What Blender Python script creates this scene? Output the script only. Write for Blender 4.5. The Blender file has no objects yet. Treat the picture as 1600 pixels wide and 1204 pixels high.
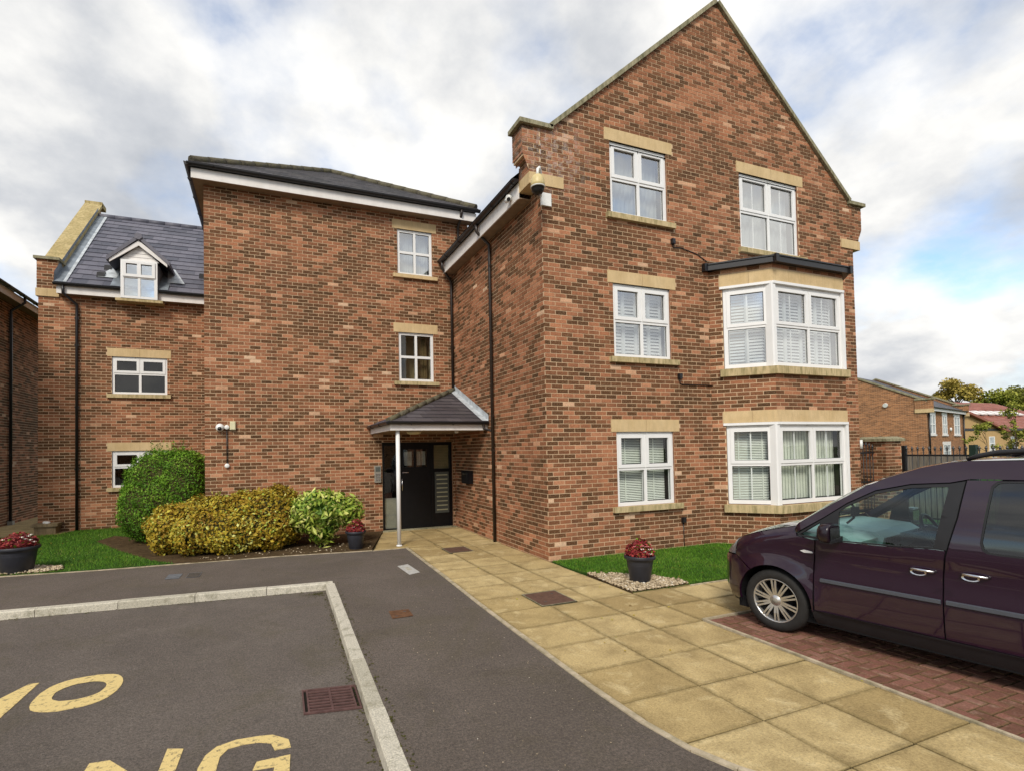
import bpy, bmesh, math, random
import numpy as np
from mathutils import Vector, Matrix
from mathutils.geometry import delaunay_2d_cdt
random.seed(7)
rng = np.random.default_rng(11)
R = math.radians
scene = bpy.context.scene
C = scene.collection

# ------------------------------------------------------------------ camera
cam_d = bpy.data.cameras.new('camera')
cam = bpy.data.objects.new('camera', cam_d); C.objects.link(cam)
FPX, CXP, CYP = 802.9, 733.5, 682.3
cam_d.sensor_fit = 'HORIZONTAL'; cam_d.sensor_width = 36.0
cam_d.lens = FPX / 1600 * 36
cam_d.shift_x = (800 - CXP) / 1600
cam_d.shift_y = (CYP - 602) / 1600
cam_d.clip_start = 0.05; cam_d.clip_end = 2000
yaw, pitch, roll = R(21.63), R(1.39), R(-1.04)
CAMP = Vector((-4.449, -7.642, 1.919))
fw = Vector((math.sin(yaw)*math.cos(pitch), math.cos(yaw)*math.cos(pitch), math.sin(pitch)))
rt = Vector((math.cos(yaw), -math.sin(yaw), 0)); up = rt.cross(fw)
rt2 = rt*math.cos(roll) + up*math.sin(roll); up2 = -rt*math.sin(roll) + up*math.cos(roll)
m = Matrix((rt2, up2, -fw)).transposed().to_4x4(); m.translation = CAMP
cam.matrix_world = m
scene.camera = cam

# ------------------------------------------------------------------ world: daylight sky with broken cloud
SUN_EL, SUN_AZ = R(42), R(215)          # azimuth the light comes from, clockwise from +Y
w = bpy.data.worlds.new('World'); scene.world = w; w.use_nodes = True
nt = w.node_tree; nt.nodes.clear(); N = nt.nodes.new; L = nt.links.new
out = N('ShaderNodeOutputWorld')
sky = N('ShaderNodeTexSky'); sky.sky_type = 'NISHITA'; sky.sun_disc = False
sky.sun_elevation = SUN_EL; sky.sun_rotation = SUN_AZ; sky.air_density = 1.0; sky.dust_density = 0.6; sky.ozone_density = 2.0
bg1 = N('ShaderNodeBackground'); L(sky.outputs[0], bg1.inputs[0]); bg1.inputs[1].default_value = 0.12
tc = N('ShaderNodeTexCoord')
sep = N('ShaderNodeSeparateXYZ'); L(tc.outputs['Generated'], sep.inputs[0])
def M(op, a, b=None, clamp=False):
    n = N('ShaderNodeMath'); n.operation = op; n.use_clamp = clamp
    for i, v in enumerate((a, b)):
        if v is None: continue
        if isinstance(v, (int, float)): n.inputs[i].default_value = v
        else: L(v, n.inputs[i])
    return n.outputs[0]
den = M('ADD', M('MAXIMUM', sep.outputs[2], 0.0), 0.42)
px = M('DIVIDE', sep.outputs[0], den); py = M('DIVIDE', sep.outputs[1], den)
comb = N('ShaderNodeCombineXYZ'); L(px, comb.inputs[0]); L(py, comb.inputs[1])
def noise(vec, scale, detail, rough, off):
    mp = N('ShaderNodeMapping'); mp.inputs[1].default_value = off; L(vec, mp.inputs[0])
    n = N('ShaderNodeTexNoise'); n.inputs['Scale'].default_value = scale; n.inputs['Detail'].default_value = detail
    n.inputs['Roughness'].default_value = rough; n.inputs['Distortion'].default_value = 0.0; L(mp.outputs[0], n.inputs['Vector'])
    return n.outputs['Fac']
def ramp(fac, stops, interp='LINEAR'):
    r = N('ShaderNodeValToRGB'); cr = r.color_ramp; cr.interpolation = interp
    while len(cr.elements) < len(stops): cr.elements.new(0.5)
    for e, (p, c) in zip(cr.elements, stops):
        e.position = p; e.color = (*c, 1) if len(c) == 3 else c
    L(fac, r.inputs[0]); return r.outputs[0]
CL_OFF = (3.1, 1.7, 0.0)
cov = noise(comb.outputs[0], 2.0, 9, 0.54, CL_OFF)
shade = noise(comb.outputs[0], 2.9, 9, 0.55, (9.3, -4.2, 2.0))
coverage = ramp(cov, [(0.34, (0, 0, 0)), (0.44, (0.70, 0.70, 0.70)), (0.52, (1, 1, 1))])
cloudcol = ramp(shade, [(0.32, (0.43, 0.455, 0.50)), (0.43, (0.57, 0.585, 0.61)), (0.51, (0.73, 0.73, 0.725)), (0.62, (0.92, 0.905, 0.87))])
bg2 = N('ShaderNodeBackground'); L(cloudcol, bg2.inputs[0]); bg2.inputs[1].default_value = 0.62
mx = N('ShaderNodeMixShader'); L(coverage, mx.inputs[0]); L(bg1.outputs[0], mx.inputs[1]); L(bg2.outputs[0], mx.inputs[2])
L(mx.outputs[0], out.inputs[0])

# ------------------------------------------------------------------ sun (soft, through thin cloud)
sd = bpy.data.lights.new('sun', 'SUN'); sd.energy = 1.5; sd.angle = R(16); sd.color = (1.0, 0.93, 0.82)
so = bpy.data.objects.new('sun', sd); C.objects.link(so)
sdir = Vector((math.sin(SUN_AZ)*math.cos(SUN_EL), math.cos(SUN_AZ)*math.cos(SUN_EL), math.sin(SUN_EL)))
so.rotation_euler = sdir.to_track_quat('Z', 'Y').to_euler(); so.location = (0, -20, 30)

scene.view_settings.view_transform = 'Standard'; scene.view_settings.look = 'None'
scene.view_settings.exposure = 0.97; scene.view_settings.gamma = 1.0; scene.view_settings.use_curve_mapping = False
scene.render.engine = 'CYCLES'
try:
    scene.cycles.use_denoising = True; scene.cycles.max_bounces = 6; scene.cycles.transparent_max_bounces = 12
except Exception: pass

# ------------------------------------------------------------------ materials
class Mat:
    def __init__(s, name, rough=0.6, spec=0.4, metal=0.0):
        s.m = bpy.data.materials.new(name); s.m.use_nodes = True
        s.t = s.m.node_tree; s.b = s.t.nodes['Principled BSDF']; s.o = s.t.nodes['Material Output']
        s.b.inputs['Roughness'].default_value = rough; s.b.inputs['Specular IOR Level'].default_value = spec
        s.b.inputs['Metallic'].default_value = metal
        s._pos = None
    def n(s, t): return s.t.nodes.new(t)
    def l(s, a, b): s.t.links.new(a, b)
    def pos(s):
        if s._pos is None: s._pos = s.n('ShaderNodeNewGeometry').outputs['Position']
        return s._pos
    def obj(s): return s.n('ShaderNodeTexCoord').outputs['Object']
    def noise(s, scale, detail=4, rough=0.55, vec=None, stretch=None, dist=0.0):
        v = vec or s.pos()
        if stretch:
            mp = s.n('ShaderNodeMapping'); mp.inputs['Scale'].default_value = stretch; s.l(v, mp.inputs[0]); v = mp.outputs[0]
        n = s.n('ShaderNodeTexNoise'); n.inputs['Scale'].default_value = scale; n.inputs['Detail'].default_value = detail
        n.inputs['Roughness'].default_value = rough; n.inputs['Distortion'].default_value = dist; s.l(v, n.inputs['Vector']); return n.outputs['Fac']
    def voro(s, scale, vec=None, feature='F1', out='Distance'):
        n = s.n('ShaderNodeTexVoronoi'); n.feature = feature; n.inputs['Scale'].default_value = scale; s.l(vec or s.pos(), n.inputs['Vector']); return n.outputs[out]
    def ramp(s, fac, stops, interp='LINEAR'):
        r = s.n('ShaderNodeValToRGB'); cr = r.color_ramp; cr.interpolation = interp
        while len(cr.elements) < len(stops): cr.elements.new(0.5)
        for e, (p, c) in zip(cr.elements, stops):
            if isinstance(c, (int, float)): c = (c, c, c)
            e.position = p; e.color = (*c, 1)
        s.l(fac, r.inputs[0]); return r.outputs[0]
    def mix(s, fac, a, b, blend='MIX'):
        n = s.n('ShaderNodeMix'); n.data_type = 'RGBA'; n.blend_type = blend
        for i, v in ((0, fac), (6, a), (7, b)):
            if isinstance(v, (int, float)): n.inputs[i].default_value = v
            elif isinstance(v, tuple): n.inputs[i].default_value = (*v, 1)
            else: s.l(v, n.inputs[i])
        return n.outputs[2]
    def math(s, op, a, b=None, clamp=False):
        n = s.n('ShaderNodeMath'); n.operation = op; n.use_clamp = clamp
        for i, v in enumerate((a, b)):
            if v is None: continue
            if isinstance(v, (int, float)): n.inputs[i].default_value = v
            else: s.l(v, n.inputs[i])
        return n.outputs[0]
    def color(s, c):
        if isinstance(c, tuple): s.b.inputs['Base Color'].default_value = (*c, 1)
        else: s.l(c, s.b.inputs['Base Color'])
        return s
    def roughn(s, v):
        if isinstance(v, (int, float)): s.b.inputs['Roughness'].default_value = v
        else: s.l(v, s.b.inputs['Roughness'])
        return s
    def bump(s, h, strength=0.4, dist=0.01):
        n = s.n('ShaderNodeBump'); n.inputs['Strength'].default_value = strength; n.inputs['Distance'].default_value = dist
        s.l(h, n.inputs['Height']); s.l(n.outputs[0], s.b.inputs['Normal']); return s
    def attr(s, name='tone'):
        n = s.n('ShaderNodeAttribute'); n.attribute_name = name; return n.outputs['Fac']
    def orand(s): return s.n('ShaderNodeObjectInfo').outputs['Random']
    def ocol(s):
        n = s.n('ShaderNodeObjectInfo'); q = s.n('ShaderNodeSeparateColor'); s.l(n.outputs['Color'], q.inputs[0]); return q.outputs[0]

MT = {}
def simple(name, col, rough=0.5, spec=0.4, metal=0.0, var=0.12, scale=8.0, bump=0.0):
    a = Mat(name, rough, spec, metal)
    f = a.noise(scale, 5)
    lo = tuple(max(0, x*(1-var)) for x in col); hi = tuple(min(1, x*(1+var)) for x in col)
    a.color(a.ramp(f, [(0.3, lo), (0.7, hi)]))
    if bump: a.bump(a.noise(scale*6, 4), bump, 0.004)
    MT[name] = a.m; return a

def brick_mat(name, single):
    a = Mat(name, 0.85, 0.2)
    t = a.ocol() if single else a.attr()
    base = a.ramp(t, [(0.0, (0.064, 0.033, 0.015)), (0.14, (0.105, 0.049, 0.022)), (0.30, (0.180, 0.078, 0.038)), (0.48, (0.285, 0.118, 0.061)),
                      (0.66, (0.385, 0.165, 0.088)), (0.82, (0.48, 0.235, 0.135)), (0.94, (0.59, 0.35, 0.22)), (1.0, (0.65, 0.46, 0.32))])
    n1 = a.noise(38, 5, 0.65); n2 = a.noise(2.2, 3)
    c = a.mix(0.75, base, a.ramp(n1, [(0.25, (0.55, 0.55, 0.55)), (0.5, (1, 1, 1)), (0.75, (1.35, 1.3, 1.25))]), 'MULTIPLY')
    c = a.mix(a.ramp(a.noise(60, 4, 0.75), [(0.52, 0.0), (0.72, 0.6)]), c, (0.50, 0.34, 0.20))
    c = a.mix(0.8, c, a.ramp(n2, [(0.3, (0.80, 0.78, 0.76)), (0.7, (1.14, 1.08, 1.02))]), 'MULTIPLY')
    st = a.ramp(a.noise(3.2, 6, 0.7, stretch=(1, 1, 0.16)), [(0.56, 0.0), (0.74, 0.42)])
    c = a.mix(st, c, (0.115, 0.058, 0.034))
    dv = a.n('ShaderNodeVectorMath'); dv.operation = 'DISTANCE'; a.l(a.pos(), dv.inputs[0]); dv.inputs[1].default_value = (.25, .0, 7.05)
    sal = a.math('MULTIPLY', a.ramp(dv.outputs['Value'], [(0.25, 1.0), (0.95, 0.0)]), a.ramp(a.noise(9, 6, 0.8), [(0.48, 0.0), (0.62, 0.6)]))
    c = a.mix(sal, c, (0.52, 0.47, 0.44))
    a.color(c); a.bump(a.noise(70, 5, 0.6), 0.45, 0.006)
    MT[name] = a.m
brick_mat('brick_one', True); brick_mat('brick_many', False)
a = Mat('mortar', 0.95, 0.1)
a.color(a.mix(a.ramp(a.noise(60, 4), [(0.3, 0.0), (0.7, 1.0)]), a.ramp(a.noise(1.3, 4), [(0.3, (0.52, 0.365, 0.225)), (0.7, (0.68, 0.50, 0.335))]), (0.60, 0.44, 0.28)))
a.bump(a.noise(120, 3), 0.4, 0.004); MT['mortar'] = a.m
simple_reveal = Mat('reveal', 0.9, 0.15); simple_reveal.color(simple_reveal.ramp(simple_reveal.noise(14, 4), [(0.3, (0.14, 0.065, 0.034)), (0.7, (0.34, 0.17, 0.10))])); MT['reveal'] = simple_reveal.m
a = Mat('brick_far', 0.9, 0.15)
bt = a.n('ShaderNodeTexBrick'); bt.inputs['Scale'].default_value = 1.0; bt.inputs['Brick Width'].default_value = 0.225; bt.inputs['Row Height'].default_value = 0.075; bt.inputs['Mortar Size'].default_value = 0.008
bt.inputs['Color1'].default_value = (0.15, 0.065, 0.030, 1); bt.inputs['Color2'].default_value = (0.44, 0.20, 0.085, 1); bt.inputs['Mortar'].default_value = (0.42, 0.28, 0.18, 1)
sx = a.n('ShaderNodeSeparateXYZ'); a.l(a.pos(), sx.inputs[0]); cx = a.n('ShaderNodeCombineXYZ')
a.l(a.math('ADD', sx.outputs[0], sx.outputs[1]), cx.inputs[0]); a.l(sx.outputs[2], cx.inputs[1]); a.l(cx.outputs[0], bt.inputs['Vector'])
a.color(a.mix(0.5, bt.outputs[0], a.ramp(a.noise(0.7, 3), [(0.3, (0.8, 0.8, 0.8)), (0.7, (1.15, 1.1, 1.05))]), 'MULTIPLY')); MT['brick_far'] = a.m
a = Mat('brick_buff', 0.9, 0.15); a.color(a.mix(a.noise(9, 3), (0.42, 0.26, 0.11), (0.55, 0.38, 0.19))); MT['brick_buff'] = a.m

def stone_mat(name, c1, c2, stain, amt, vstretch=True):
    a = Mat(name, 0.9, 0.15)
    c = a.ramp(a.noise(3.0, 5), [(0.3, c1), (0.7, c2)])
    c = a.mix(0.35, c, a.ramp(a.noise(90, 3), [(0.3, (0.7, 0.7, 0.7)), (0.7, (1.2, 1.2, 1.2))]), 'MULTIPLY')
    st = a.ramp(a.noise(7, 6, 0.65, stretch=(2.5, 2.5, 0.5) if vstretch else None), [(0.42, 0.0), (0.68, amt)])
    a.color(a.mix(st, c, stain)); a.bump(a.noise(60, 4), 0.35, 0.004); MT[name] = a.m
stone_mat('sandstone', (0.56, 0.41, 0.215), (0.68, 0.515, 0.295), (0.36, 0.27, 0.15), 0.3)
stone_mat('sill_stone', (0.47, 0.37, 0.20), (0.60, 0.48, 0.28), (0.17, 0.15, 0.06), 0.75)
stone_mat('coping_stone', (0.24, 0.22, 0.14), (0.40, 0.36, 0.24), (0.10, 0.10, 0.05), 0.8)
stone_mat('coping_light', (0.40, 0.31, 0.15), (0.55, 0.44, 0.23), (0.20, 0.17, 0.06), 0.7)
stone_mat('concrete', (0.36, 0.33, 0.27), (0.52, 0.48, 0.40), (0.20, 0.19, 0.13), 0.6, False)
a = Mat('kerb_stone', 0.92, 0.15)
c = a.mix(0.85, a.ramp(a.orand(), [(0.0, (0.40, 0.37, 0.29)), (1.0, (0.56, 0.52, 0.43))]), a.ramp(a.noise(75, 4, 0.75), [(0.3, (0.45, 0.45, 0.45)), (0.5, (1, 1, 1)), (0.7, (1.4, 1.38, 1.32))]), 'MULTIPLY')
c = a.mix(a.ramp(a.noise(7, 6, 0.7), [(0.52, 0.0), (0.72, 0.7)]), c, (0.13, 0.12, 0.065)); a.color(c); a.bump(a.noise(60, 4), 0.6, 0.008); MT['kerb_stone'] = a.m
stone_mat('edging', (0.40, 0.33, 0.23), (0.55, 0.46, 0.33), (0.14, 0.13, 0.06), 0.7, False)
stone_mat('box_stone', (0.22, 0.16, 0.09), (0.33, 0.25, 0.15), (0.10, 0.08, 0.04), 0.6)

simple('white_frame', (0.80, 0.80, 0.79), 0.35, 0.5, var=0.03, scale=3)
a = Mat('white_paint', 0.5, 0.4); a.color(a.mix(a.ramp(a.noise(5, 5, stretch=(1, 1, 0.2)), [(0.45, 0.0), (0.75, 0.35)]), (0.78, 0.75, 0.72), (0.55, 0.50, 0.46))); MT['white_paint'] = a.m
simple('soffit', (0.30, 0.22, 0.15), 0.7, 0.2, var=0.15)
simple('seal', (0.06, 0.06, 0.06), 0.6)
simple('black_plastic', (0.012, 0.011, 0.012), 0.38, 0.5, var=0.2)
simple('brown_pipe', (0.022, 0.014, 0.010), 0.42, 0.5, var=0.2)
simple('lead', (0.22, 0.25, 0.28), 0.5, 0.5, 0.3, var=0.35, scale=5)
simple('lead_pale', (0.45, 0.48, 0.50), 0.5, 0.4, var=0.3, scale=6)
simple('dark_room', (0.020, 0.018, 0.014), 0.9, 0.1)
simple('room_tan', (0.30, 0.24, 0.13), 0.8, 0.2)
simple('blind', (0.70, 0.73, 0.66), 0.6, 0.3, var=0.05)
simple('blind_white', (0.78, 0.80, 0.80), 0.5, 0.3, var=0.04)
simple('blind_green', (0.74, 0.77, 0.67), 0.7, 0.2, var=0.08)
simple('net', (0.42, 0.45, 0.46), 0.8, 0.1, var=0.2, scale=3)
simple('curtain_brown', (0.16, 0.11, 0.05), 0.8, 0.1, var=0.3)

def glass(name, boost, tint=(0.93, 0.96, 0.95), trans=1.0, rough=0.0):
    m = bpy.data.materials.new(name); m.use_nodes = True; t = m.node_tree; t.nodes.clear()
    o = t.nodes.new('ShaderNodeOutputMaterial'); mxs = t.nodes.new('ShaderNodeMixShader')
    tr = t.nodes.new('ShaderNodeBsdfTransparent'); tr.inputs[0].default_value = (*tint, 1)
    gl = t.nodes.new('ShaderNodeBsdfGlossy'); gl.inputs['Roughness'].default_value = rough; gl.inputs[0].default_value = (1, 1, 1, 1)
    lw = t.nodes.new('ShaderNodeLayerWeight'); lw.inputs[0].default_value = 0.5
    fr = t.nodes.new('ShaderNodeMath'); fr.operation = 'POWER'; fr.inputs[1].default_value = 4.0; t.links.new(lw.outputs['Facing'], fr.inputs[0])
    ad = t.nodes.new('ShaderNodeMath'); ad.operation = 'ADD'; ad.use_clamp = True; ad.inputs[1].default_value = boost
    nz = t.nodes.new('ShaderNodeTexNoise'); nz.inputs['Scale'].default_value = 1.6
    bp = t.nodes.new('ShaderNodeBump'); bp.inputs['Strength'].default_value = 0.05; bp.inputs['Distance'].default_value = 0.05
    ge = t.nodes.new('ShaderNodeNewGeometry'); t.links.new(ge.outputs['Position'], nz.inputs['Vector'])
    t.links.new(nz.outputs['Fac'], bp.inputs['Height']); t.links.new(bp.outputs[0], gl.inputs['Normal'])
    t.links.new(fr.outputs[0], ad.inputs[0]); t.links.new(ad.outputs[0], mxs.inputs[0])
    t.links.new(tr.outputs[0], mxs.inputs[1]); t.links.new(gl.outputs[0], mxs.inputs[2]); t.links.new(mxs.outputs[0], o.inputs[0])
    MT[name] = m
glass('glass', 0.40); glass('glass_low', 0.06); glass('glass_car', 0.05, (0.70, 0.88, 0.85)); glass('glass_tint', 0.07, (0.06, 0.065, 0.07))

def tile_mat(name, single, c1, c2, moss=0.3):
    a = Mat(name, 0.55, 0.4)
    t = a.orand() if single else a.attr()
    c = a.ramp(t, [(0.0, c1), (1.0, c2)])
    c = a.mix(0.5, c, a.ramp(a.noise(25, 4), [(0.3, (0.75, 0.75, 0.75)), (0.7, (1.25, 1.25, 1.25))]), 'MULTIPLY')
    c = a.mix(a.ramp(a.noise(3.0, 6, 0.7), [(0.5, 0.0), (0.75, moss)]), c, (0.12, 0.11, 0.075))
    a.color(c); a.bump(a.noise(40, 3), 0.2, 0.003); MT[name] = a.m
tile_mat('slate_one', True, (0.062, 0.064, 0.085), (0.145, 0.140, 0.170), 0.15)
tile_mat('slate_many', False, (0.050, 0.047, 0.052), (0.105, 0.095, 0.10), 0.6)
tile_mat('slate_brown', True, (0.052, 0.046, 0.052), (0.095, 0.084, 0.092), 0.2)
tile_mat('red_tile', False, (0.24, 0.075, 0.045), (0.34, 0.12, 0.08), 0.2)
a = Mat('ridge_moss', 0.9, 0.15); a.color(a.ramp(a.noise(9, 6, 0.7), [(0.3, (0.06, 0.055, 0.045)), (0.5, (0.13, 0.115, 0.08)), (0.7, (0.12, 0.115, 0.055))])); a.bump(a.noise(40, 4), 0.8, 0.02); MT['ridge_moss'] = a.m

def asphalt(name, c1, c2, moss, speck):
    a = Mat(name, 0.92, 0.25)
    c = a.ramp(a.noise(0.8, 7, 0.65, dist=0.5), [(0.25, c1), (0.75, c2)])
    c = a.mix(0.9, c, a.ramp(a.noise(50, 6, 0.9), [(0.32, (0.35, 0.35, 0.35)), (0.5, (1, 1, 1)), (0.68, (1.95, 1.86, 1.76))]), 'MULTIPLY')
    c = a.mix(0.6, c, a.ramp(a.noise(17, 5, 0.75), [(0.3, (0.74, 0.74, 0.73)), (0.7, (1.22, 1.20, 1.18))]), 'MULTIPLY')
    c = a.mix(a.ramp(a.noise(1.1, 7, 0.72, dist=0.8), [(0.50, 0.0), (0.72, moss)]), c, (0.10, 0.085, 0.042))
    c = a.mix(a.ramp(a.noise(2.7, 6, 0.8, dist=1.5), [(0.60, 0.0), (0.70, 0.35)]), c, (0.055, 0.047, 0.040))
    c = a.mix(a.ramp(a.noise(0.42, 5, 0.6, dist=0.4), [(0.56, 0.0), (0.66, 0.30)]), c, (0.07, 0.060, 0.052))
    c = a.mix(a.ramp(a.noise(5.5, 6, 0.8), [(0.62, 0.0), (0.72, 0.4)]), c, (0.24, 0.21, 0.185))
    c = a.mix(a.ramp(a.voro(24), [(0.045, speck), (0.085, 0.0)]), c, (0.40, 0.36, 0.30))
    a.color(c); a.bump(a.noise(75, 5, 0.75), 0.9, 0.02); MT[name] = a.m
asphalt('asphalt', (0.112, 0.092, 0.076), (0.160, 0.133, 0.113), 0.40, 0.45)
asphalt('asphalt_bay', (0.118, 0.100, 0.086), (0.172, 0.147, 0.127), 0.45, 0.35)
asphalt('asphalt_patch', (0.080, 0.068, 0.058), (0.10, 0.086, 0.074), 0.2, 0.2)
def slab_mat(name, cols, stain, light, edge, sc, bumpy):
    a = Mat(name, 0.92, 0.2)
    rnd = a.orand(); off = a.n('ShaderNodeVectorMath'); off.operation = 'ADD'; k = a.n('ShaderNodeCombineXYZ'); a.l(a.math('MULTIPLY', rnd, 91.0), k.inputs[0]); a.l(a.math('MULTIPLY', rnd, 57.0), k.inputs[1])
    a.l(a.pos(), off.inputs[0]); a.l(k.outputs[0], off.inputs[1]); v = off.outputs[0]
    c = a.ramp(rnd, [(i/(len(cols)-1), q) for i, q in enumerate(cols)])
    c = a.mix(a.ramp(a.noise(2.6*sc, 6, 0.65, v, dist=0.3), [(0.42, 0.0), (0.70, 0.7)]), c, stain)
    c = a.mix(a.ramp(a.noise(3.4*sc, 7, 0.7, v, dist=0.6), [(0.54, 0.0), (0.72, 0.8)]), c, light)
    c = a.mix(0.85, c, a.ramp(a.noise(58, 6, 0.85), [(0.30, (0.46, 0.42, 0.36)), (0.5, (1, 1, 1)), (0.70, (1.45, 1.42, 1.32))]), 'MULTIPLY')
    c = a.mix(a.ramp(a.voro(26), [(0.06, 0.45), (0.13, 0.0)]), c, (0.16, 0.11, 0.05))
    g_ = a.n('ShaderNodeSeparateXYZ'); a.l(a.n('ShaderNodeTexCoord').outputs['Generated'], g_.inputs[0])
    ex = a.math('MINIMUM', a.math('MINIMUM', g_.outputs[0], a.math('SUBTRACT', 1.0, g_.outputs[0])), a.math('MINIMUM', g_.outputs[1], a.math('SUBTRACT', 1.0, g_.outputs[1])))
    e2 = a.math('ADD', ex, a.math('MULTIPLY', a.math('SUBTRACT', a.noise(14, 5, 0.7, v), 0.5), 0.16))
    c = a.mix(a.ramp(e2, [(0.0, edge), (0.06, 0.0)]), c, (0.115, 0.088, 0.036))
    a.color(c); a.bump(a.noise(95, 4, 0.65), bumpy, 0.008); MT[name] = a.m
slab_mat('slab', [(0.34, 0.248, 0.112), (0.42, 0.312, 0.142), (0.47, 0.355, 0.170), (0.53, 0.41, 0.205)], (0.225, 0.162, 0.072), (0.64, 0.52, 0.29), 0.5, 1.0, 0.5)
slab_mat('paving_block', [(0.150, 0.068, 0.048), (0.205, 0.090, 0.066), (0.235, 0.105, 0.078), (0.29, 0.145, 0.11)], (0.105, 0.060, 0.034), (0.34, 0.225, 0.17), 0.6, 2.0, 0.5)
a = Mat('joint', 0.95, 0.1); a.color(a.ramp(a.noise(6, 4), [(0.35, (0.045, 0.036, 0.016)), (0.65, (0.10, 0.078, 0.036))])); MT['joint'] = a.m
a = Mat('block_many', 0.9, 0.2); a.color(a.ramp(a.attr(), [(0.0, (0.155, 0.060, 0.042)), (1.0, (0.25, 0.105, 0.075))])); MT['block_many'] = a.m
a = Mat('soil', 0.95, 0.1); a.color(a.ramp(a.noise(9, 6, 0.7), [(0.3, (0.045, 0.028, 0.014)), (0.7, (0.12, 0.080, 0.040))])); a.bump(a.noise(30, 5), 0.9, 0.03); MT['soil'] = a.m
a = Mat('turf', 0.95, 0.1); a.color(a.ramp(a.noise(5, 5), [(0.3, (0.020, 0.050, 0.008)), (0.7, (0.040, 0.085, 0.014))])); MT['turf'] = a.m
a = Mat('grass', 0.6, 0.25); c = a.ramp(a.attr(), [(0.0, (0.035, 0.105, 0.006)), (0.45, (0.080, 0.205, 0.012)), (0.8, (0.145, 0.275, 0.022)), (0.93, (0.23, 0.29, 0.05)), (1.0, (0.36, 0.32, 0.11))])
c = a.mix(a.ramp(a.noise(2.6, 6, 0.7), [(0.55, 0.0), (0.74, 0.65)]), c, (0.21, 0.22, 0.045))
a.color(a.mix(0.8, c, a.ramp(a.noise(1.2, 4), [(0.3, (0.65, 0.72, 0.6)), (0.7, (1.2, 1.15, 1.1))]), 'MULTIPLY')); MT['grass'] = a.m
a = Mat('pebble', 0.85, 0.25); a.color(a.ramp(a.attr(), [(0.0, (0.20, 0.15, 0.09)), (0.4, (0.42, 0.33, 0.21)), (0.8, (0.58, 0.48, 0.34)), (1.0, (0.72, 0.66, 0.55))])); MT['pebble'] = a.m
a = Mat('road_paint', 0.8, 0.3)
c = a.mix(a.ramp(a.noise(22, 6, 0.7), [(0.54, 0.0), (0.64, 0.9)]), (0.68, 0.52, 0.22), (0.20, 0.16, 0.09))
a.color(a.mix(0.5, c, a.ramp(a.noise(160, 3), [(0.3, (0.75, 0.75, 0.75)), (0.7, (1.15, 1.15, 1.1))]), 'MULTIPLY')); a.bump(a.noise(150, 3), 0.5, 0.006); MT['road_paint'] = a.m
simple('pale_mark', (0.42, 0.41, 0.38), 0.85, 0.2, var=0.2, scale=20)
a = Mat('rust', 0.85, 0.3, 0.2); a.color(a.ramp(a.noise(14, 6, 0.7), [(0.3, (0.085, 0.040, 0.020)), (0.6, (0.17, 0.085, 0.042)), (0.8, (0.26, 0.15, 0.085))])); a.bump(a.voro(60), 0.4, 0.006); MT['rust'] = a.m
a = Mat('iron_cover', 0.75, 0.4, 0.3); a.color(a.ramp(a.noise(12, 6, 0.7), [(0.3, (0.095, 0.050, 0.034)), (0.7, (0.17, 0.095, 0.066))])); a.bump(a.voro(45), 0.5, 0.008); MT['iron_cover'] = a.m
simple('grate_iron', (0.125, 0.068, 0.062), 0.6, 0.4, 0.3, var=0.3, scale=20)
simple('steel_cover', (0.16, 0.17, 0.185), 0.6, 0.4, 0.3, var=0.3, scale=14)
simple('pot_plastic', (0.022, 0.023, 0.030), 0.45, 0.45, var=0.15)
simple('iron_black', (0.010, 0.010, 0.011), 0.45, 0.5, var=0.2)
simple('post_green', (0.012, 0.03, 0.022), 0.5, 0.4)
a = Mat('fence_wood', 0.9, 0.15); a.color(a.ramp(a.noise(4, 5, stretch=(6, 6, 0.6)), [(0.3, (0.15, 0.13, 0.105)), (0.7, (0.30, 0.27, 0.225))])); MT['fence_wood'] = a.m
simple('bark', (0.075, 0.055, 0.035), 0.9, 0.1, var=0.3, scale=15)
simple('twig', (0.055, 0.050, 0.018), 0.9, 0.1, var=0.3, scale=15)
def leaf(name, stops, rough=0.6, spec=0.2, var=0.25):
    a = Mat(name, rough, spec); c = a.ramp(a.attr(), stops)
    a.color(a.mix(0.6, c, a.ramp(a.noise(2.0, 4), [(0.3, (1-var,)*3), (0.7, (1+var,)*3)]), 'MULTIPLY')); MT[name] = a.m
leaf('leaf_green', [(0.0, (0.028, 0.080, 0.004)), (0.5, (0.080, 0.185, 0.010)), (0.9, (0.160, 0.29, 0.020)), (1.0, (0.25, 0.36, 0.05))])
leaf('leaf_gold', [(0.0, (0.13, 0.070, 0.010)), (0.25, (0.26, 0.150, 0.014)), (0.55, (0.37, 0.265, 0.022)), (0.8, (0.40, 0.355, 0.045)), (1.0, (0.50, 0.48, 0.12))])
leaf('leaf_aucuba', [(0.0, (0.045, 0.105, 0.012)), (0.4, (0.14, 0.235, 0.022)), (0.7, (0.34, 0.41, 0.055)), (1.0, (0.62, 0.60, 0.20))], 0.5, 0.3)
leaf('leaf_red', [(0.0, (0.06, 0.008, 0.010)), (0.5, (0.20, 0.022, 0.024)), (0.9, (0.42, 0.065, 0.060)), (1.0, (0.62, 0.24, 0.20))])
leaf('leaf_olive', [(0.0, (0.12, 0.095, 0.015)), (0.5, (0.30, 0.23, 0.040)), (1.0, (0.52, 0.40, 0.11))])
leaf('leaf_tree', [(0.0, (0.075, 0.095, 0.012)), (0.5, (0.21, 0.235, 0.028)), (1.0, (0.42, 0.40, 0.075))])
leaf('leaf_tree_dark', [(0.0, (0.06, 0.078, 0.012)), (0.5, (0.15, 0.165, 0.024)), (1.0, (0.30, 0.29, 0.06))])
simple('petal_white', (0.80, 0.76, 0.68), 0.6, 0.3, var=0.1)
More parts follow.
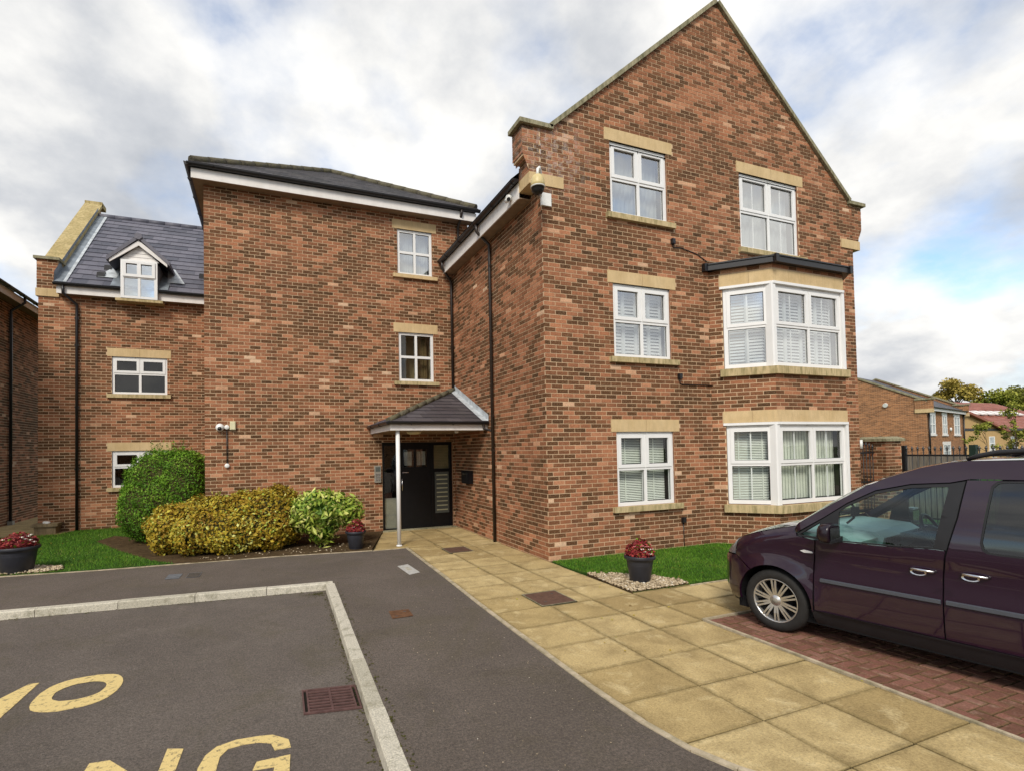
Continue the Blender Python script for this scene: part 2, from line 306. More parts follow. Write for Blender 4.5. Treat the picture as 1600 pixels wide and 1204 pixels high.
simple('petal_pink', (0.60, 0.20, 0.20), 0.6, 0.3, var=0.2)
simple('door_black', (0.005, 0.005, 0.006), 0.42, 0.25, var=0.2)
simple('letterbox_grey', (0.085, 0.095, 0.085), 0.45, 0.4)
simple('slot_brass', (0.46, 0.46, 0.30), 0.4, 0.4)
simple('paper', (0.42, 0.41, 0.38), 0.8, 0.2)
simple('panel_grey', (0.25, 0.235, 0.20), 0.5, 0.4, var=0.1)
simple('cream_plastic', (0.68, 0.64, 0.42), 0.5, 0.4, var=0.05)
simple('cam_yellow', (0.62, 0.50, 0.24), 0.45, 0.4, var=0.1)
simple('white_plastic', (0.78, 0.78, 0.75), 0.4, 0.4, var=0.04)
simple('chrome', (0.60, 0.60, 0.61), 0.22, 0.5, 1.0, var=0.03)
simple('alloy', (0.56, 0.55, 0.53), 0.33, 0.5, 0.85, var=0.05)
simple('rubber', (0.020, 0.019, 0.018), 0.75, 0.3, var=0.2, scale=20)
simple('car_trim', (0.014, 0.014, 0.016), 0.5, 0.4)
simple('mirror_black', (0.012, 0.006, 0.011), 0.25, 0.5)
simple('car_inner', (0.006, 0.006, 0.007), 0.8, 0.2)
simple('moulding', (0.062, 0.068, 0.082), 0.45, 0.45, var=0.08)
simple('dash_grey', (0.34, 0.40, 0.40), 0.6, 0.3, var=0.08)
simple('seat_cloth', (0.035, 0.037, 0.042), 0.85, 0.2, var=0.25)
simple('lamp_clear', (0.16, 0.17, 0.19), 0.10, 0.8, 0.2)
simple('lamp_white', (0.7, 0.7, 0.7), 0.2, 0.6)
a = Mat('car_paint', 0.45, 0.25, 0.0); a.color(a.mix(a.ramp(a.noise(900, 2), [(0.4, 0.0), (0.6, 1.0)]), (0.0100, 0.0007, 0.0080), (0.0185, 0.0015, 0.0155)))
a.b.inputs['Coat Weight'].default_value = 1.0; a.b.inputs['Coat Roughness'].default_value = 0.015; MT['car_paint'] = a.m
leaf('moss', [(0.0, (0.045, 0.05, 0.010)), (0.5, (0.085, 0.075, 0.022)), (1.0, (0.15, 0.11, 0.05))], 0.9, 0.1)

# ------------------------------------------------------------------ helpers
WL = {}          # world location of parents
def link(o, parent=None):
    C.objects.link(o)
    if parent is not None: o.parent = parent
    return o
def empty(name, loc=(0, 0, 0), rz=0.0, parent=None):
    o = bpy.data.objects.new(name, None); o.empty_display_size = 0.2
    link(o, parent)
    base = WL.get(parent, Vector((0, 0, 0)))
    o.location = Vector(loc) - base; o.rotation_euler = (0, 0, rz); WL[o] = Vector(loc); return o
def tag(o, label=None, cat=None, group=None, kind=None):
    if label: o['label'] = label
    if cat: o['category'] = cat
    if group: o['group'] = group
    if kind: o['kind'] = kind
    return o
def thing(name, loc, label, cat, group=None, rz=0.0):
    return tag(empty(name, loc, rz), label, cat, group)
class MB:
    def __init__(s): s.v = []; s.f = []; s.mi = []; s.tone = []; s.sm = []
    def add(s, vs, fs, mi=0, tone=0.5, smooth=False):
        b = len(s.v); s.v += [tuple(v) for v in vs]
        for f in fs: s.f.append(tuple(b+i for i in f)); s.mi.append(mi); s.tone.append(tone); s.sm.append(smooth)
        return s
    def hexa(s, p, mi=0, tone=0.5):      # 8 points: bottom 4 (ccw), top 4
        return s.add(p, [(3, 2, 1, 0), (4, 5, 6, 7), (0, 1, 5, 4), (1, 2, 6, 5), (2, 3, 7, 6), (3, 0, 4, 7)], mi, tone)
    def box(s, x0, x1, y0, y1, z0, z1, mi=0, tone=0.5):
        return s.hexa([(x0, y0, z0), (x1, y0, z0), (x1, y1, z0), (x0, y1, z0), (x0, y0, z1), (x1, y0, z1), (x1, y1, z1), (x0, y1, z1)], mi, tone)
    def bar(s, a, b, wx, wy, up=(0, 0, 1), mi=0):   # rectangular bar from a to b
        a = Vector(a); b = Vector(b); d = (b-a).normalized(); u = Vector(up)
        sx = d.cross(u)
        if sx.length < 1e-4: sx = d.cross(Vector((1, 0, 0)))
        sx.normalize(); sy = sx.cross(d).normalized()
        sx *= wx/2; sy *= wy/2
        p = [a-sx-sy, a+sx-sy, a+sx+sy, a-sx+sy, b-sx-sy, b+sx-sy, b+sx+sy, b-sx+sy]
        return s.hexa(p, mi)
    def tube(s, pts, r, n=10, mi=0, cap=True, smooth=True):
        pts = [Vector(p) for p in pts]; rings = []; b = len(s.v)
        rs = r if isinstance(r, (list, tuple)) else [r]*len(pts)
        pv = None
        for i, p in enumerate(pts):
            if i == 0: d = pts[1]-p
            elif i == len(pts)-1: d = p-pts[i-1]
            else: d = (pts[i+1]-p).normalized()+(p-pts[i-1]).normalized()
            d.normalize()
            if pv is None: x = d.orthogonal().normalized()
            else: x = (pv-d*pv.dot(d)).normalized()
            pv = x; y = d.cross(x)
            for k in range(n):
                t = 2*math.pi*k/n; s.v.append(tuple(p+(x*math.cos(t)+y*math.sin(t))*rs[i]))
        for i in range(len(pts)-1):
            for k in range(n):
                k2 = (k+1) % n
                s.f.append((b+i*n+k, b+i*n+k2, b+(i+1)*n+k2, b+(i+1)*n+k)); s.mi.append(mi); s.tone.append(.5); s.sm.append(smooth)
        if cap:
            s.f.append(tuple(b+k for k in reversed(range(n)))); s.mi.append(mi); s.tone.append(.5); s.sm.append(False)
            s.f.append(tuple(b+(len(pts)-1)*n+k for k in range(n))); s.mi.append(mi); s.tone.append(.5); s.sm.append(False)
        return s
    def lathe(s, prof, c=(0, 0, 0), n=28, mi=0, axis='z', smooth=True, cap0=True, cap1=True):
        b = len(s.v); c = Vector(c)
        for (r, h) in prof:
            for k in range(n):
                t = 2*math.pi*k/n
                if axis == 'z': q = (r*math.cos(t), r*math.sin(t), h)
                else: q = (r*math.cos(t), h, r*math.sin(t))
                s.v.append(tuple(c+Vector(q)))
        for i in range(len(prof)-1):
            for k in range(n):
                k2 = (k+1) % n
                f = (b+i*n+k, b+i*n+k2, b+(i+1)*n+k2, b+(i+1)*n+k)
                s.f.append(f if axis == 'z' else f[::-1]); s.mi.append(mi); s.tone.append(.5); s.sm.append(smooth)
        for do, i in ((cap0, 0), (cap1, len(prof)-1)):
            if do and prof[i][0] > 1e-5:
                f = tuple(b+i*n+k for k in range(n)); s.f.append(f); s.mi.append(mi); s.tone.append(.5); s.sm.append(False)
        return s
    def prism(s, poly, z0, z1, mi=0, tone=0.5):       # polygon in xy, extruded in z
        n = len(poly); vs = [(x, y, z0) for x, y in poly]+[(x, y, z1) for x, y in poly]
        return s.add(vs, [tuple(range(n))[::-1], tuple(range(n, 2*n))]+[(i, (i+1) % n, n+(i+1) % n, n+i) for i in range(n)], mi, tone)
    def build(s, name, mats, parent=None, local=False, at=None):
        me = bpy.data.meshes.new(name)
        off = Vector((0, 0, 0)) if local else WL.get(parent, Vector((0, 0, 0)))
        if at is not None: off = Vector(at)
        me.from_pydata([tuple(Vector(v)-off) for v in s.v], [], s.f)
        for m_ in (mats if isinstance(mats, (list, tuple)) else [mats]): me.materials.append(MT[m_])
        me.polygons.foreach_set('material_index', s.mi); me.polygons.foreach_set('use_smooth', s.sm)
        at_ = me.attributes.new('tone', 'FLOAT', 'FACE'); at_.data.foreach_set('value', s.tone)
        me.update()
        o = bpy.data.objects.new(name, me); link(o, parent)
        if at is not None: o.location = off-(WL.get(parent, Vector((0, 0, 0)))); WL[o] = off
        else: WL[o] = off
        return o
def fix_normals(o):
    bm = bmesh.new(); bm.from_mesh(o.data); bmesh.ops.recalc_face_normals(bm, faces=bm.faces); bm.to_mesh(o.data); bm.free(); return o
def np_mesh(name, V, F, tone, mat, parent=None, smooth=False):   # V (n,3), F (m,k) same k
    me = bpy.data.meshes.new(name); V = np.asarray(V, np.float32) - np.array(WL.get(parent, Vector((0, 0, 0))), np.float32); F = np.asarray(F, np.int32)
    me.vertices.add(len(V)); me.vertices.foreach_set('co', V.ravel()); k = F.shape[1]
    me.loops.add(F.size); me.loops.foreach_set('vertex_index', F.ravel()); me.polygons.add(len(F))
    me.polygons.foreach_set('loop_start', np.arange(0, F.size, k, dtype=np.int32))
    me.materials.append(MT[mat]); me.update(calc_edges=True)
    if smooth: me.polygons.foreach_set('use_smooth', np.ones(len(F), bool))
    a_ = me.attributes.new('tone', 'FLOAT', 'FACE'); a_.data.foreach_set('value', np.asarray(tone, np.float32)); me.validate()
    o = bpy.data.objects.new(name, me); link(o, parent); WL[o] = WL.get(parent, Vector((0, 0, 0))); return o
def clip_half(poly, n, d):     # keep points with n.p <= d
    o = []
    for i in range(len(poly)):
        a, b = poly[i], poly[(i+1) % len(poly)]
        da = n[0]*a[0]+n[1]*a[1]-d; db = n[0]*b[0]+n[1]*b[1]-d
        if da <= 0: o.append(a)
        if (da < 0 < db) or (db < 0 < da):
            t = da/(da-db); o.append((a[0]+(b[0]-a[0])*t, a[1]+(b[1]-a[1])*t))
    return o
def area(p): return 0.5*abs(sum(p[i][0]*p[(i+1) % len(p)][1]-p[(i+1) % len(p)][0]*p[i][1] for i in range(len(p))))
def inside(p, poly):
    x, y = p; c = False
    for i in range(len(poly)):
        (x1, y1), (x2, y2) = poly[i], poly[i-1]
        if (y1 > y) != (y2 > y) and x < (x2-x1)*(y-y1)/(y2-y1)+x1: c = not c
    return c
def cdt(outer, holes=(), step=None):
    vs = []; ed = []
    def ring(pts):
        b = len(vs); n = len(pts)
        for p in pts: vs.append(Vector(p))
        for i in range(n): ed.append((b+i, b+(i+1) % n))
    def dens(pts):
        if not step: return pts
        o = []
        for i in range(len(pts)):
            a = Vector(pts[i]); b = Vector(pts[(i+1) % len(pts)]); k = max(1, int((b-a).length/step))
            o += [tuple(a.lerp(b, j/k)) for j in range(k)]
        return o
    outer = dens(outer); holes = [dens(h) for h in holes]
    ring(outer)
    for h in holes: ring(h)
    if step:
        xs = [p[0] for p in outer]; ys = [p[1] for p in outer]
        nx = int((max(xs)-min(xs))/step)+1; ny = int((max(ys)-min(ys))/step)+1
        for i in range(nx):
            for j in range(ny):
                p = (min(xs)+(i+.5)*step, min(ys)+(j+.5)*step)
                if inside(p, outer) and not any(inside(p, h) for h in holes): vs.append(Vector(p))
    r = delaunay_2d_cdt(vs, ed, [], 0, 1e-5)
    V2 = [tuple(v) for v in r[0]]; F2 = []
    for f in r[2]:
        c = (sum(V2[i][0] for i in f)/len(f), sum(V2[i][1] for i in f)/len(f))
        if inside(c, outer) and not any(inside(c, h) for h in holes): F2.append(tuple(f))
    return V2, F2
def cam_px(p):
    d = Vector(p)-CAMP; z = d.dot(fw)
    return CXP+FPX*d.dot(rt2)/z, CYP-FPX*d.dot(up2)/z, z

# ------------------------------------------------------------------ masonry
class Wall:
    """face plane through O, horizontal direction U, outward normal = (Uy,-Ux); poly and holes in (u, z)"""
    def __init__(s, O, U, poly, holes=(), nobrick=(), z0=0.02, ph=0.0):
        s.O = Vector((O[0], O[1], 0)); s.U = Vector((U[0], U[1], 0)).normalized(); s.N = Vector((s.U.y, -s.U.x, 0))
        s.poly = poly; s.holes = list(holes); s.nb = list(holes)+list(nobrick); s.z0 = z0; s.ph = ph
    def P(s, u, d, z): q = s.O+s.U*u+s.N*d; return (q.x, q.y, z)
    def sheet(s, mb):
        V2, F2 = cdt(s.poly, [[(a, c), (b, c), (b, d), (a, d)] for a, c, b, d in s.holes])
        mb.add([s.P(u, 0, z) for u, z in V2], [f if 1 else f for f in F2], 0)
        for a, c, b, d in s.holes:
            for (p, q) in (((a, c), (a, d)), ((a, d), (b, d)), ((b, d), (b, c)), ((b, c), (a, c))):
                mb.add([s.P(p[0], 0, p[1]), s.P(q[0], 0, q[1]), s.P(q[0], -.14, q[1]), s.P(p[0], -.14, p[1])], [(0, 1, 2, 3)], 1)
    def bricks(s):
        us = [p[0] for p in s.poly]; zs = [p[1] for p in s.poly]; res = []
        k0 = int(math.floor((min(zs)-s.z0)/.075)); k1 = int(math.ceil((max(zs)-s.z0)/.075))
        n = len(s.poly); sg = sum(s.poly[i][0]*s.poly[(i+1) % n][1]-s.poly[(i+1) % n][0]*s.poly[i][1] for i in range(n))
        hp = []
        convex = True
        for i in range(n):
            a, b = s.poly[i], s.poly[(i+1) % n]; e = (b[0]-a[0], b[1]-a[1]); nn = (e[1], -e[0]) if sg > 0 else (-e[1], e[0])
            hp.append((nn, nn[0]*a[0]+nn[1]*a[1]))
        for k in range(k0, k1+1):
            za = s.z0+k*.075; zb = za+.0625
            if zb <= min(zs) or za >= max(zs): continue
            off = s.ph+(0.1125 if k % 2 else 0.0)
            ivs = [(min(us), max(us), za, zb)]
            for (a, c, b, d) in s.nb:
                if d <= za+.004 or c >= zb-.004: continue
                new = []
                for (u0, u1, y0, y1) in ivs:
                    if b <= u0 or a >= u1: new.append((u0, u1, y0, y1)); continue
                    if a-u0 > .02: new.append((u0, a-.005, y0, y1))
                    if u1-b > .02: new.append((b+.005, u1, y0, y1))
                    cu0, cu1 = max(u0, a), min(u1, b)
                    if c-y0 > .025: new.append((cu0, cu1, y0, c-.006))
                    if y1-d > .025: new.append((cu0, cu1, d+.006, y1))
                ivs = new
            for (u0, u1, y0, y1) in ivs:
                i0 = int(math.floor((u0-off)/.225))-1; i1 = int(math.ceil((u1-off)/.225))+1
                for i in range(i0, i1):
                    a = off+i*.225; b = a+.2125
                    a = max(a, u0); b = min(b, u1)
                    if b-a < .03: continue
                    q = [(a, y0), (b, y0), (b, y1), (a, y1)]
                    for nn, dd in hp:
                        if len(q) >= 3: q = clip_half(q, nn, dd)
                    if len(q) < 3 or area(q) < .0012: continue
                    res.append((s, q))
        return res
def tone_of(c):
    x, y, z = c; h = x-y
    lf = math.sin(h*1.3+z*.9+1)*math.sin(h*.8-z*1.7+.5)+.7*math.sin(h*.45-z*.6+2)*math.sin(z*1.1+h*.2)
    pd = .44-.17*lf; r = random.random()
    if r < pd: t = random.triangular(0.03, .36, .18)
    elif r < pd+.33: t = random.uniform(.28, .58)
    elif r < .975: t = random.triangular(.46, .80, .60)
    else: t = random.uniform(.80, 1.0)
    return min(1, max(0, t+random.gauss(0, .03)))
BRICK_MESH = {}
def masonry(walls, parent, limit=300, reject=None, pxmin=9.0):
    """mortar sheet, the nearest bricks as parts, the rest as one part"""
    mo = MB(); allb = []
    for w_ in walls: w_.sheet(mo); allb += w_.bricks()
    mo.build('wall', ['mortar', 'reveal'], parent)
    sc = []
    for w_, q in allb:
        cu = sum(p[0] for p in q)/len(q); cz = sum(p[1] for p in q)/len(q); c = w_.P(cu, 0, cz)
        us = [p[0] for p in q]
        d = Vector(c)-CAMP
        vis = -d.dot(w_.N) > 0 and d.dot(fw) > 1
        s_ = 0
        if vis and limit:
            a = cam_px(w_.P(min(us), 0, cz)); b = cam_px(w_.P(max(us), 0, cz))
            wpx = abs(a[0]-b[0])
            if wpx >= pxmin and -5 < a[0] < 1605 and -5 < a[1] < 1200 and not (reject and reject(c)):
                zz = [p[1] for p in q]; s_ = wpx*(max(zz)-min(zz))/a[2] if len(q) == 4 else 0
        sc.append((s_, w_, q, c))
    idx = sorted(range(len(sc)), key=lambda i: -sc[i][0]); single = set(i for i in idx[:limit] if sc[i][0] > 0)
    mb = MB()
    for i, (s_, w_, q, c) in enumerate(sc):
        t = tone_of(c); pr = .0035+random.uniform(-.001, .002)
        if i in single:
            us = [p[0] for p in q]; zs = [p[1] for p in q]; W_ = round(max(us)-min(us), 3); H_ = round(max(zs)-min(zs), 3)
            if (W_, H_) not in BRICK_MESH:
                b = MB(); b.box(-W_/2, W_/2, -.008, .004, -H_/2, H_/2)
                me_o = b.build('brick', 'brick_one', None, local=True); BRICK_MESH[(W_, H_)] = me_o.data
                C.objects.unlink(me_o); bpy.data.objects.remove(me_o)
            o = bpy.data.objects.new('brick', BRICK_MESH[(W_, H_)]); link(o, parent)
            ctr = w_.P((max(us)+min(us))/2, pr-.008, (max(zs)+min(zs))/2)
            o.location = Vector(ctr)-WL[parent]; o.rotation_euler = (random.uniform(-.012, .012), 0, math.atan2(w_.U.y, w_.U.x))
            o.color = (t, t, t, 1)
        else:
            n = len(q); fr = [w_.P(u, pr, z) for u, z in q]; bk = [w_.P(u, -.003, z) for u, z in q]
            mb.add(fr+bk, [tuple(range(n))]+[(j, n+j, n+(j+1) % n, (j+1) % n) for j in range(n)], 0, t)
    if mb.v:
        o = mb.build('brickwork', 'brick_many', parent); o['kind'] = 'stuff'
    return walls

def stone(mb, W_, u0, u1, z0, z1, d0, d1, mi=0):
    P = W_.P
    mb.hexa([P(u0, d1, z0), P(u1, d1, z0), P(u1, d0, z0), P(u0, d0, z0), P(u0, d1, z1), P(u1, d1, z1), P(u1, d0, z1), P(u0, d0, z1)], mi)
def lintel(W_, parent, u0, u1, z0, z1, joints=None, name='lintel_stone', d=.012, mat='sandstone'):
    js = [u0]+(joints if joints is not None else [(u0+u1)/2])+[u1]
    for a, b in zip(js[:-1], js[1:]):
        m_ = MB(); stone(m_, W_, a+.003, b-.003, z0, z1, -.05, d); m_.build(name, mat, parent)
def window(bld, W_, u0, u1, z0, z1, split=.5, cols=2, rec=.032, fr=.065, name='window', lz=None, lu=None, sill=True, lj=None, bars=False,
           inner='dark', g='glass', sillh=.10, sash=.05, sillmat='sill_stone', topopen=True, room='dark_room', lfirst=None):
    P = W_.P; e = empty(name, P((u0+u1)/2, 0, z0), 0, bld)
    if lu is not None: lintel(W_, e, lu[0], lu[1], lz[0], lz[1], lj)
    f = MB(); d1 = -rec; d0 = -rec-.07
    zt = z1; zm = z0+(z1-z0)*split
    S = lambda a, b, c, d, e0=d0, e1=d1, mb=f, mi=0: stone(mb, W_, a, b, c, d, e0, e1, mi)
    S(u0, u0+fr, z0, zt); S(u1-fr, u1, z0, zt); S(u0+fr, u1-fr, z0, z0+fr); S(u0+fr, u1-fr, zt-fr, zt)
    S(u0+fr, u1-fr, zm-.03, zm+.03)
    cw = (u1-u0)/cols
    for k in range(1, cols): S(u0+k*cw-.03, u0+k*cw+.03, z0+fr, zm-.03); S(u0+k*cw-.03, u0+k*cw+.03, zm+.03, zt-fr)
    f.build('frame', 'white_frame', e)
    tv = MB(); S((u0+u1)/2-.16, (u0+u1)/2+.16, zt-.035, zt-.020, d1, d1+.012, tv); tv.build('trickle_vent', 'white_plastic', e)
    for k in range(cols):
        a = u0+k*cw+(fr if k == 0 else .03); b = u0+(k+1)*cw-(fr if k == cols-1 else .03)
        zA, zB = zm+.03, zt-fr
        if topopen:
            s_ = MB(); o1 = .014
            for (p, q, r_, t) in ((a-.018, a+sash, zA-.012, zB+.012), (b-sash, b+.018, zA-.012, zB+.012), (a+sash, b-sash, zA-.012, zA+sash), (a+sash, b-sash, zB-sash, zB+.012)):
                S(p, q, r_, t, d1-.03, d1+o1, s_)
            s_.build('sash', 'white_frame', e)
            ga = (a+sash, b-sash, zA+sash, zB-sash)
        else: ga = (a, b, zA, zB)
        for (a2, b2, c2, e2) in (ga, (a, b, z0+fr, zm-.03)):
            sl = MB(); sl.add([P(a2-.001, d1-.030, c2-.001), P(b2+.001, d1-.030, c2-.001), P(b2+.001, d1-.030, e2+.001), P(a2-.001, d1-.030, e2+.001)], [(0, 1, 2, 3)])
            for (p, q, r_, t) in ((a2, a2+.008, c2, e2), (b2-.008, b2, c2, e2), (a2, b2, c2, c2+.008), (a2, b2, e2-.008, e2)): S(p, q, r_, t, d1-.03, d1-.022, sl, 1)
            if bars: S((a2+b2)/2-.011, (a2+b2)/2+.011, c2, e2, d1-.052, d1-.038, sl, 2)
            sl.build('pane', [g, 'seal', 'white_frame'], e)
    if sill:
        m_ = MB(); sa, sb = (lu if lu is not None else (u0-.1, u1+.1)); stone(m_, W_, sa, sb, z0-sillh, z0-.002, -.12, .075); m_.build('sill', sillmat, e)
    # what stands behind the panes
    bl = MB(); dB = d0-.10
    if inner in ('venetian', 'shutter'):
        pit = .032 if inner == 'venetian' else .062; hh = pit*(.62 if inner == 'venetian' else .80); z = z0+fr; mid = (u0+u1)/2
        tilt = .012 if inner == 'venetian' else .028
        while z < zt-fr:
            P4 = [P(u0+fr, dB, z), P(u1-fr, dB, z), P(u1-fr, dB-tilt, z+hh), P(u0+fr, dB-tilt, z+hh)]
            P5 = [P(u0+fr, dB-.003, z), P(u1-fr, dB-.003, z), P(u1-fr, dB-tilt-.003, z+hh), P(u0+fr, dB-tilt-.003, z+hh)]
            bl.add(P4+P5, [(0, 1, 2, 3), (7, 6, 5, 4), (0, 4, 5, 1), (3, 2, 6, 7)]); z += pit
        if inner == 'shutter':
            n = cols*2
            for k in range(n+1):
                x = u0+fr+(u1-u0-2*fr)*k/n; stone(bl, W_, max(u0+fr, x-.035), min(u1-fr, x+.035), z0+fr, zt-fr, dB-.02, dB+.012)
        else:
            for x in ((u0*.75+u1*.25), (u0*.25+u1*.75)): stone(bl, W_, x-.012, x+.012, z0+fr, zt-fr, dB+.002, dB+.006)
        bl.build('blind', 'blind_white' if inner == 'shutter' else 'blind', e)
    elif inner == 'vertical':
        x = u0+fr
        while x < u1-fr-.05:
            bl.add([P(x, dB, z0+fr), P(x+.094, dB-.014, z0+fr), P(x+.094, dB-.014, zt-fr), P(x, dB, zt-fr)], [(0, 1, 2, 3)]); x += .082
        bl.build('blind', 'blind_green', e)
    elif inner == 'net':
        n = 40; x0, x1 = u0+fr, u1-fr
        vs = []
        for k in range(n+1):
            x = x0+(x1-x0)*k/n; dd = dB-.04+.02*math.sin(k*1.9)+.01*math.sin(k*.7)
            vs += [P(x, dd, z0+fr), P(x, dd, zt-fr)]
        bl.add(vs, [(2*k, 2*k+2, 2*k+3, 2*k+1) for k in range(n)], 0, .5, True); bl.build('net_curtain', 'net', e)
    elif inner == 'curtain':
        for (x0, x1) in ((u0+fr, u0+fr+(u1-u0)*.16), ((u0+u1)/2+.1, u1-fr-.05)):
            n = 16; vs = []
            for k in range(n+1):
                x = x0+(x1-x0)*k/n; dd = dB-.06+.03*math.sin(k*2.1); vs += [P(x, dd, z0+fr), P(x, dd, zt-fr)]
            bl.add(vs, [(2*k, 2*k+2, 2*k+3, 2*k+1) for k in range(n)], 0, .5, True)
        bl.build('curtain', 'net' if False else 'curtain_brown', e)
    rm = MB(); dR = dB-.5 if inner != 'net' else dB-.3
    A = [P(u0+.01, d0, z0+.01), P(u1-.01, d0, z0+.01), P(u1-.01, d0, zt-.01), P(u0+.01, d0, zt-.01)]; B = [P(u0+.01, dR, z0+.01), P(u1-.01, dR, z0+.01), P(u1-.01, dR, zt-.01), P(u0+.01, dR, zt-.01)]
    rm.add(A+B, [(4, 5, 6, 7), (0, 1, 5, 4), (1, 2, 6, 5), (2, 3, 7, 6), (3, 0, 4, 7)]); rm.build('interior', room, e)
    return e
def downpipe(parent, pts, r=.034, clips=(), mat='brown_pipe'):
    m_ = MB(); m_.tube(pts, r, 10)
    for z, x, y, sx, sy in clips: m_.box(x-.045*sx-.02*sy, x+.045*sx+.02*sy, y-.045*sy-.02*sx, y+.045*sy+.02*sx, z-.025, z+.025)
    return m_.build('downpipe', mat, parent)
def gutter(parent, a, b, r=.06, mat='black_plastic', brackets=True):
    """half round gutter from a to b with brackets and end stops"""
    a = Vector(a); b = Vector(b); d = (b-a).normalized(); s_ = d.cross(Vector((0, 0, 1))).normalized(); m_ = MB(); n = 9; vs = []
    for p in (a, b):
        for rr in (r, r-.006):
            for k in range(n+1):
                t = math.pi+math.pi*k/n; vs.append(tuple(p+s_*math.cos(t)*rr+Vector((0, 0, math.sin(t)*rr))))
    q = n+1; F_ = []
    for k in range(n): F_ += [(k, k+1, 2*q+k+1, 2*q+k), (q+k, 3*q+k, 3*q+k+1, q+k+1)]
    F_ += [(0, 2*q, 3*q, q), (n, q+n, 3*q+n, 2*q+n), tuple(range(0, q)), tuple(range(2*q, 3*q))[::-1]]
    m_.add(vs, F_, 0, .5, False)
    ln = (b-a).length; k = .5
    while brackets and k < ln:
        p = a+d*k; m_.bar(p-s_*(r+.006)-Vector((0, 0, .0)), p+s_*(r+.006), .03, .012, (0, 0, 1)); m_.tube([p+s_*math.cos(math.pi+math.pi*j/6)*(r+.005)+Vector((0, 0, math.sin(math.pi+math.pi*j/6)*(r+.005))) for j in range(7)], .008, 5, cap=False); k += .9
    return m_.build('gutter', mat, parent)
def roof_tiles(mb_list, O, U, S, nU, rows, w_, gauge, tone=None, clip=None, thick=.012, name='roof_tile', mat='slate_one', parent=None, each=True, gap=.004, lap=.03):
    """rows of slates on plane O + U*u + S*v (U along eave, S up the slope)"""
    U = Vector(U).normalized(); S = Vector(S).normalized(); Nn = U.cross(S).normalized(); O = Vector(O); mb = MB(); cnt = 0
    for r_ in range(rows):
        off = -(w_/2 if r_ % 2 else 0)
        for i in range(nU+2):
            a = off+i*w_+gap/2; b = off+(i+1)*w_-gap/2
            q = [(a, r_*gauge), (b, r_*gauge), (b, (r_+1)*gauge+lap), (a, (r_+1)*gauge+lap)]
            if clip:
                for nn, dd in clip:
                    if len(q) >= 3: q = clip_half(q, nn, dd)
                if len(q) < 3 or area(q) < .004: continue
            lift = lambda v: thick*1.7-(v-r_*gauge)/gauge*thick*1.05
            jit = random.uniform(-.0015, .0015)
            top = [O+U*u+S*v+Nn*(lift(v)+jit) for u, v in q]; bot = [p-Nn*thick for p in top]; n = len(q)
            F_ = [tuple(range(n))]+[(j, n+j, n+(j+1) % n, (j+1) % n) for j in range(n)]
            if each:
                m_ = MB(); m_.add(top+bot, F_); m_.build(name, mat, parent); cnt += 1
            else: mb.add(top+bot, F_, 0, random.random())
    if not each: 
        o = mb.build(name, mat, parent); o['kind'] = 'stuff'
    return cnt

# ================================================================== GROUND
def struct(o): o['kind'] = 'structure'; return o
g = MB(); g.add([(-400, -400, -.16), (400, -400, -.16), (400, 400, -.16), (-400, 400, -.16)], [(0, 1, 2, 3)]); struct(g.build('ground', 'turf'))
def flat(name, poly, z, mat, kind='structure', holes=(), thick=.05):
    V2, F2 = cdt(poly, holes); b = MB(); b.add([(x, y, z) for x, y in V2], F2)
    n = len(poly)
    b.add([(x, y, z) for x, y in poly]+[(x, y, z-thick) for x, y in poly], [(i, n+i, n+(i+1) % n, (i+1) % n) for i in range(n)] if area(poly) and sum(poly[i][0]*poly[(i+1) % n][1]-poly[(i+1) % n][0]*poly[i][1] for i in range(n)) > 0 else [((i+1) % n, n+(i+1) % n, n+i, i) for i in range(n)])
    o = b.build(name, mat); o['kind'] = kind; return o
# parking bay (lower), footway (upper) with the right edge that runs into the curve at the bottom
KL = lambda x: .31-.087*(x+3.58)                 # back edge of the kerb across the bay
KR = lambda y: -3.53-.026*(.28-y)                # outer edge of the kerb beside the bay
flat('parking_bay', [(-25, -30), (KR(-30)-.1, -30), (KR(.2)-.1, .2), (-25, KL(-25)-.06)], -.10, 'asphalt_bay')
EDGE = [(-1.905, 2.30), (-1.93, 1.3), (-1.975, -.4), (-2.02, -1.6), (-2.045, -2.6), (-2.055, -3.4), (-2.065, -4.15), (-2.05, -4.7), (-1.99, -5.10), (-1.89, -5.36), (-1.72, -5.65), (-1.45, -5.97), (-1.1, -6.25), (-.7, -6.47), (-.2, -6.63), (.5, -6.72), (3, -6.75), (9, -6.75)]
flat('footway', [(KR(-30)+.0, -30), (20, -30), (20, -6.75)]+EDGE[::-1]+[(-2.55, 2.32), (-4.1, 2.56), (-5.7, 2.66), (-7.1, 2.74), (-8.5, 2.92), (-25, 4.9), (-25, KL(-25)), (-3.535, KL(-3.535)), (KR(.28), .28)], 0.0, 'asphalt')
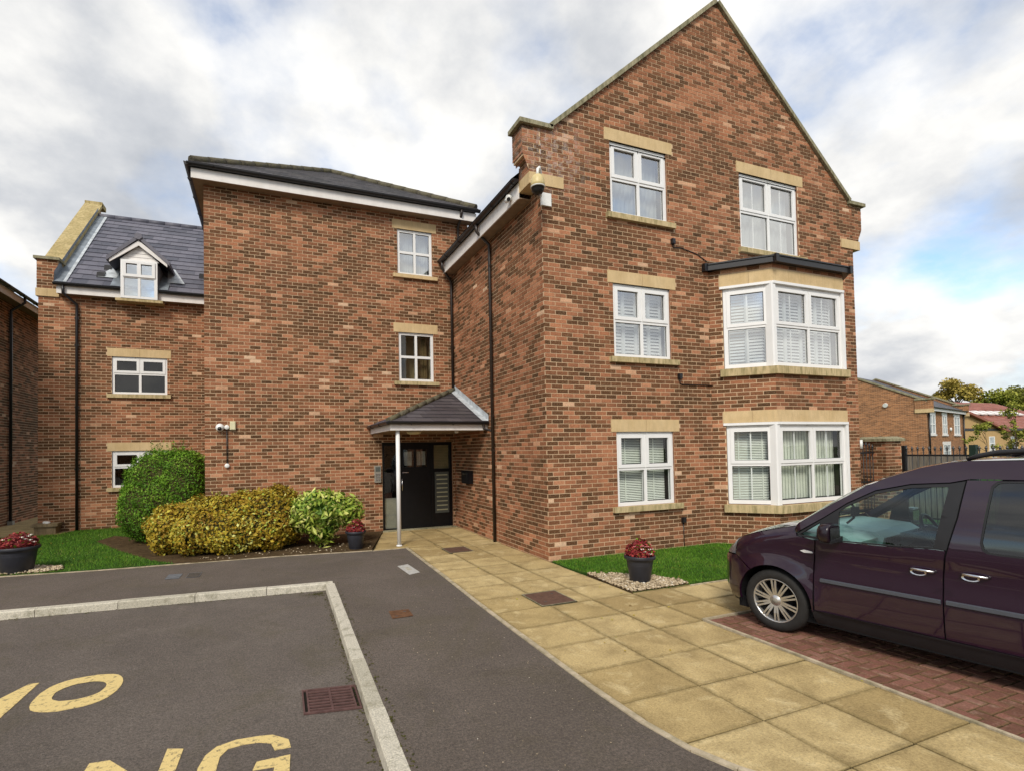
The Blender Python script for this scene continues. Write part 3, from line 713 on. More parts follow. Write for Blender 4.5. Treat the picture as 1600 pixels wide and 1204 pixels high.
# a re-laid strip in front of the bed
# kerb stones
ks = struct(empty('kerb', (-3.55, .25, 0)))
def kerb(p, q, side, n=None, L0=.915, w_=.118):
    p = Vector((*p, 0)); q = Vector((*q, 0)); d = (q-p); ln = d.length; d.normalize(); s_ = Vector((-d.y, d.x, 0))*side; k = 0.0; i = 0
    while k < ln-.02:
        e = min(ln, k+L0); a = p+d*(k+.004); b = p+d*(e-.004); ch = .012; h = random.uniform(-.003, .004); j = s_*random.uniform(-.004, .004)
        sec = [(0, -.12), (0, 0), (w_-ch, 0), (w_, -ch), (w_+.004, -.12)]
        m_ = MB(); n_ = len(sec)
        vs = [tuple(a+j+s_*o+Vector((0, 0, z+h))) for o, z in sec]+[tuple(b+j+s_*o+Vector((0, 0, z+h))) for o, z in sec]
        m_.add(vs, [tuple(range(n_))[::-1], tuple(range(n_, 2*n_))]+[(x, (x+1) % n_, n_+(x+1) % n_, n_+x) for x in range(n_)])
        fix_normals(m_.build('kerb_stone', 'kerb_stone', ks)); k = e; i += 1
kerb((-3.535, KL(-3.535)), (-12.7, KL(-12.7)), 1)
kerb((KR(.17), .165), (KR(-12), -12), -1, L0=.98)
# edging along the footway
ed = struct(empty('path_edging', (-2, 0, 0)))
def edging(pts, w_=.05, top=.012, seg=.9, parent=ed, name='edging_stone'):
    P = [Vector((*p, 0)) for p in pts]; acc = []
    for a, b in zip(P[:-1], P[1:]):
        n = max(1, round((b-a).length/seg)); acc += [a.lerp(b, i/n) for i in range(n)]
    acc.append(P[-1])
    for a, b in zip(acc[:-1], acc[1:]):
        d = (b-a).normalized(); s_ = Vector((d.y, -d.x, 0))*0; nrm = Vector((-d.y, d.x, 0)); a2 = a+d*.003; b2 = b-d*.003; h = top+random.uniform(-.003, .003)
        q = [a2, b2, b2+nrm*w_, a2+nrm*w_]; m_ = MB(); m_.hexa([(v.x, v.y, -.06) for v in q]+[(v.x, v.y, h) for v in q]); fix_normals(m_.build(name, 'edging', parent))
edging(EDGE)
edging([(-8.6, 2.93), (-7.1, 2.74), (-5.7, 2.66), (-4.1, 2.56), (-2.55, 2.33)], .045, .010)
edging([(-14, 3.6), (-8.6, 2.93)], .045, .010)
edging([(-2.56, 2.36), (-1.80, 5.0)], .04, .012)
edging([(-1.92, 2.33), (-2.55, 2.33)], .03, .006)
# paving
flat('path_bed', EDGE[::-1]+[(-2.55, 2.34), (-1.86, 4.66), (.02, 4.66), (.02, -2.12), (9.2, -2.12), (9.2, -6.74)], -.012, 'joint')
pv = struct(empty('paved_path', (0, 0, 0)))
def slab(poly, z=.0):
    n = len(poly); cx = sum(p[0] for p in poly)/n; cy = sum(p[1] for p in poly)/n; a = random.uniform(-.008, .008); b = random.uniform(-.008, .008); h = random.uniform(-.003, .004)
    zz = lambda x, y, q: z+h+a*(x-cx)+b*(y-cy)-q
    ins = [(x+(cx-x)*.02, y+(cy-y)*.02) for x, y in poly]; m_ = MB()
    m_.add([(x, y, zz(x, y, 0)) for x, y in ins]+[(x, y, zz(x, y, .006)) for x, y in poly]+[(x, y, -.05) for x, y in poly],
           [tuple(range(n))]+[(i, n+i, n+(i+1) % n, (i+1) % n) for i in range(n)]+[(n+i, 2*n+i, 2*n+(i+1) % n, n+(i+1) % n) for i in range(n)])
    m_.build('slab', 'slab', pv)
def eclip(q):      # keep what lies right of the footway edge
    for (x0, y0), (x1, y1) in zip(EDGE[:-1], EDGE[1:]):
        if y0 > 2: continue
        dx, dy = x1-x0, y1-y0; ln = math.hypot(dx, dy); nn = (dy/ln, -dx/ln); q = clip_half(q, nn, nn[0]*x0+nn[1]*y0-.058) if len(q) >= 3 else q
    return q
XS = [-2.16, -1.235, -.618, .006]; j = .0065
ys = [-3.275-.578*i for i in range(-14, 7)]
COV = [(-1.345, -.835, -2.11, -1.545), (-1.28, -.795, 1.43, 1.96)]
def cutout(q, holes):
    """split a slab round a cover let into it (rectangular remains)"""
    out = [q]
    for (a, b, c, d) in holes:
        new = []
        for p in out:
            inn = p
            for nn, dd in (((1, 0), b), ((-1, 0), -a), ((0, 1), d), ((0, -1), -c)):
                inn = clip_half(inn, nn, dd) if len(inn) > 2 else []
            if len(inn) < 3 or area(inn) < 1e-4: new.append(p); continue
            l = clip_half(p, (1, 0), a); r_ = clip_half(p, (-1, 0), -b); mid = clip_half(clip_half(p, (1, 0), b), (-1, 0), -a)
            t = clip_half(mid, (0, -1), -d) if len(mid) > 2 else []; bo = clip_half(mid, (0, 1), c) if len(mid) > 2 else []
            for z in (l, r_, t, bo):
                if len(z) >= 3 and area(z) > .003: new.append(z)
        out = new
    return out
for yi in range(len(ys)-1):
    y1, y0 = ys[yi], ys[yi+1]
    if y0 > 4.6: continue
    for xi in range(3):
        x0, x1 = XS[xi], XS[xi+1]
        if y0 > 2.0 and xi == 0: x0 = -2.7
        q = [(x0+j, y0+j), (x1-j, y0+j), (x1-j, min(y1, 4.62)-j), (x0+j, min(y1, 4.62)-j)]
        q = [(max(a, -2.7), b) for a, b in q]
        if y1 <= 2.4 or (y0 < 2.32): q = eclip(q) if y0 < 2.0 else q
        if xi == 0 and y0 < 2.0 < y1:
            p_ = eclip([(XS[0]+j, y0+j), (x1-j, y0+j), (x1-j, 2.335), (XS[0]+j, 2.335)])
            if len(p_) > 2:
                for p in cutout(p_, COV): slab(p)
            q = [(-2.7, 2.345), (x1-j, 2.345), (x1-j, y1-j), (-2.7, y1-j)]
        if y1 > 2.0:
            q = clip_half(q, (-.9606, .2780), -.9606*-2.52+.2780*2.36-.004) if len(q) > 2 else q      # edge of the bed
            q = q
        if len(q) < 3 or area(q) < .004: continue
        for p in cutout(q, COV): slab(p)
for yi in range(len(ys)-1):          # arm in front of the lawn and below the block paving
    y1, y0 = ys[yi], ys[yi+1]
    for k in range(15):
        x0 = .006+.6*k; x1 = x0+.6
        if -3.28 < y0 < -2.0 or (y0 > -3.3 and y1 < -2.0):
            slab([(x0+j, y0+j), (x1-j, y0+j), (x1-j, min(y1, -2.10)-j), (x0+j, min(y1, -2.10)-j)])
        elif y1 < -3.2:
            if y1 < -6.2:
                q = eclip([(x0+j, y0+j), (x1-j, y0+j), (x1-j, y1-j), (x0+j, y1-j)])
                if len(q) > 2: slab(q)
for p in ((0.006, -6.165, .03), ):   # narrow make-up strip beside the block edging
    pass
# covers let into the path and the footway
def cover(name, poly, z, mat, label, cat, rim=None, keys=True):
    cx = sum(p[0] for p in poly)/len(poly); cy = sum(p[1] for p in poly)/len(poly)
    t = thing(name, (cx, cy, z), label, cat)
    m_ = MB(); ins = [(x+(cx-x)*.07, y+(cy-y)*.07) for x, y in poly]; m_.prism(ins, z-.03, z+.003); fix_normals(m_.build('lid', mat, t))
    f_ = MB(); n = len(poly)
    i2 = [(x+(cx-x)*.055, y+(cy-y)*.055) for x, y in poly]
    f_.add([(x, y, z+.004) for x, y in poly]+[(x, y, z+.004) for x, y in i2]+[(x, y, z-.02) for x, y in i2], [(i, (i+1) % n, n+(i+1) % n, n+i) for i in range(n)]+[(n+i, n+(i+1) % n, 2*n+(i+1) % n, 2*n+i) for i in range(n)]); f_.build('frame', rim or mat, t)
    if keys:
        for fx in (.25, .75):
            k_ = MB(); x = poly[0][0]*(1-fx)+poly[2][0]*fx; y = poly[0][1]*(1-fx)+poly[2][1]*fx; k_.box(x-.018, x+.018, y-.010, y+.010, z+.003, z+.005); k_.build('key_hole', 'seal', t)
    return t
cover('manhole_cover', [(-1.34, -2.105), (-.84, -2.105), (-.84, -1.55), (-1.34, -1.55)], .002, 'iron_cover', 'large brown iron cover set in the buff slabs nearest the corner of the building', 'manhole cover', 'coping_stone')
cover('manhole_cover', [(-1.275, 1.435), (-.80, 1.435), (-.80, 1.955), (-1.275, 1.955)], .002, 'iron_cover', 'brown iron cover set in the slabs just outside the entrance porch', 'manhole cover', 'coping_stone')
cover('stop_valve_cover', [(-3.12, -1.80), (-2.87, -1.80), (-2.86, -1.53), (-3.10, -1.51)], .003, 'rust', 'small rusty square cover in the dark asphalt footway', 'manhole cover')
cover('drain_cover', [(-5.92, 1.53), (-5.72, 1.50), (-5.71, 1.83), (-5.91, 1.86)], .003, 'steel_cover', 'blue grey steel cover in the asphalt in front of the left lawn', 'drain cover', keys=False)
cover('drain_cover', [(-5.63, 1.49), (-5.44, 1.47), (-5.43, 1.80), (-5.62, 1.83)], .003, 'asphalt_patch', 'dark tarmac filled cover beside the blue grey steel one', 'drain cover', 'steel_cover', keys=False)
t = thing('tactile_plate', (-2.32, .53, 0), 'pale rectangular plate lying in the asphalt near the path to the door', 'ground plate')
m_ = MB(); m_.prism([(-2.395, .16), (-2.205, .25), (-2.235, .88), (-2.425, .81)], -.02, .006); fix_normals(m_.build('plate', 'pale_mark', t))
m_ = MB(); m_.prism([(-2.345, .42), (-2.275, .45), (-2.285, .66), (-2.355, .63)], .0, .009); fix_normals(m_.build('inset', 'concrete', t))
# gully grate
t = thing('gully_grate', (-3.98, -3.28, -.10), 'brown cast iron gully grate beside the kerb of the parking bay', 'drain grate')
ax = Vector((.965, -.262, 0)).normalized(); 
def gp(u, v, z): # local frame of the grate
    o = Vector((-4.195, -3.44, 0)); U_ = Vector((.435, -.08, 0)); V_ = Vector((.010, .42, 0)); p = o+U_*u+V_*v; return (p.x, p.y, z)
m_ = MB(); m_.add([gp(0, 0, -.0975), gp(1, 0, -.0975), gp(1, 1, -.0975), gp(0, 1, -.0975)], [(0, 1, 2, 3)]); m_.build('pit', 'dark_room', t)
fr = MB()
def gbar(m, u0, u1, v0, v1, z0=-.097, z1=-.084): m.hexa([gp(u0, v0, z0), gp(u1, v0, z0), gp(u1, v1, z0), gp(u0, v1, z0), gp(u0, v0, z1), gp(u1, v0, z1), gp(u1, v1, z1), gp(u0, v1, z1)])
gbar(fr, 0, 1, 0, .05); gbar(fr, 0, 1, .95, 1); gbar(fr, 0, .03, .05, .95); gbar(fr, .97, 1, .05, .95); gbar(fr, .48, .52, .05, .95); gbar(fr, .08, .11, .05, .95); gbar(fr, .89, .92, .05, .95)
fr.build('frame', 'grate_iron', t)
for i in range(7):
    b = MB(); v = .11+i*.122; gbar(b, .11, .48, v, v+.055, -.096, -.086); b.build('bar', 'grate_iron', t)
    b = MB(); gbar(b, .52, .89, v, v+.055, -.096, -.086); b.build('bar', 'grate_iron', t)
# block paving under the van: herringbone of 200 x 100 blocks
flat('block_bed', [(.062, -12), (9.3, -12), (9.3, -3.30), (.062, -3.30)], -.013, 'joint')
bp_ = struct(empty('block_paving', (.1, -3.3, 0)))
edging([(.012, -3.285), (9.2, -3.285)], .034, .010, .9, bp_); edging([(.05, -12), (.05, -3.285)], .034, .012, .9, bp_)
blocks = []
X0, Y0, X1, Y1 = .055, -6.6, 4.6, -3.292; u_ = .1
for i in range(-2, 48):
    for k in range(-2, 36):
        s_ = (i-k) % 4
        if s_ == 0: r4 = (i, k, 2, 1)
        elif s_ == 2 + 1: r4 = (i, k, 1, 2)
        else: continue
        x = X0+r4[0]*u_; y = Y1-r4[1]*u_
        a, b, c, d = x, x+r4[2]*u_, y-r4[3]*u_, y
        a = max(a, X0); b = min(b, X1); c = max(c, Y0); d = min(d, Y1)
        if b-a > .03 and d-c > .03: blocks.append((a, b, c, d))
def bsize(r):
    p = cam_px(((r[0]+r[1])/2, (r[2]+r[3])/2, 0))
    if p[2] < .5 or not(-10 < p[0] < 1620 and -10 < p[1] < 1230): return 0
    if r[0] > .75 and (r[2]+r[3])/2 > -4.0-.55*(r[0]-.4): return .01
    return 1/p[2]
blocks.sort(key=lambda r: -bsize(r)); BM = {}
rest = MB()
for i, (a, b, c, d) in enumerate(blocks):
    jg = .0065; h = random.uniform(-.003, .004)
    if i < 300 and bsize((a, b, c, d)) > 0:
        key = (round(b-a, 3), round(d-c, 3))
        if key not in BM:
            w2, l2 = key[0]/2-jg, key[1]/2-jg; m_ = MB()
            m_.add([(-w2+.005, -l2+.005, 0), (w2-.005, -l2+.005, 0), (w2-.005, l2-.005, 0), (-w2+.005, l2-.005, 0), (-w2, -l2, -.006), (w2, -l2, -.006), (w2, l2, -.006), (-w2, l2, -.006), (-w2, -l2, -.05), (w2, -l2, -.05), (w2, l2, -.05), (-w2, l2, -.05)],
                   [(0, 1, 2, 3)]+[(k, 4+k, 4+(k+1) % 4, (k+1) % 4) for k in range(4)]+[(4+k, 8+k, 8+(k+1) % 4, 4+(k+1) % 4) for k in range(4)])
            o = m_.build('paving_block', 'paving_block', None, True); BM[key] = o.data; C.objects.unlink(o); bpy.data.objects.remove(o)
        o = link(bpy.data.objects.new('paving_block', BM[key]), bp_); o.location = Vector(((a+b)/2, (c+d)/2, h))-WL[bp_]
        o.rotation_euler = (random.uniform(-.012, .012), random.uniform(-.012, .012), random.uniform(-.01, .01))
    else: rest.box(a+jg, b-jg, c+jg, d-jg, -.05, h, 0, random.random())
for k in range(60):                   # further rows under and beyond the van
    for i in range(44): rest.box(4.612+i*.1, 4.70+i*.1, -3.292-(k+1)*.1+.004, -3.292-k*.1-.004, -.05, random.uniform(-.002, .004), 0, random.random())
o = rest.build('paving', 'block_many', bp_); o['kind'] = 'stuff'
# painted letters on the bay
lt = struct(empty('road_marking', (-5.4, -3, -.1)))
def paint(name, polys, label=None):
    m_ = MB()
    for outer, holes in polys:
        V2, F2 = cdt(outer, holes); z = -.0955
        m_.add([(x, y, z) for x, y in V2], F2); n = len(outer)
        m_.add([(x, y, z) for x, y in outer]+[(x, y, -.1005) for x, y in outer], [(i, n+i, n+(i+1) % n, (i+1) % n) for i in range(n)])
    o = fix_normals(m_.build(name, 'road_paint', lt)); 
    if label: o['label'] = label
def ringpts(cx, cy, a, b, n=30, e=2.5):
    r_ = []
    for i in range(n):
        t_ = 2*math.pi*i/n; c, s_ = math.cos(t_), math.sin(t_)
        r_.append((cx+a*math.copysign(abs(c)**(2/e), c), cy+b*math.copysign(abs(s_)**(2/e), s_)))
    return r_
def rough(p, k=.004): return [(x+random.uniform(-k, k), y+random.uniform(-k, k)) for x, y in p]
paint('letter', [(rough(ringpts(-5.958, -2.238, .308, .338)), [rough(ringpts(-5.955, -2.225, .188, .175, 24, 2.2))])], 'yellow painted letter O')
sk = .06
paint('letter', [([(-6.352, -1.883), (-6.425, -1.872), (-6.60, -2.25), (-6.72, -1.86), (-6.82, -1.86), (-6.86, -2.56), (-6.76, -2.56), (-6.735, -2.15), (-6.48, -2.56), (-6.385, -2.56)], [])], 'yellow painted letter N beside the O')
paint('letter', [(rough([(-4.992, -3.578), (-5.097, -3.535), (-5.11, -3.95), (-5.43, -3.533), (-5.546, -3.517), (-5.58, -4.20), (-5.46, -4.21), (-5.45, -3.78), (-5.115, -4.22), (-5.02, -4.22)], .003), [])], 'yellow painted letter N in the lower line')
gr = []
G0 = (-4.585, -3.925)
def arc(a0, a1, rx, ry, n): return [(G0[0]+rx*math.cos(R(a0+(a1-a0)*i/n)), G0[1]+ry*math.sin(R(a0+(a1-a0)*i/n))) for i in range(n+1)]
gout = [(-4.306, -3.853), (-4.318, -3.745), (-4.42, -3.637), (-4.51, -3.618), (-4.66, -3.603), (-4.78, -3.645), (-4.845, -3.73), (-4.872, -3.87), (-4.875, -4.02), (-4.84, -4.16), (-4.76, -4.24), (-4.62, -4.275), (-4.46, -4.27), (-4.36, -4.23), (-4.325, -4.16), (-4.31, -3.945), (-4.520, -3.938), (-4.545, -4.03), (-4.414, -4.045), (-4.425, -4.14), (-4.50, -4.18), (-4.63, -4.18), (-4.72, -4.14), (-4.757, -4.04), (-4.762, -3.93), (-4.749, -3.78), (-4.70, -3.70), (-4.60, -3.69), (-4.509, -3.702), (-4.434, -3.747), (-4.411, -3.845)]
paint('letter', [(rough(gout, .003), [])], 'yellow painted letter G')
# left: bed, lawn and back path
flat('flower_bed', [(-5.95, 2.72), (-5.7, 2.70), (-4.1, 2.60), (-2.56, 2.38), (-1.86, 4.57), (-5.65, 4.57), (-5.75, 4.9), (-7.8, 6.9), (-8.0, 6.2), (-7.2, 4.6), (-6.4, 3.2)], .022, 'soil')
flat('back_path', [(-25, 8.4), (-9.75, 7.9), (-9.25, 7.95), (-9.05, 8.5), (-9.85, 8.6), (-9.85, 22), (-25, 22)], .012, 'slab')
LAWN_L = [(-25, 4.9), (-8.5, 2.97), (-7.1, 2.79), (-5.95, 2.72), (-6.4, 3.2), (-7.2, 4.6), (-8.0, 6.2), (-7.8, 6.9), (-5.75, 4.9), (-5.6, 8.5), (-9.05, 8.5), (-9.25, 7.95), (-9.75, 7.9), (-25, 8.4)]
flat('lawn', LAWN_L, .016, 'turf')
LAWN_R = [(.03, -.02), (.02, -.55), (.075, -1.03), (.03, -2.10), (9.0, -2.10), (9.0, -.02), (7.31, -.02), (6.53, -.80), (4.51, -.80), (3.73, -.02)]
flat('lawn', LAWN_R, .006, 'turf')
edging([(9.0, -2.135), (.95, -2.135)], .03, .014)
GRAV_R = [(.06, -1.0), (.015, -1.6), (.02, -2.09), (.35, -2.098), (.98, -2.09), (1.02, -1.95), (.82, -1.55), (.45, -1.25)]
GRAV_L = [(-9.2, 3.10), (-8.35, 2.98), (-7.85, 2.93), (-7.65, 3.02), (-7.72, 3.3), (-8.2, 3.55), (-9.2, 3.6)]
def in_any(p, ps): return any(inside(p, q) for q in ps)
def grass(poly, n, bbox, holes, zb, hmin=.018, hmax=.045):
    P_ = []
    while len(P_) < n:
        x = random.uniform(bbox[0], bbox[1]); y = random.uniform(bbox[2], bbox[3])
        if inside((x, y), poly) and not in_any((x, y), holes): P_.append((x, y))
    P_ = np.array(P_); a = rng.uniform(0, 2*np.pi, n); h = rng.uniform(hmin, hmax, n); wd = rng.uniform(.0025, .005, n); ln = rng.normal(0, .014, (n, 2))
    V = np.zeros((n, 3, 3)); dx = np.cos(a)*wd; dy = np.sin(a)*wd
    V[:, 0, 0] = P_[:, 0]-dx; V[:, 0, 1] = P_[:, 1]-dy; V[:, 1, 0] = P_[:, 0]+dx; V[:, 1, 1] = P_[:, 1]+dy; V[:, :2, 2] = zb
    V[:, 2, 0] = P_[:, 0]+ln[:, 0]; V[:, 2, 1] = P_[:, 1]+ln[:, 1]; V[:, 2, 2] = zb+h
    pn = np.sin(P_[:, 0]*2.3+1)*np.sin(P_[:, 1]*2.9)*.12
    o = np_mesh('grass', V.reshape(-1, 3), np.arange(3*n).reshape(-1, 3), np.clip(rng.beta(2.2, 2.6, n)+pn, 0, 1), 'grass'); o['kind'] = 'stuff'; return o
tag(grass(LAWN_R, 42000, (.0, 6.0, -2.12, 0), [GRAV_R], .005, .016, .042), 'mown green grass of the small front lawn under the bay window', 'grass')
tag(grass(LAWN_L, 46000, (-11.5, -5.6, 2.7, 8.5), [GRAV_L], .014, .02, .055), 'mown green grass of the lawn left of the hedges', 'grass')
def pebbles(poly, n, bbox, zb, smin=.010, smax=.024, exclude=None):
    V = []; F_ = []; T = []; base = np.array([(1, 0, 0), (0, 1, 0), (-1, 0, 0), (0, -1, 0), (0, 0, 1), (0, 0, -1), (.6, .6, .5), (-.6, .6, .5), (-.6, -.6, .5), (.6, -.6, .5)])
    tri = [(0, 6, 9), (0, 1, 6), (1, 7, 6), (1, 2, 7), (2, 8, 7), (2, 3, 8), (3, 9, 8), (3, 0, 9), (6, 7, 4), (7, 8, 4), (8, 9, 4), (9, 6, 4), (1, 0, 5), (2, 1, 5), (3, 2, 5), (0, 3, 5)]
    c = 0
    while c < n:
        x = random.uniform(bbox[0], bbox[1]); y = random.uniform(bbox[2], bbox[3])
        if not inside((x, y), poly) or (exclude and exclude(x, y)): continue
        s_ = random.uniform(smin, smax); a = random.uniform(0, 6.3); sx, sy, sz = s_*random.uniform(.8, 1.5), s_*random.uniform(.7, 1.1), s_*random.uniform(.5, .8)
        b = base*rng.uniform(.82, 1.1, (10, 1))*np.array([sx, sy, sz]); q = np.stack([b[:, 0]*math.cos(a)-b[:, 1]*math.sin(a)+x, b[:, 0]*math.sin(a)+b[:, 1]*math.cos(a)+y, b[:, 2]+zb+random.uniform(0, s_*.9)], 1)
        k = len(V)*10; V.append(q); F_ += [(i+k, j_+k, l+k) for i, j_, l in tri]; T += [min(1, max(0, random.gauss(.45, .24)))]*16; c += 1
    o = np_mesh('gravel', np.concatenate(V), F_, T, 'pebble', None, True); o['kind'] = 'stuff'; return o
flat('gravel_bed', GRAV_R, .011, 'soil'); flat('gravel_bed', GRAV_L, .021, 'soil')
tag(pebbles(GRAV_R, 2100, (0, 1.05, -2.12, -1.0), .016), 'pale pebbles around the plant pot on the front lawn corner', 'gravel')
tag(pebbles(GRAV_L, 1500, (-9.2, -7.6, 2.9, 3.6), .026, .012, .028), 'pale pebbles around the plant pot beside the left lawn', 'gravel')
tag(pebbles([(-5.6, 2.73), (-2.6, 2.42), (-2.3, 3.3), (-3.6, 3.3), (-5.6, 2.95)], 110, (-5.6, -2.3, 2.4, 3.3), .024, .006, .02), 'scattered small stones on the bare soil of the bed', 'gravel')
# loose grit and small chips on the footway
GR = []
tag(pebbles([(-3.3, -5.6), (-2.15, -5.2), (-2.12, -.8), (-2.6, -.8), (-3.4, -3.0)], 150, (-3.4, -2.1, -5.6, -.8), .001, .002, .0055), 'scattered pale grit on the dark asphalt footway', 'grit')

# fallen leaves and moss along the kerbs
P_ = []
for i in range(900):
    if i < 160: x = -3.72-abs(random.gauss(0, .10)); y = .10-abs(random.gauss(0, .10)); z = -.097
    elif random.random() < .5: y = random.uniform(-4.8, .15); x = KR(y)-.125-abs(random.gauss(0, .03)); z = -.097
    elif random.random() < .5: y = random.uniform(-4.8, .2); x = KR(y)+.01+abs(random.gauss(0, .025)); z = .003
    else: x = random.uniform(-7.8, -3.8); y = KL(x)-.125-abs(random.gauss(0, .04)); z = -.097
    P_.append((x+random.gauss(0, .012), y, z))
P_ = np.array(P_); n = len(P_); a_ = rng.uniform(0, 6.28, n); s_ = rng.uniform(.005, .016, n); V = np.zeros((n, 4, 3))
for k in range(4): V[:, k, 0] = P_[:, 0]+np.cos(a_+k*1.57)*s_*(1 if k % 2 else .5); V[:, k, 1] = P_[:, 1]+np.sin(a_+k*1.57)*s_*(1 if k % 2 else .5); V[:, k, 2] = P_[:, 2]+rng.uniform(0, .006, n)
o = tag(np_mesh('leaf_litter', V.reshape(-1, 3), np.arange(4*n).reshape(-1, 4), rng.uniform(0, .7, n), 'moss'), 'moss and leaf litter gathered along the kerbs of the parking bay', 'leaf litter', kind='stuff')

# a few fallen leaves on the lawns and the path
P_ = []
for i in range(150):
    k = i % 3
    if k == 0: P_.append((random.uniform(.2, 4.5), random.uniform(-2.05, -.2), .035))
    elif k == 1: P_.append((random.uniform(-9.5, -6.3), random.uniform(3.2, 7.5), .05))
    else: P_.append((random.uniform(-1.85, .0)+abs(random.gauss(0, .4))*0, random.uniform(-5.0, 3.0), .006))
P_ = np.array(P_); n = len(P_); a_ = rng.uniform(0, 6.28, n); s_ = rng.uniform(.010, .024, n); V = np.zeros((n, 4, 3))
for k in range(4): V[:, k, 0] = P_[:, 0]+np.cos(a_+k*1.57)*s_*(1 if k % 2 else .55); V[:, k, 1] = P_[:, 1]+np.sin(a_+k*1.57)*s_*(1 if k % 2 else .55); V[:, k, 2] = P_[:, 2]+rng.uniform(0, .010, n)
tag(np_mesh('fallen_leaves', V.reshape(-1, 3), np.arange(4*n).reshape(-1, 4), rng.uniform(0, .8, n), 'leaf_gold'), 'scattered fallen autumn leaves on the lawns and the slab path', 'fallen leaves', kind='stuff')

# ================================================================== MAIN BUILDING
B = thing('apartment_building', (0, 0, 0), 'red brick apartment building with a stone coped gable, canted bay windows and entrance porch', 'building')
A_, B_, C_, D_ = (3.74, 0), (4.52, -.78), (6.52, -.78), (7.30, 0)
fl = math.hypot(.78, .78)
# openings (u0, z0, u1, z1)
W1 = (1.437, 6.17, 2.754, 7.52); W2 = (1.437, 3.545, 2.754, 4.895); W3 = (1.437, .845, 2.754, 2.195); W4 = (4.655, 5.945, 6.375, 7.52)
LI = lambda w_, a, b, h=.225: (a, w_[3], b, w_[3]+h)
SI = lambda w_, a, b, h=.10: (a, w_[1]-h, b, w_[1])
gl = (1.32, 2.89); g4 = (4.58, 6.55)
zs = 7.445
lowerW1 = (W1[0], W1[1], W1[2], zs); upW1 = (W1[0], zs, W1[2], W1[3]); lowerW4 = (W4[0], W4[1], W4[2], zs); upW4 = (W4[0], zs, W4[2], W4[3])
front = Wall((0, 0), (1, 0), [(0, -.1), (8.18, -.1), (8.18, zs), (0, zs)], [W2, W3, lowerW1, lowerW4],
             [LI(W2, *gl), LI(W3, *gl), SI(W1, *gl), SI(W2, *gl), SI(W3, *gl), SI(W4, *g4), (3.76, -.1, 7.28, 5.33), (-.1, 6.43, .43, 6.63), (7.77, 6.36, 8.3, 6.56)])
gab = Wall((0, 0), (1, 0), [(.17, zs), (8.08, zs), (4.14, 10.90)], [upW1, upW4], [LI(W1, *gl), LI(W4, *g4)])
gW = Wall((0, 0), (1, 0), [(0, -.1), (8.18, -.1), (8.18, 11), (0, 11)])
side = Wall((0, 4.578), (0, -1), [(0, -.1), (4.578, -.1), (4.578, 6.78), (0, 6.78)], [], [(4.25, 6.43, 4.7, 6.63)], ph=.06)
S1 = (4.237, 6.235, 5.123, 7.36); S2 = (4.237, 3.61, 5.123, 4.81); sl = (4.115, 5.239); DO = (3.79, -.1, 5.575, 2.13)
stair = Wall((-5.653, 4.578), (1, 0), [(0, -.1), (6.1, -.1), (6.1, 7.75), (0, 7.75)], [S1, S2, DO], [LI(S1, *sl), LI(S2, *sl), SI(S1, *sl, .09), SI(S2, *sl, .09), (5.70, -.1, 6.2, 6.55)], z0=.01)
bw1 = (.77, 2.345); bw2 = (3.39, 5.01)
def facet(O, U, ln, a, b):
    hs = [(a, bw1[0], b, bw1[1]), (a, bw2[0], b, bw2[1])]
    nb = [(-.1, .62, ln+.1, .77), (-.1, bw1[1], ln+.1, bw1[1]+.225), (-.1, bw2[0]-.15, ln+.1, bw2[0]), (-.1, bw2[1], ln+.1, bw2[1]+.235)]
    return Wall(O, U, [(0, -.1), (ln, -.1), (ln, 5.36), (0, 5.36)], hs, nb)
bl_ = facet(A_, (1, -1), fl, .24, fl-.0); bc_ = facet(B_, (1, 0), 2.0, .0, 2.0); br_ = facet(C_, (1, 1), fl, .0, fl-.24)
for f_, q0, q1 in ((bl_, .185, fl+.1), (br_, -.1, fl-.185)):
    f_.nb = [(max(a, q0) if i > 1 else a, b, min(c, q1) if i > 1 else c, d) for i, (a, b, c, d) in enumerate(f_.nb)]
# corbelled shoulders
kf = Wall((-.36, 0), (1, 0), [(.13, 6.64), (.355, 6.64), (.355, 7.43), (0, 7.43), (0, 6.95)])
k1 = Wall((-.235, .37), (0, -1), [(0, 6.64), (.37, 6.64), (.37, 6.86), (0, 6.86)]); k2 = Wall((-.295, .37), (0, -1), [(0, 6.86), (.37, 6.86), (.37, 6.94), (0, 6.94)]); k3 = Wall((-.355, .37), (0, -1), [(0, 6.94), (.37, 6.94), (.37, 7.43), (0, 7.43)])
kr = Wall((8.185, 0), (1, 0), [(0, 6.57), (.20, 6.57), (.33, 6.86), (.33, 7.38), (0, 7.38)])
def hid(c):
    if c[1] < -.05 and c[0] > 5.0 and c[2] < .8: return True           # behind the van
    if c[1] > 4.5 and c[2] < 1.2 and c[0] < -2.2: return True          # behind the hedge
    return False
masonry([front, gab, side, stair, bl_, bc_, br_, kf, k1, k2, k3, kr], B, 300, hid)
m_ = MB(); m_.box(-.225, -.01, .015, .36, 6.64, 6.9); m_.box(-.345, -.01, .015, .36, 6.9, 7.42); m_.build('shoulder_core', 'mortar', B); m_ = MB(); m_.box(8.19, 8.50, .015, .36, 6.85, 7.38); m_.box(8.19, 8.38, .015, .36, 6.57, 6.85)
m_.build('shoulder_core', 'mortar', B)
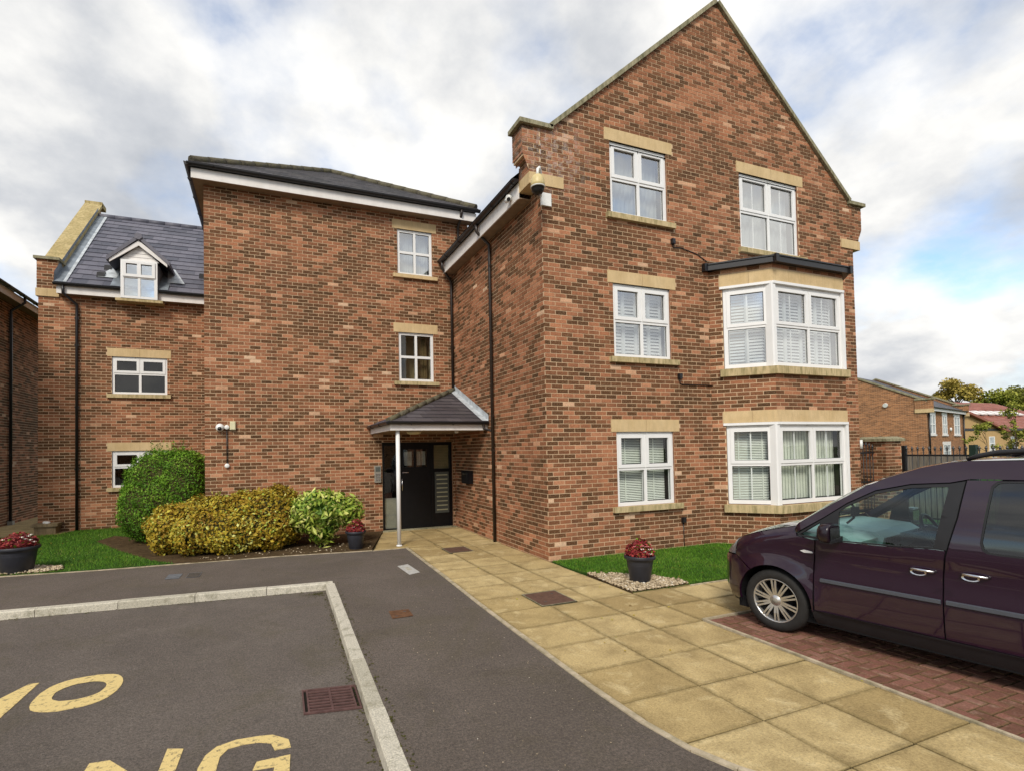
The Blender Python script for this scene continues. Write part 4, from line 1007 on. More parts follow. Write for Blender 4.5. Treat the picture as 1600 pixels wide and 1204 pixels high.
# rear and hidden sides of the block
m_ = MB()
m_.add([(8.18, 0, -.1), (8.18, 13, -.1), (8.18, 13, 7.3), (8.18, 0, 7.3), (-5.653, 4.578, -.1), (-5.653, 10.8, -.1), (-5.653, 10.8, 7.75), (-5.653, 4.578, 7.75), (.42, 13, -.1), (.42, 13, 7.75), (.44, 4.578, 6.5), (.44, 10.8, 6.5), (.44, 10.8, 7.75), (.44, 4.578, 7.75), (-5.653, 10.8, 7.75)],
       [(0, 1, 2, 3), (5, 4, 7, 6), (10, 11, 12, 13)])
m_.add([(8.18, 13, -.1), (.42, 13, -.1), (.42, 13, 7.3), (8.18, 13, 7.3), (.42, 10.8, -.1), (-5.653, 10.8, -.1), (-5.653, 10.8, 7.75), (.42, 10.8, 7.75), (.42, 13, -.1), (.42, 13, 7.3)], [(0, 1, 2, 3), (4, 5, 6, 7), (8, 4, 7, 9)])
m_.build('rear_wall', 'brick_far', B)
# gable: stones of the shoulders, coping
for (x0, x1, z0_, z1_, y1) in ((-.245, .43, 6.43, 6.63, .37), (7.77, 8.41, 6.36, 6.56, .37)):
    m_ = MB(); m_.box(x0, x1, -.022, y1, z0_, z1_); m_.build('kneeler_stone', 'sandstone', B)
def cop(a, b, n, y0=-.065, y1=.40, th=.075):
    a = Vector((a[0], 0, a[1])); b = Vector((b[0], 0, b[1])); d = (b-a)/n; nn = Vector((-d.z, 0, d.x)).normalized()
    if nn.z < 0: nn = -nn
    for i in range(n):
        p = a+d*i+d.normalized()*.003; q = a+d*(i+1)-d.normalized()*.003; m_ = MB()
        m_.hexa([(p.x, y0, p.z), (q.x, y0, q.z), (q.x, y1, q.z), (p.x, y1, p.z)]+[((p+nn*th).x, y0, (p+nn*th).z), ((q+nn*th).x, y0, (q+nn*th).z), ((q+nn*th).x, y1, (q+nn*th).z), ((p+nn*th).x, y1, (p+nn*th).z)])
        fix_normals(m_.build('coping_stone', 'coping_stone', B))
cop((.19, 7.455), (4.15, 10.905), 6); cop((4.15, 10.905), (8.06, 7.44), 6)
cop((-.43, 7.435), (.23, 7.435), 1); cop((8.03, 7.39), (8.60, 7.39), 1)
# main roof behind the gable, left eaves
m_ = MB(); m_.add([(-.40, .36, 6.66), (4.13, .36, 10.66), (4.13, 13, 10.66), (-.40, 13, 6.66), (8.66, .36, 6.66), (8.66, 13, 6.66)], [(0, 1, 2, 3), (1, 4, 5, 2)])
m_.add([(.42, 13, 7.2), (8.2, 13, 7.2), (4.13, 13, 10.66)], [(0, 1, 2)]); m_.build('roof', 'slate_many', B, at=None)
m_ = MB(); m_.box(-.245, 0, .36, 4.48, 6.335, 6.350); m_.build('soffit', 'soffit', B)
m_ = MB(); m_.box(-.27, -.245, .36, 4.48, 6.325, 6.60); m_.build('fascia', 'white_paint', B)
gutter(B, (-.335, 4.50, 6.645), (-.335, .30, 6.645), .062)
# hipped roof of the flat fronted part
ez = 7.99; ex0, ex1, ey0, ey1 = -5.90, .62, 4.24, 10.9; apex = Vector((-2.62, 7.52, 10.02))
fl_ = math.hypot(apex.y-ey0, apex.z-ez); W_ = ex1-ex0; ua = apex.x-ex0
roof_tiles(None, (ex0, ey0, ez), (1, 0, 0), (0, apex.y-ey0, apex.z-ez), 20, 13, .33, .30, clip=[((-fl_/ua, 1), 0), ((fl_/(W_-ua), 1), fl_/(W_-ua)*W_), ((0, 1), fl_)], mat='slate_many', parent=B, each=False)
m_ = MB(); m_.add([(ex0, ey0, ez), (ex1, ey0, ez), (ex1, ey1, ez), (ex0, ey1, ez), tuple(apex)], [(0, 1, 4), (1, 2, 4), (2, 3, 4), (3, 0, 4)]); m_.build('hip_roof', 'slate_many', B)
def ridge(parent, a, b, r=.085, seg=.42, mat='ridge_moss', name='hip_tile'):
    a = Vector(a); b = Vector(b); n = max(1, int((b-a).length/seg)); d = (b-a)/n
    for i in range(n):
        p = a+d*i; q = a+d*(i+1)*1.0; m_ = MB(); m_.tube([p, q+d.normalized()*.02], [r*1.06, r*.97], 8); m_.build(name, mat, parent)
ridge(B, (ex0+.05, ey0+.05, ez+.06), apex+Vector((0, 0, .03))); ridge(B, (ex1-.05, ey0+.05, ez+.06), apex+Vector((0, 0, .03)))
m_ = MB(); m_.box(-5.84, .56, 4.32, 4.578, 7.70, 7.715); m_.box(-5.84, -5.653, 4.578, 10.8, 7.70, 7.715); m_.build('soffit', 'soffit', B)
m_ = MB(); m_.box(-5.86, .58, 4.295, 4.32, 7.69, 7.90); m_.build('fascia', 'white_paint', B)
m_ = MB(); m_.box(-5.865, -5.84, 4.32, 10.8, 7.69, 7.90); m_.build('fascia', 'black_plastic', B)
gutter(B, (-5.93, 4.235, 7.965), (.66, 4.235, 7.965), .062); gutter(B, (-5.925, 10.8, 7.965), (-5.925, 4.20, 7.965), .062)
# downpipes
downpipe(B, [(-.335, 2.13, 6.60), (-.335, 2.13, 6.44), (-.05, 2.13, 6.20), (-.05, 2.13, 5.9), (-.05, 2.13, -.0)], .034, [(z, -.05, 2.13, 0, 1) for z in (5.75, 4.2, 2.62, 1.9)])
downpipe(B, [(-.335, 4.36, 6.60), (-.335, 4.36, 6.42), (-.055, 4.50, 6.15), (-.055, 4.50, 5.9), (-.055, 4.50, 3.42)], .034, [(z, -.055, 4.50, 1, 0) for z in (5.6, 4.5)])
downpipe(B, [(.16, 4.235, 7.93), (.16, 4.235, 7.82), (.16, 4.52, 7.58), (.16, 4.52, 7.2), (.16, 4.52, 6.6)], .034)
# windows of the gable
window(B, gW, W1[0], W1[2], W1[1], W1[3], lz=(W1[3], W1[3]+.225), lu=gl, inner='net')
window(B, gW, W2[0], W2[2], W2[1], W2[3], lz=(W2[3], W2[3]+.225), lu=gl, inner='shutter')
window(B, gW, W3[0], W3[2], W3[1], W3[3], lz=(W3[3], W3[3]+.225), lu=gl, inner='venetian', g='glass_low')
window(B, gW, W4[0], W4[2], W4[1], W4[3], lz=(W4[3], W4[3]+.225), lu=g4, inner='net', bars=True)
sW = stair
window(B, sW, S1[0], S1[2], S1[1], S1[3], lz=(S1[3], S1[3]+.225), lu=sl, lj=[], topopen=False, sillh=.09, inner='net', sillmat='sandstone')
window(B, sW, S2[0], S2[2], S2[1], S2[3], lz=(S2[3], S2[3]+.225), lu=sl, lj=[], topopen=False, sillh=.09, inner='curtain', g='glass_low', room='room_tan')
# bay: windows, mullion posts, stone bands, capping
for (z0_, z1_), kinds, gg in ((bw1, ('venetian', 'vertical'), 'glass_low'), (bw2, ('shutter', 'shutter'), 'glass')):
    e = empty('bay_window', (5.5, -.4, z0_), 0, B)
    for Wf, u0, u1, cols, kk in ((bl_, .25, fl-.035, 1, kinds[0]), (bc_, .035, 1.965, 2, kinds[1]), (br_, .035, fl-.25, 1, kinds[1])):
        window(B, Wf, u0, u1, z0_+.01, z1_-.05, cols=cols, inner=kk, bars=True, sill=False, rec=.03, fr=.075, g=gg)
    for q, s_ in ((B_, 1), (C_, -1)):
        p_ = MB(); p_.prism([(q[0]-.05*s_, q[1]+.0), (q[0]-.02*s_, q[1]-.015), (q[0]+.05*s_, q[1]-.015), (q[0]+.05*s_, q[1]+.11), (q[0]-.08*s_, q[1]+.12)], z0_, z1_-.01)
        fix_normals(p_.build('corner_post', 'white_frame', e))
    h_ = MB()
    def ringpoly(o, i, z0q, z1q, mb, ext=0.0):
        def off(dd):
            k = dd*math.tan(R(22.5))
            return [(A_[0]-dd*.7071+ext*0, A_[1]-dd*.7071), (B_[0]-k, B_[1]-dd), (C_[0]+k, C_[1]-dd), (D_[0]+dd*.7071, D_[1]-dd*.7071)]
        P1, P2 = off(o), off(i)
        for a in range(3): mb.hexa([(*P1[a], z0q), (*P1[a+1], z0q), (*P2[a+1], z0q), (*P2[a], z0q), (*P1[a], z1q), (*P1[a+1], z1q), (*P2[a+1], z1q), (*P2[a], z1q)])
    kt = .03*math.tan(R(22.5)); kti = .06*math.tan(R(22.5))
    for Wf, ua, ub, la, lb2 in ((bl_, .19, fl, 0, 1), (bc_, 0, 2.0, 1, 1), (br_, 0, fl-.19, 1, 0)):
        P = Wf.P; A1, B1, A2, B2 = ua-kt*la, ub+kt*lb2, ua+kti*la, ub-kti*lb2
        h_.hexa([P(A1, .03, z1_-.05), P(B1, .03, z1_-.05), P(B2, -.06, z1_-.05), P(A2, -.06, z1_-.05), P(A1, .03, z1_-.002), P(B1, .03, z1_-.002), P(B2, -.06, z1_-.002), P(A2, -.06, z1_-.002)])
    fix_normals(h_.build('head_trim', 'white_frame', e))
    # stone bands: one stone at a time along the three faces
    for (za, zb, dd, nm, mt, inn) in ((z1_+.001, z1_+.228, .014, 'lintel_stone', 'sandstone', -.08), (z0_-.15, z0_-.004, .085, 'sill', 'sill_stone', -.10)):
        k = dd*math.tan(R(22.5)); ki = inn*math.tan(R(22.5))
        for Wf, ln, cuts in ((bl_, fl, [.0, .70, fl]), (bc_, 2.0, [0, .42, 1.45, 2.0]), (br_, fl, [0, .5, fl])):
            for a, b in zip(cuts[:-1], cuts[1:]):
                lo = (-k if Wf is not bl_ else (.165 if nm == 'sill' else .19)) if a == 0 else 0; hi = (k if Wf is not br_ else -.18) if b == cuts[-1] else 0
                lo2 = -ki if (a == 0 and Wf is not bl_) else (lo if a == 0 else 0); hi2 = ki if (b == cuts[-1] and Wf is not br_) else 0
                P = Wf.P; m_ = MB(); a1 = a+lo+(.002 if a else 0); b1 = b+hi-(.002 if b != cuts[-1] else 0)
                m_.hexa([P(a1, dd, za), P(b1, dd, za), P(b+hi2, inn, za), P(a+lo2, inn, za), P(a1, dd, zb), P(b1, dd, zb), P(b+hi2, inn, zb), P(a+lo2, inn, zb)])
                fix_normals(m_.build(nm, mt, e))
cp = MB(); ringpoly(.13, .02, 5.335, 5.455, cp); ringpoly(.15, .10, 5.44, 5.465, cp)
for q in ((A_[0]-.13, -.06), (B_[0]-.054, B_[1]-.135), (C_[0]+.054, C_[1]-.135), (D_[0]+.13, -.06)): cp.box(q[0]-.04, q[0]+.04, q[1]-.03, q[1]+.05, 5.325, 5.475)
cp.bar((A_[0]-.16, -.03, 5.40), (A_[0]+.08, -.03, 5.40), .10, .13); fix_normals(cp.build('bay_gutter', 'black_plastic', B))
m_ = MB(); P1 = [(A_[0], 0), (B_[0]-.03, B_[1]-.08), (C_[0]+.03, C_[1]-.08), (D_[0], 0)]
m_.add([(x, y, 5.45) for x, y in P1]+[(4.75, -.012, 5.70), (6.3, -.012, 5.70)], [(0, 1, 4), (1, 2, 5, 4), (2, 3, 5)]); m_.build('bay_roof', 'lead', B)
# entrance door set
e = empty('entrance_door', (-.97, 4.63, 0), 0, B); dW = stair; du = lambda x: x+5.653
def dbox(x0, x1, z0_, z1_, d0, d1, name, mat, mb=None):
    m = mb or MB(); stone(m, dW, du(x0), du(x1), z0_, z1_, d0, d1)
    return m if mb else m.build(name, mat, e)
f_ = MB()
for a in ((-1.863, -1.80, .0, 2.13), (-.14, -.078, .0, 2.13), (-1.80, -.14, 2.05, 2.13), (-1.80, -.14, .0, .05), (-1.50, -1.43, .05, 2.05), (-.62, -.55, .05, 2.05), (-.55, -.14, 1.41, 1.46)): stone(f_, dW, du(a[0]), du(a[1]), a[2], a[3], -.12, -.05)
f_.build('frame', 'door_black', e)
d_ = MB()
for a in ((-1.43, -1.33, .05, 2.05), (-.72, -.62, .05, 2.05), (-1.33, -.72, .05, 1.52), (-1.33, -.72, 1.95, 2.05), (-1.05, -1.0, 1.52, 1.95)): stone(d_, dW, du(a[0]), du(a[1]), a[2], a[3], -.11, -.065)
d_.build('door_leaf', 'door_black', e)
for a in ((-1.33, -1.05, 1.52, 1.95), (-1.0, -.72, 1.52, 1.95)): dbox(a[0], a[1], a[2], a[3], -.092, -.088, 'pane', 'glass_low')
for x0, x1 in ((-1.29, -1.10), (-.97, -.87), (-.85, -.75)): dbox(x0, x1, 1.56, 1.90, -.13, -.127, 'notice', 'paper')
dbox(-1.80, -1.50, .05, 2.05, -.092, -.088, 'pane', 'glass_low'); dbox(-.55, -.14, 1.46, 2.05, -.092, -.088, 'pane', 'glass_low'); dbox(-.55, -.14, 1.46, 2.05, -.14, -.137, 'blind_panel', 'room_tan')
dbox(-1.80, -1.50, .05, .78, -.118, -.113, 'lower_panel', 'panel_grey'); 
dbox(-.55, -.14, .05, 1.41, -.11, -.07, 'side_panel', 'door_black')
lb = MB(); stone(lb, dW, du(-.53), du(-.165), .36, 1.38, -.075, -.045); lb.build('letterbox_panel', 'letterbox_grey', e)
for i in range(9): dbox(-.49, -.205, .425+i*.108, .452+i*.108, -.05, -.040, 'letter_slot', 'slot_brass')
h_ = MB(); h_.tube([sW.P(du(-1.37), -.035, .95), sW.P(du(-1.37), -.035, 1.25)], .014, 8); h_.build('handle', 'chrome', e)
h_ = MB(); stone(h_, dW, du(-1.36), du(-1.20), 1.38, 1.40, -.066, -.055); h_.build('door_plate', 'chrome', e)
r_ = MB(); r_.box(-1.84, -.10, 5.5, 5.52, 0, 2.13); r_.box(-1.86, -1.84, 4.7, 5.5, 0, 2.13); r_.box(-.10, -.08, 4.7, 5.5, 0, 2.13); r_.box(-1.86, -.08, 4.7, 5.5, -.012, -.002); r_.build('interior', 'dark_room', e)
m_ = MB(); m_.box(-1.90, -.03, 4.46, 4.72, -.01, .022); m_.build('door_step', 'coping_stone', e)
# porch
p = empty('porch', (-1.95, 2.61, 0), 0, B)
m_ = MB(); m_.tube([(-1.955, 2.60, 0), (-1.955, 2.60, 2.34)], .042, 14); m_.lathe([(.060, 0), (.060, .012), (.045, .02)], (-1.955, 2.60, .004), 14); m_.build('post', 'white_frame', p)
m_ = MB(); m_.box(-2.13, -.005, 2.495, 2.52, 2.335, 2.455); m_.box(-2.13, -2.105, 2.52, 4.578, 2.335, 2.455); m_.build('fascia', 'white_paint', p)
m_ = MB(); m_.box(-2.105, -.005, 2.52, 4.57, 2.34, 2.352); m_.build('soffit', 'soffit', p)
gutter(p, (-2.21, 2.44, 2.50), (.0, 2.44, 2.50), .050); gutter(p, (-2.185, 4.56, 2.50), (-2.185, 2.42, 2.50), .050)
aP = Vector((-.002, 4.56, 3.40)); o1 = Vector((-2.20, 2.42, 2.50)); vl = math.hypot(aP.y-o1.y, .90); ul = 2.198
roof_tiles(None, o1, (1, 0, 0), (0, aP.y-o1.y, .90), 8, 11, .32, .235, clip=[((-vl/ul, 1), 0), ((1, 0), ul), ((0, 1), vl)], mat='slate_brown', parent=p, thick=.014)
v2 = math.hypot(2.198, .90); u2 = 4.56-2.42
roof_tiles(None, (-2.20, 4.56, 2.50), (0, -1, 0), (2.198, 0, .90), 8, 11, .32, .235, clip=[((v2/u2, 1), v2), ((-1, 0), 0), ((0, 1), v2)], mat='slate_one', parent=p, thick=.014)
m_ = MB(); m_.add([tuple(o1), (0, 2.42, 2.50), tuple(aP), (-2.2, 4.56, 2.5)], [(0, 1, 2), (3, 0, 2)]); m_.build('roof_deck', 'seal', p)
ridge(p, o1+Vector((.03, .03, .03)), aP+Vector((-.02, -.02, .04)), .06, .36)
m_ = MB(); m_.add([(-.16, 2.42, 2.535), (-.014, 2.42, 2.535), (-.014, 4.56, 3.435), (-.16, 4.42, 3.375), (-.014, 2.42, 2.66), (-.014, 4.56, 3.56)], [(0, 1, 2, 3), (1, 4, 5, 2)]); m_.build('flashing', 'lead_pale', p)
m_ = MB(); m_.tube([(-.12, 2.44, 2.47), (-.12, 2.42, 2.36), (-.05, 2.16, 2.30), (-.05, 2.13, 2.26)], .030, 8); m_.build('outlet_pipe', 'brown_pipe', p)
m_ = MB(); m_.lathe([(.0, 2.27), (.09, 2.275), (.15, 2.30), (.165, 2.338)], (-1.45, 3.2, 0), 24, cap0=False); m_.build('ceiling_light', 'cream_plastic', p)
m_ = MB(); m_.lathe([(.0, 2.285), (.035, 2.29), (.05, 2.338)], (-.55, 2.95, 0), 14, cap0=False); m_.build('smoke_sensor', 'white_plastic', p)

# ------------------------------------------------------------------ fixtures on the walls
def fix(name, loc, label, cat, group=None): return thing(name, loc, label, cat, group)
for (x, z, cab, lab) in ((2.845, 5.83, [(2.845, 5.79), (2.86, 5.72), (3.05, 5.735), (3.45, 5.66), (3.70, 5.54)], 'black cable entry box under the top left gable window, cable running to the bay'),
                         (2.925, 3.24, [(2.925, 3.20), (2.93, 3.11), (2.98, 3.09), (3.78, 3.09)], 'black cable entry box under the middle left gable window'),
                         (2.92, .515, [(2.92, .47), (2.925, .02)], 'black cable entry box low on the gable wall with its cable running into the grass')):
    t = fix('cable_box', (x, 0, z), lab, 'cable box', 'cable boxes on the gable wall')
    m_ = MB(); m_.box(x-.04, x+.04, -.055, .0, z-.05, z+.05); m_.box(x-.03, x+.03, -.062, -.055, z-.04, z+.04); m_.build('box', 'black_plastic', t)
    m_ = MB(); m_.tube([(a, -.016, b) for a, b in cab], .009, 6); m_.build('cable', 'black_plastic', t)
# dome camera at the shoulder
t = fix('security_camera', (-.05, -.02, 6.3), 'yellowed dome security camera on a bracket at the gable shoulder stone', 'security camera')
m_ = MB(); m_.box(-.03, .16, -.05, -.008, 6.07, 6.29); m_.box(-.10, -.03, -.06, -.008, 6.24, 6.31); m_.build('back_box', 'white_plastic', t)
m_ = MB(); m_.tube([(-.06, -.06, 6.26), (-.10, -.14, 6.36), (-.17, -.26, 6.50), (-.215, -.31, 6.545), (-.255, -.33, 6.50), (-.262, -.33, 6.36)], .026, 10); m_.build('bracket', 'white_plastic', t)
m_ = MB(); m_.lathe([(.03, 6.40), (.075, 6.385), (.105, 6.33), (.115, 6.25), (.115, 6.19)], (-.262, -.33, 0), 24); m_.build('housing', 'cam_yellow', t)
m_ = MB(); m_.lathe([(.108, 6.19), (.098, 6.13), (.065, 6.085), (.0, 6.065)], (-.262, -.33, 0), 24, cap1=False); m_.build('dome', 'lamp_clear' if False else 'black_plastic', t)
m_ = MB(); m_.lathe([(.118, 6.205), (.122, 6.195), (.118, 6.183)], (-.262, -.33, 0), 24); m_.build('trim_ring', 'white_plastic', t)
t = fix('fascia_camera', (-.29, .62, 6.45), 'small white camera fixed to the white fascia near the shoulder stone', 'security camera')
m_ = MB(); m_.tube([(-.272, .62, 6.46), (-.36, .60, 6.44)], .05, 10); m_.build('mount', 'white_plastic', t)
m_ = MB(); m_.tube([(-.33, .70, 6.43), (-.37, .54, 6.38)], .042, 10); m_.build('barrel', 'white_plastic', t)
m_ = MB(); m_.tube([(-.368, .545, 6.382), (-.372, .52, 6.374)], .034, 10); m_.build('lens', 'black_plastic', t)
# lamp group on the flat wall
Y = 4.57
t = fix('dome_camera', (-5.36, Y, 2.5), 'white hooded dome camera on the flat brick wall above the golden hedge', 'security camera')
m_ = MB(); m_.lathe([(.085, 0), (.085, -.03), (.075, -.07), (.05, -.10), (.0, -.115)], (-5.36, Y, 2.49), 20, axis='y', cap1=False); m_.build('housing', 'white_plastic', t)
m_ = MB(); m_.lathe([(.045, -.095), (.035, -.125), (.0, -.135)], (-5.36, Y, 2.465), 16, axis='y', cap1=False); m_.build('lens', 'black_plastic', t)
t = fix('conduit', (-5.225, Y, 2.1), 'thin black conduit running down the brick wall between two round white boxes', 'conduit')
m_ = MB(); m_.tube([(-5.225, Y-.02, 2.47), (-5.225, Y-.02, 1.69)], .012, 8); m_.build('pipe', 'black_plastic', t)
for z in (2.495, 1.668):
    m_ = MB(); m_.lathe([(.05, .0), (.05, -.045), (.035, -.055), (.0, -.056)], (-5.225, Y, z), 16, axis='y', cap1=False); m_.build('junction_box', 'white_plastic', t)
t = fix('alarm_box', (-5.10, Y, 2.53), 'cream rectangular alarm box on the flat brick wall beside the dome camera', 'alarm box')
m_ = MB(); m_.box(-5.165, -5.055, Y-.055, Y, 2.44, 2.62); o = m_.build('case', 'cream_plastic', t)
m_ = MB(); m_.box(-5.155, -5.065, Y-.062, Y-.055, 2.455, 2.605); m_.build('cover', 'cream_plastic', t)
t = fix('entry_panel', (-1.98, Y, 1.38), 'grey door entry panel on the brick wall left of the black door', 'entry panel')
m_ = MB(); m_.box(-2.055, -1.905, Y-.045, Y, 1.18, 1.58); m_.build('case', 'panel_grey', t)
m_ = MB(); m_.box(-2.035, -1.925, Y-.05, Y-.045, 1.44, 1.55); m_.build('speaker', 'letterbox_grey', t)
for i in range(3):
    for k in range(2):
        m_ = MB(); m_.box(-2.03+k*.06, -1.985+k*.06, Y-.052, Y-.045, 1.22+i*.065, 1.265+i*.065); m_.build('button', 'chrome', t)
t = fix('post_box', (-.06, 3.62, 1.28), 'black metal post box on the side wall inside the porch', 'post box')
m_ = MB(); m_.box(-.115, -.006, 3.38, 3.86, 1.13, 1.43); m_.build('case', 'door_black', t)
m_ = MB(); m_.box(-.122, -.115, 3.46, 3.78, 1.16, 1.40); m_.build('door', 'iron_black', t)
m_ = MB(); m_.box(-.128, -.122, 3.50, 3.74, 1.34, 1.365); m_.build('slot', 'chrome', t)

# ================================================================== LEFT WING WITH DORMER
LW = thing('brick_wing', (-9.0, 8.5, 0), 'lower brick wing with a grey slate roof and one small white dormer', 'building')
ly = 8.5; lo = -9.82
wA = (1.58, 3.565, 2.865, 4.56); wB = (1.58, 1.085, 2.865, 2.055); ll = (1.48, 2.96)
lwall = Wall((lo, ly), (1, 0), [(0, -.05), (4.3, -.05), (4.3, 6.08), (0, 6.08)], [wA, wB], [LI(wA, *ll, .22), LI(wB, *ll, .22), SI(wA, *ll), SI(wB, *ll)])
lp = Wall((lo-.03, ly-.01), (1, 0), [(0, 6.23), (.44, 6.23), (.44, 6.98), (0, 6.98)])
lside = Wall((lo-.03, 8.9), (0, -1), [(0, 6.23), (.41, 6.23), (.41, 6.98), (0, 6.98)])
lright = Wall((lo+.41, ly-.01), (0, 1), [(0, 6.4), (.41, 6.4), (.41, 6.98), (0, 6.98)])
masonry([lwall, lp, lside], LW, 300, lambda c: c[2] < 1.2 and c[0] > -8.2 or c[0] > -5.9, 8.5)
lu_ = (ll[0], ll[1])
window(LW, lwall, wA[0], wA[2], wA[1], wA[3], split=.55, lz=(wA[3], wA[3]+.22), lu=ll, inner='', g='glass_low', fr=.06)
window(LW, lwall, wB[0], wB[2], wB[1], wB[3], split=.55, lz=(wB[3], wB[3]+.22), lu=ll, inner='', g='glass_low', fr=.06)
for a, b in ((lo-.05, lo+.19), (lo+.195, lo+.44)):
    m_ = MB(); m_.box(a, b, ly-.035, ly+.4, 6.03, 6.225); m_.build('kneeler_stone', 'sandstone', LW)
m_ = MB(); m_.box(lo-.02, lo+.41, ly, ly+.4, 6.23, 6.98); m_.build('pier_core', 'mortar', LW)
m_ = MB(); m_.box(lo-.09, lo+.46, ly-.07, ly+.45, 6.98, 7.05); m_.build('pier_cap', 'coping_stone', LW)
ey, eZ, ry, rz = 8.20, 6.33, 11.92, 9.62
# parapet gable with stone coping
m_ = MB(); pts = [(ly+.1, 6.0), (16.2, 6.0), (16.2, 6.2), (12.3, 9.98), (12.1, 9.98), (ly+.35, 6.86), (ly+.1, 6.86)]
n_ = len(pts); m_.add([(lo+.0, y, z) for y, z in pts]+[(lo+.38, y, z) for y, z in pts], [tuple(range(n_))[::-1], tuple(range(n_, 2*n_))]+[(i, n_+i, n_+(i+1) % n_, (i+1) % n_) for i in range(n_)]); fix_normals(m_.build('parapet', 'brick_far', LW))
a = Vector((0, ly+.30, 6.90)); b = Vector((0, 12.42, 10.16)); k = 7
for i in range(k):
    p0 = a.lerp(b, i/k); p1 = a.lerp(b, (i+1)/k); d = (p1-p0).normalized(); p0 = p0+d*.004; p1 = p1-d*.004; nn = Vector((0, -d.z, d.y)); q0, q1 = p0+nn*.08, p1+nn*.08; m_ = MB()
    m_.hexa([(lo-.05, p0.y, p0.z), (lo+.43, p0.y, p0.z), (lo+.43, p1.y, p1.z), (lo-.05, p1.y, p1.z), (lo-.05, q0.y, q0.z), (lo+.43, q0.y, q0.z), (lo+.43, q1.y, q1.z), (lo-.05, q1.y, q1.z)]); fix_normals(m_.build('coping_stone', 'coping_light', LW))
m_ = MB(); m_.box(lo-.05, lo+.43, 12.30, 12.75, 10.10, 10.25); m_.build('apex_stone', 'coping_light', LW)
sl_ = math.hypot(ry-ey, rz-eZ)
roof_tiles(None, (-9.40, ey, eZ), (1, 0, 0), (0, ry-ey, rz-eZ), 11, 17, .34, sl_/17, clip=[((-1, 0), 0), ((1, 0), 3.72), ((0, 1), sl_)], mat='slate_one', parent=LW, thick=.016)
m_ = MB(); m_.add([(-9.45, ey+.02, eZ-.01), (-5.5, ey+.02, eZ-.01), (-5.5, ry, rz-.01), (-9.45, ry, rz-.01), (-5.5, 15.6, eZ), (-9.45, 15.6, eZ)], [(0, 1, 2, 3), (3, 2, 4, 5)]); m_.build('roof_deck', 'seal', LW)
for i in range(8): m_ = MB(); m_.tube([(-9.4+i*.47, ry, rz+.0), (-9.4+i*.47+.465, ry, rz+.0)], .10, 8); m_.build('ridge_tile', 'slate_one', LW)
up_ = Vector((0, -(rz-eZ), ry-ey)).normalized()
m_ = MB(); q = [Vector((-9.40, ey, eZ)), Vector((-9.16, ey, eZ)), Vector((-9.16, ry, rz)), Vector((-9.40, ry, rz))]; m_.add([tuple(v+up_*.035) for v in q]+[tuple(q[0]+Vector((0, 0, .28))), tuple(q[3]+Vector((0, 0, .28)))], [(0, 1, 2, 3), (4, 0, 3, 5)]); m_.build('flashing', 'lead', LW)
m_ = MB(); m_.add([tuple(q[1]+up_*.04+Vector((-.05, 0, 0))), tuple(q[1]+up_*.04+Vector((.02, 0, 0))), tuple(q[2]+up_*.04+Vector((.02, 0, 0))), tuple(q[2]+up_*.04+Vector((-.05, 0, 0)))], [(0, 1, 2, 3)]); m_.build('flashing_edge', 'lead_pale', LW)
for xa, xb in ((-9.37, -7.97), (-7.12, -5.6)): m_ = MB(); m_.box(xa, xb, 8.255, 8.28, 6.08, 6.27); m_.build('fascia', 'white_paint', LW)
m_ = MB(); m_.box(-9.37, -5.6, 8.28, 8.5, 6.085, 6.10); m_.build('soffit', 'soffit', LW)
gutter(LW, (-9.42, 8.20, 6.325), (-7.98, 8.20, 6.325), .06); gutter(LW, (-7.10, 8.20, 6.325), (-5.6, 8.20, 6.325), .06)
downpipe(LW, [(-9.22, 8.20, 6.28), (-9.22, 8.22, 6.08), (-8.99, 8.44, 5.86), (-8.99, 8.44, 5.6), (-8.99, 8.44, .02)], .034, [(z, -8.99, 8.44, 1, 0) for z in (5.5, 4.8, 3.2, 1.6)], 'black_plastic')
# dormer
dx0, dx1, dyf = -7.96, -7.12, 8.17; dcx = (dx0+dx1)/2
d = empty('dormer', (dcx, dyf, 6.1), 0, LW)
m_ = MB(); m_.box(dx0-.0, dx0+.05, dyf, 9.4, 6.1, 7.08); m_.box(dx1-.05, dx1, dyf, 9.4, 6.1, 7.08)
m_.build('cheek', 'lead', d)
f_ = MB(); yb = dyf-.01
for a in ((dx0, dx0+.075, 6.06, 7.08), (dx1-.075, dx1, 6.06, 7.08), (dx0+.075, dx1-.075, 7.01, 7.08), (dx0+.075, dx1-.075, 6.60, 6.66), (dx0+.075, dx1-.075, 6.06, 6.12), (dcx-.03, dcx+.03, 6.12, 6.60)): f_.box(a[0], a[1], yb-.02, yb+.06, a[2], a[3])
f_.build('frame', 'white_frame', d)
s_ = MB()
for a in ((dx0+.05, dx0+.125, 6.63, 7.04), (dx1-.125, dx1-.05, 6.63, 7.04), (dx0+.125, dx1-.125, 6.98, 7.04), (dx0+.125, dx1-.125, 6.63, 6.70), (dcx-.045, dcx+.045, 6.70, 6.98)): s_.box(a[0], a[1], yb-.045, yb-.018, a[2], a[3])
s_.build('sash', 'white_frame', d)
for a in ((dx0+.125, dcx-.045, 6.70, 6.98), (dcx+.045, dx1-.125, 6.70, 6.98), (dx0+.075, dcx-.03, 6.12, 6.60), (dcx+.03, dx1-.075, 6.12, 6.60)):
    m_ = MB(); m_.box(a[0], a[1], yb+.01, yb+.015, a[2], a[3]); m_.build('pane', 'glass', d)
m_ = MB(); m_.box(dx0+.06, dx1-.06, yb+.12, yb+.13, 6.1, 6.62); m_.build('blind', 'blind_white', d)
m_ = MB(); m_.box(dx0+.06, dx1-.06, yb+.32, yb+.33, 6.1, 7.05); m_.build('interior', 'net', d)
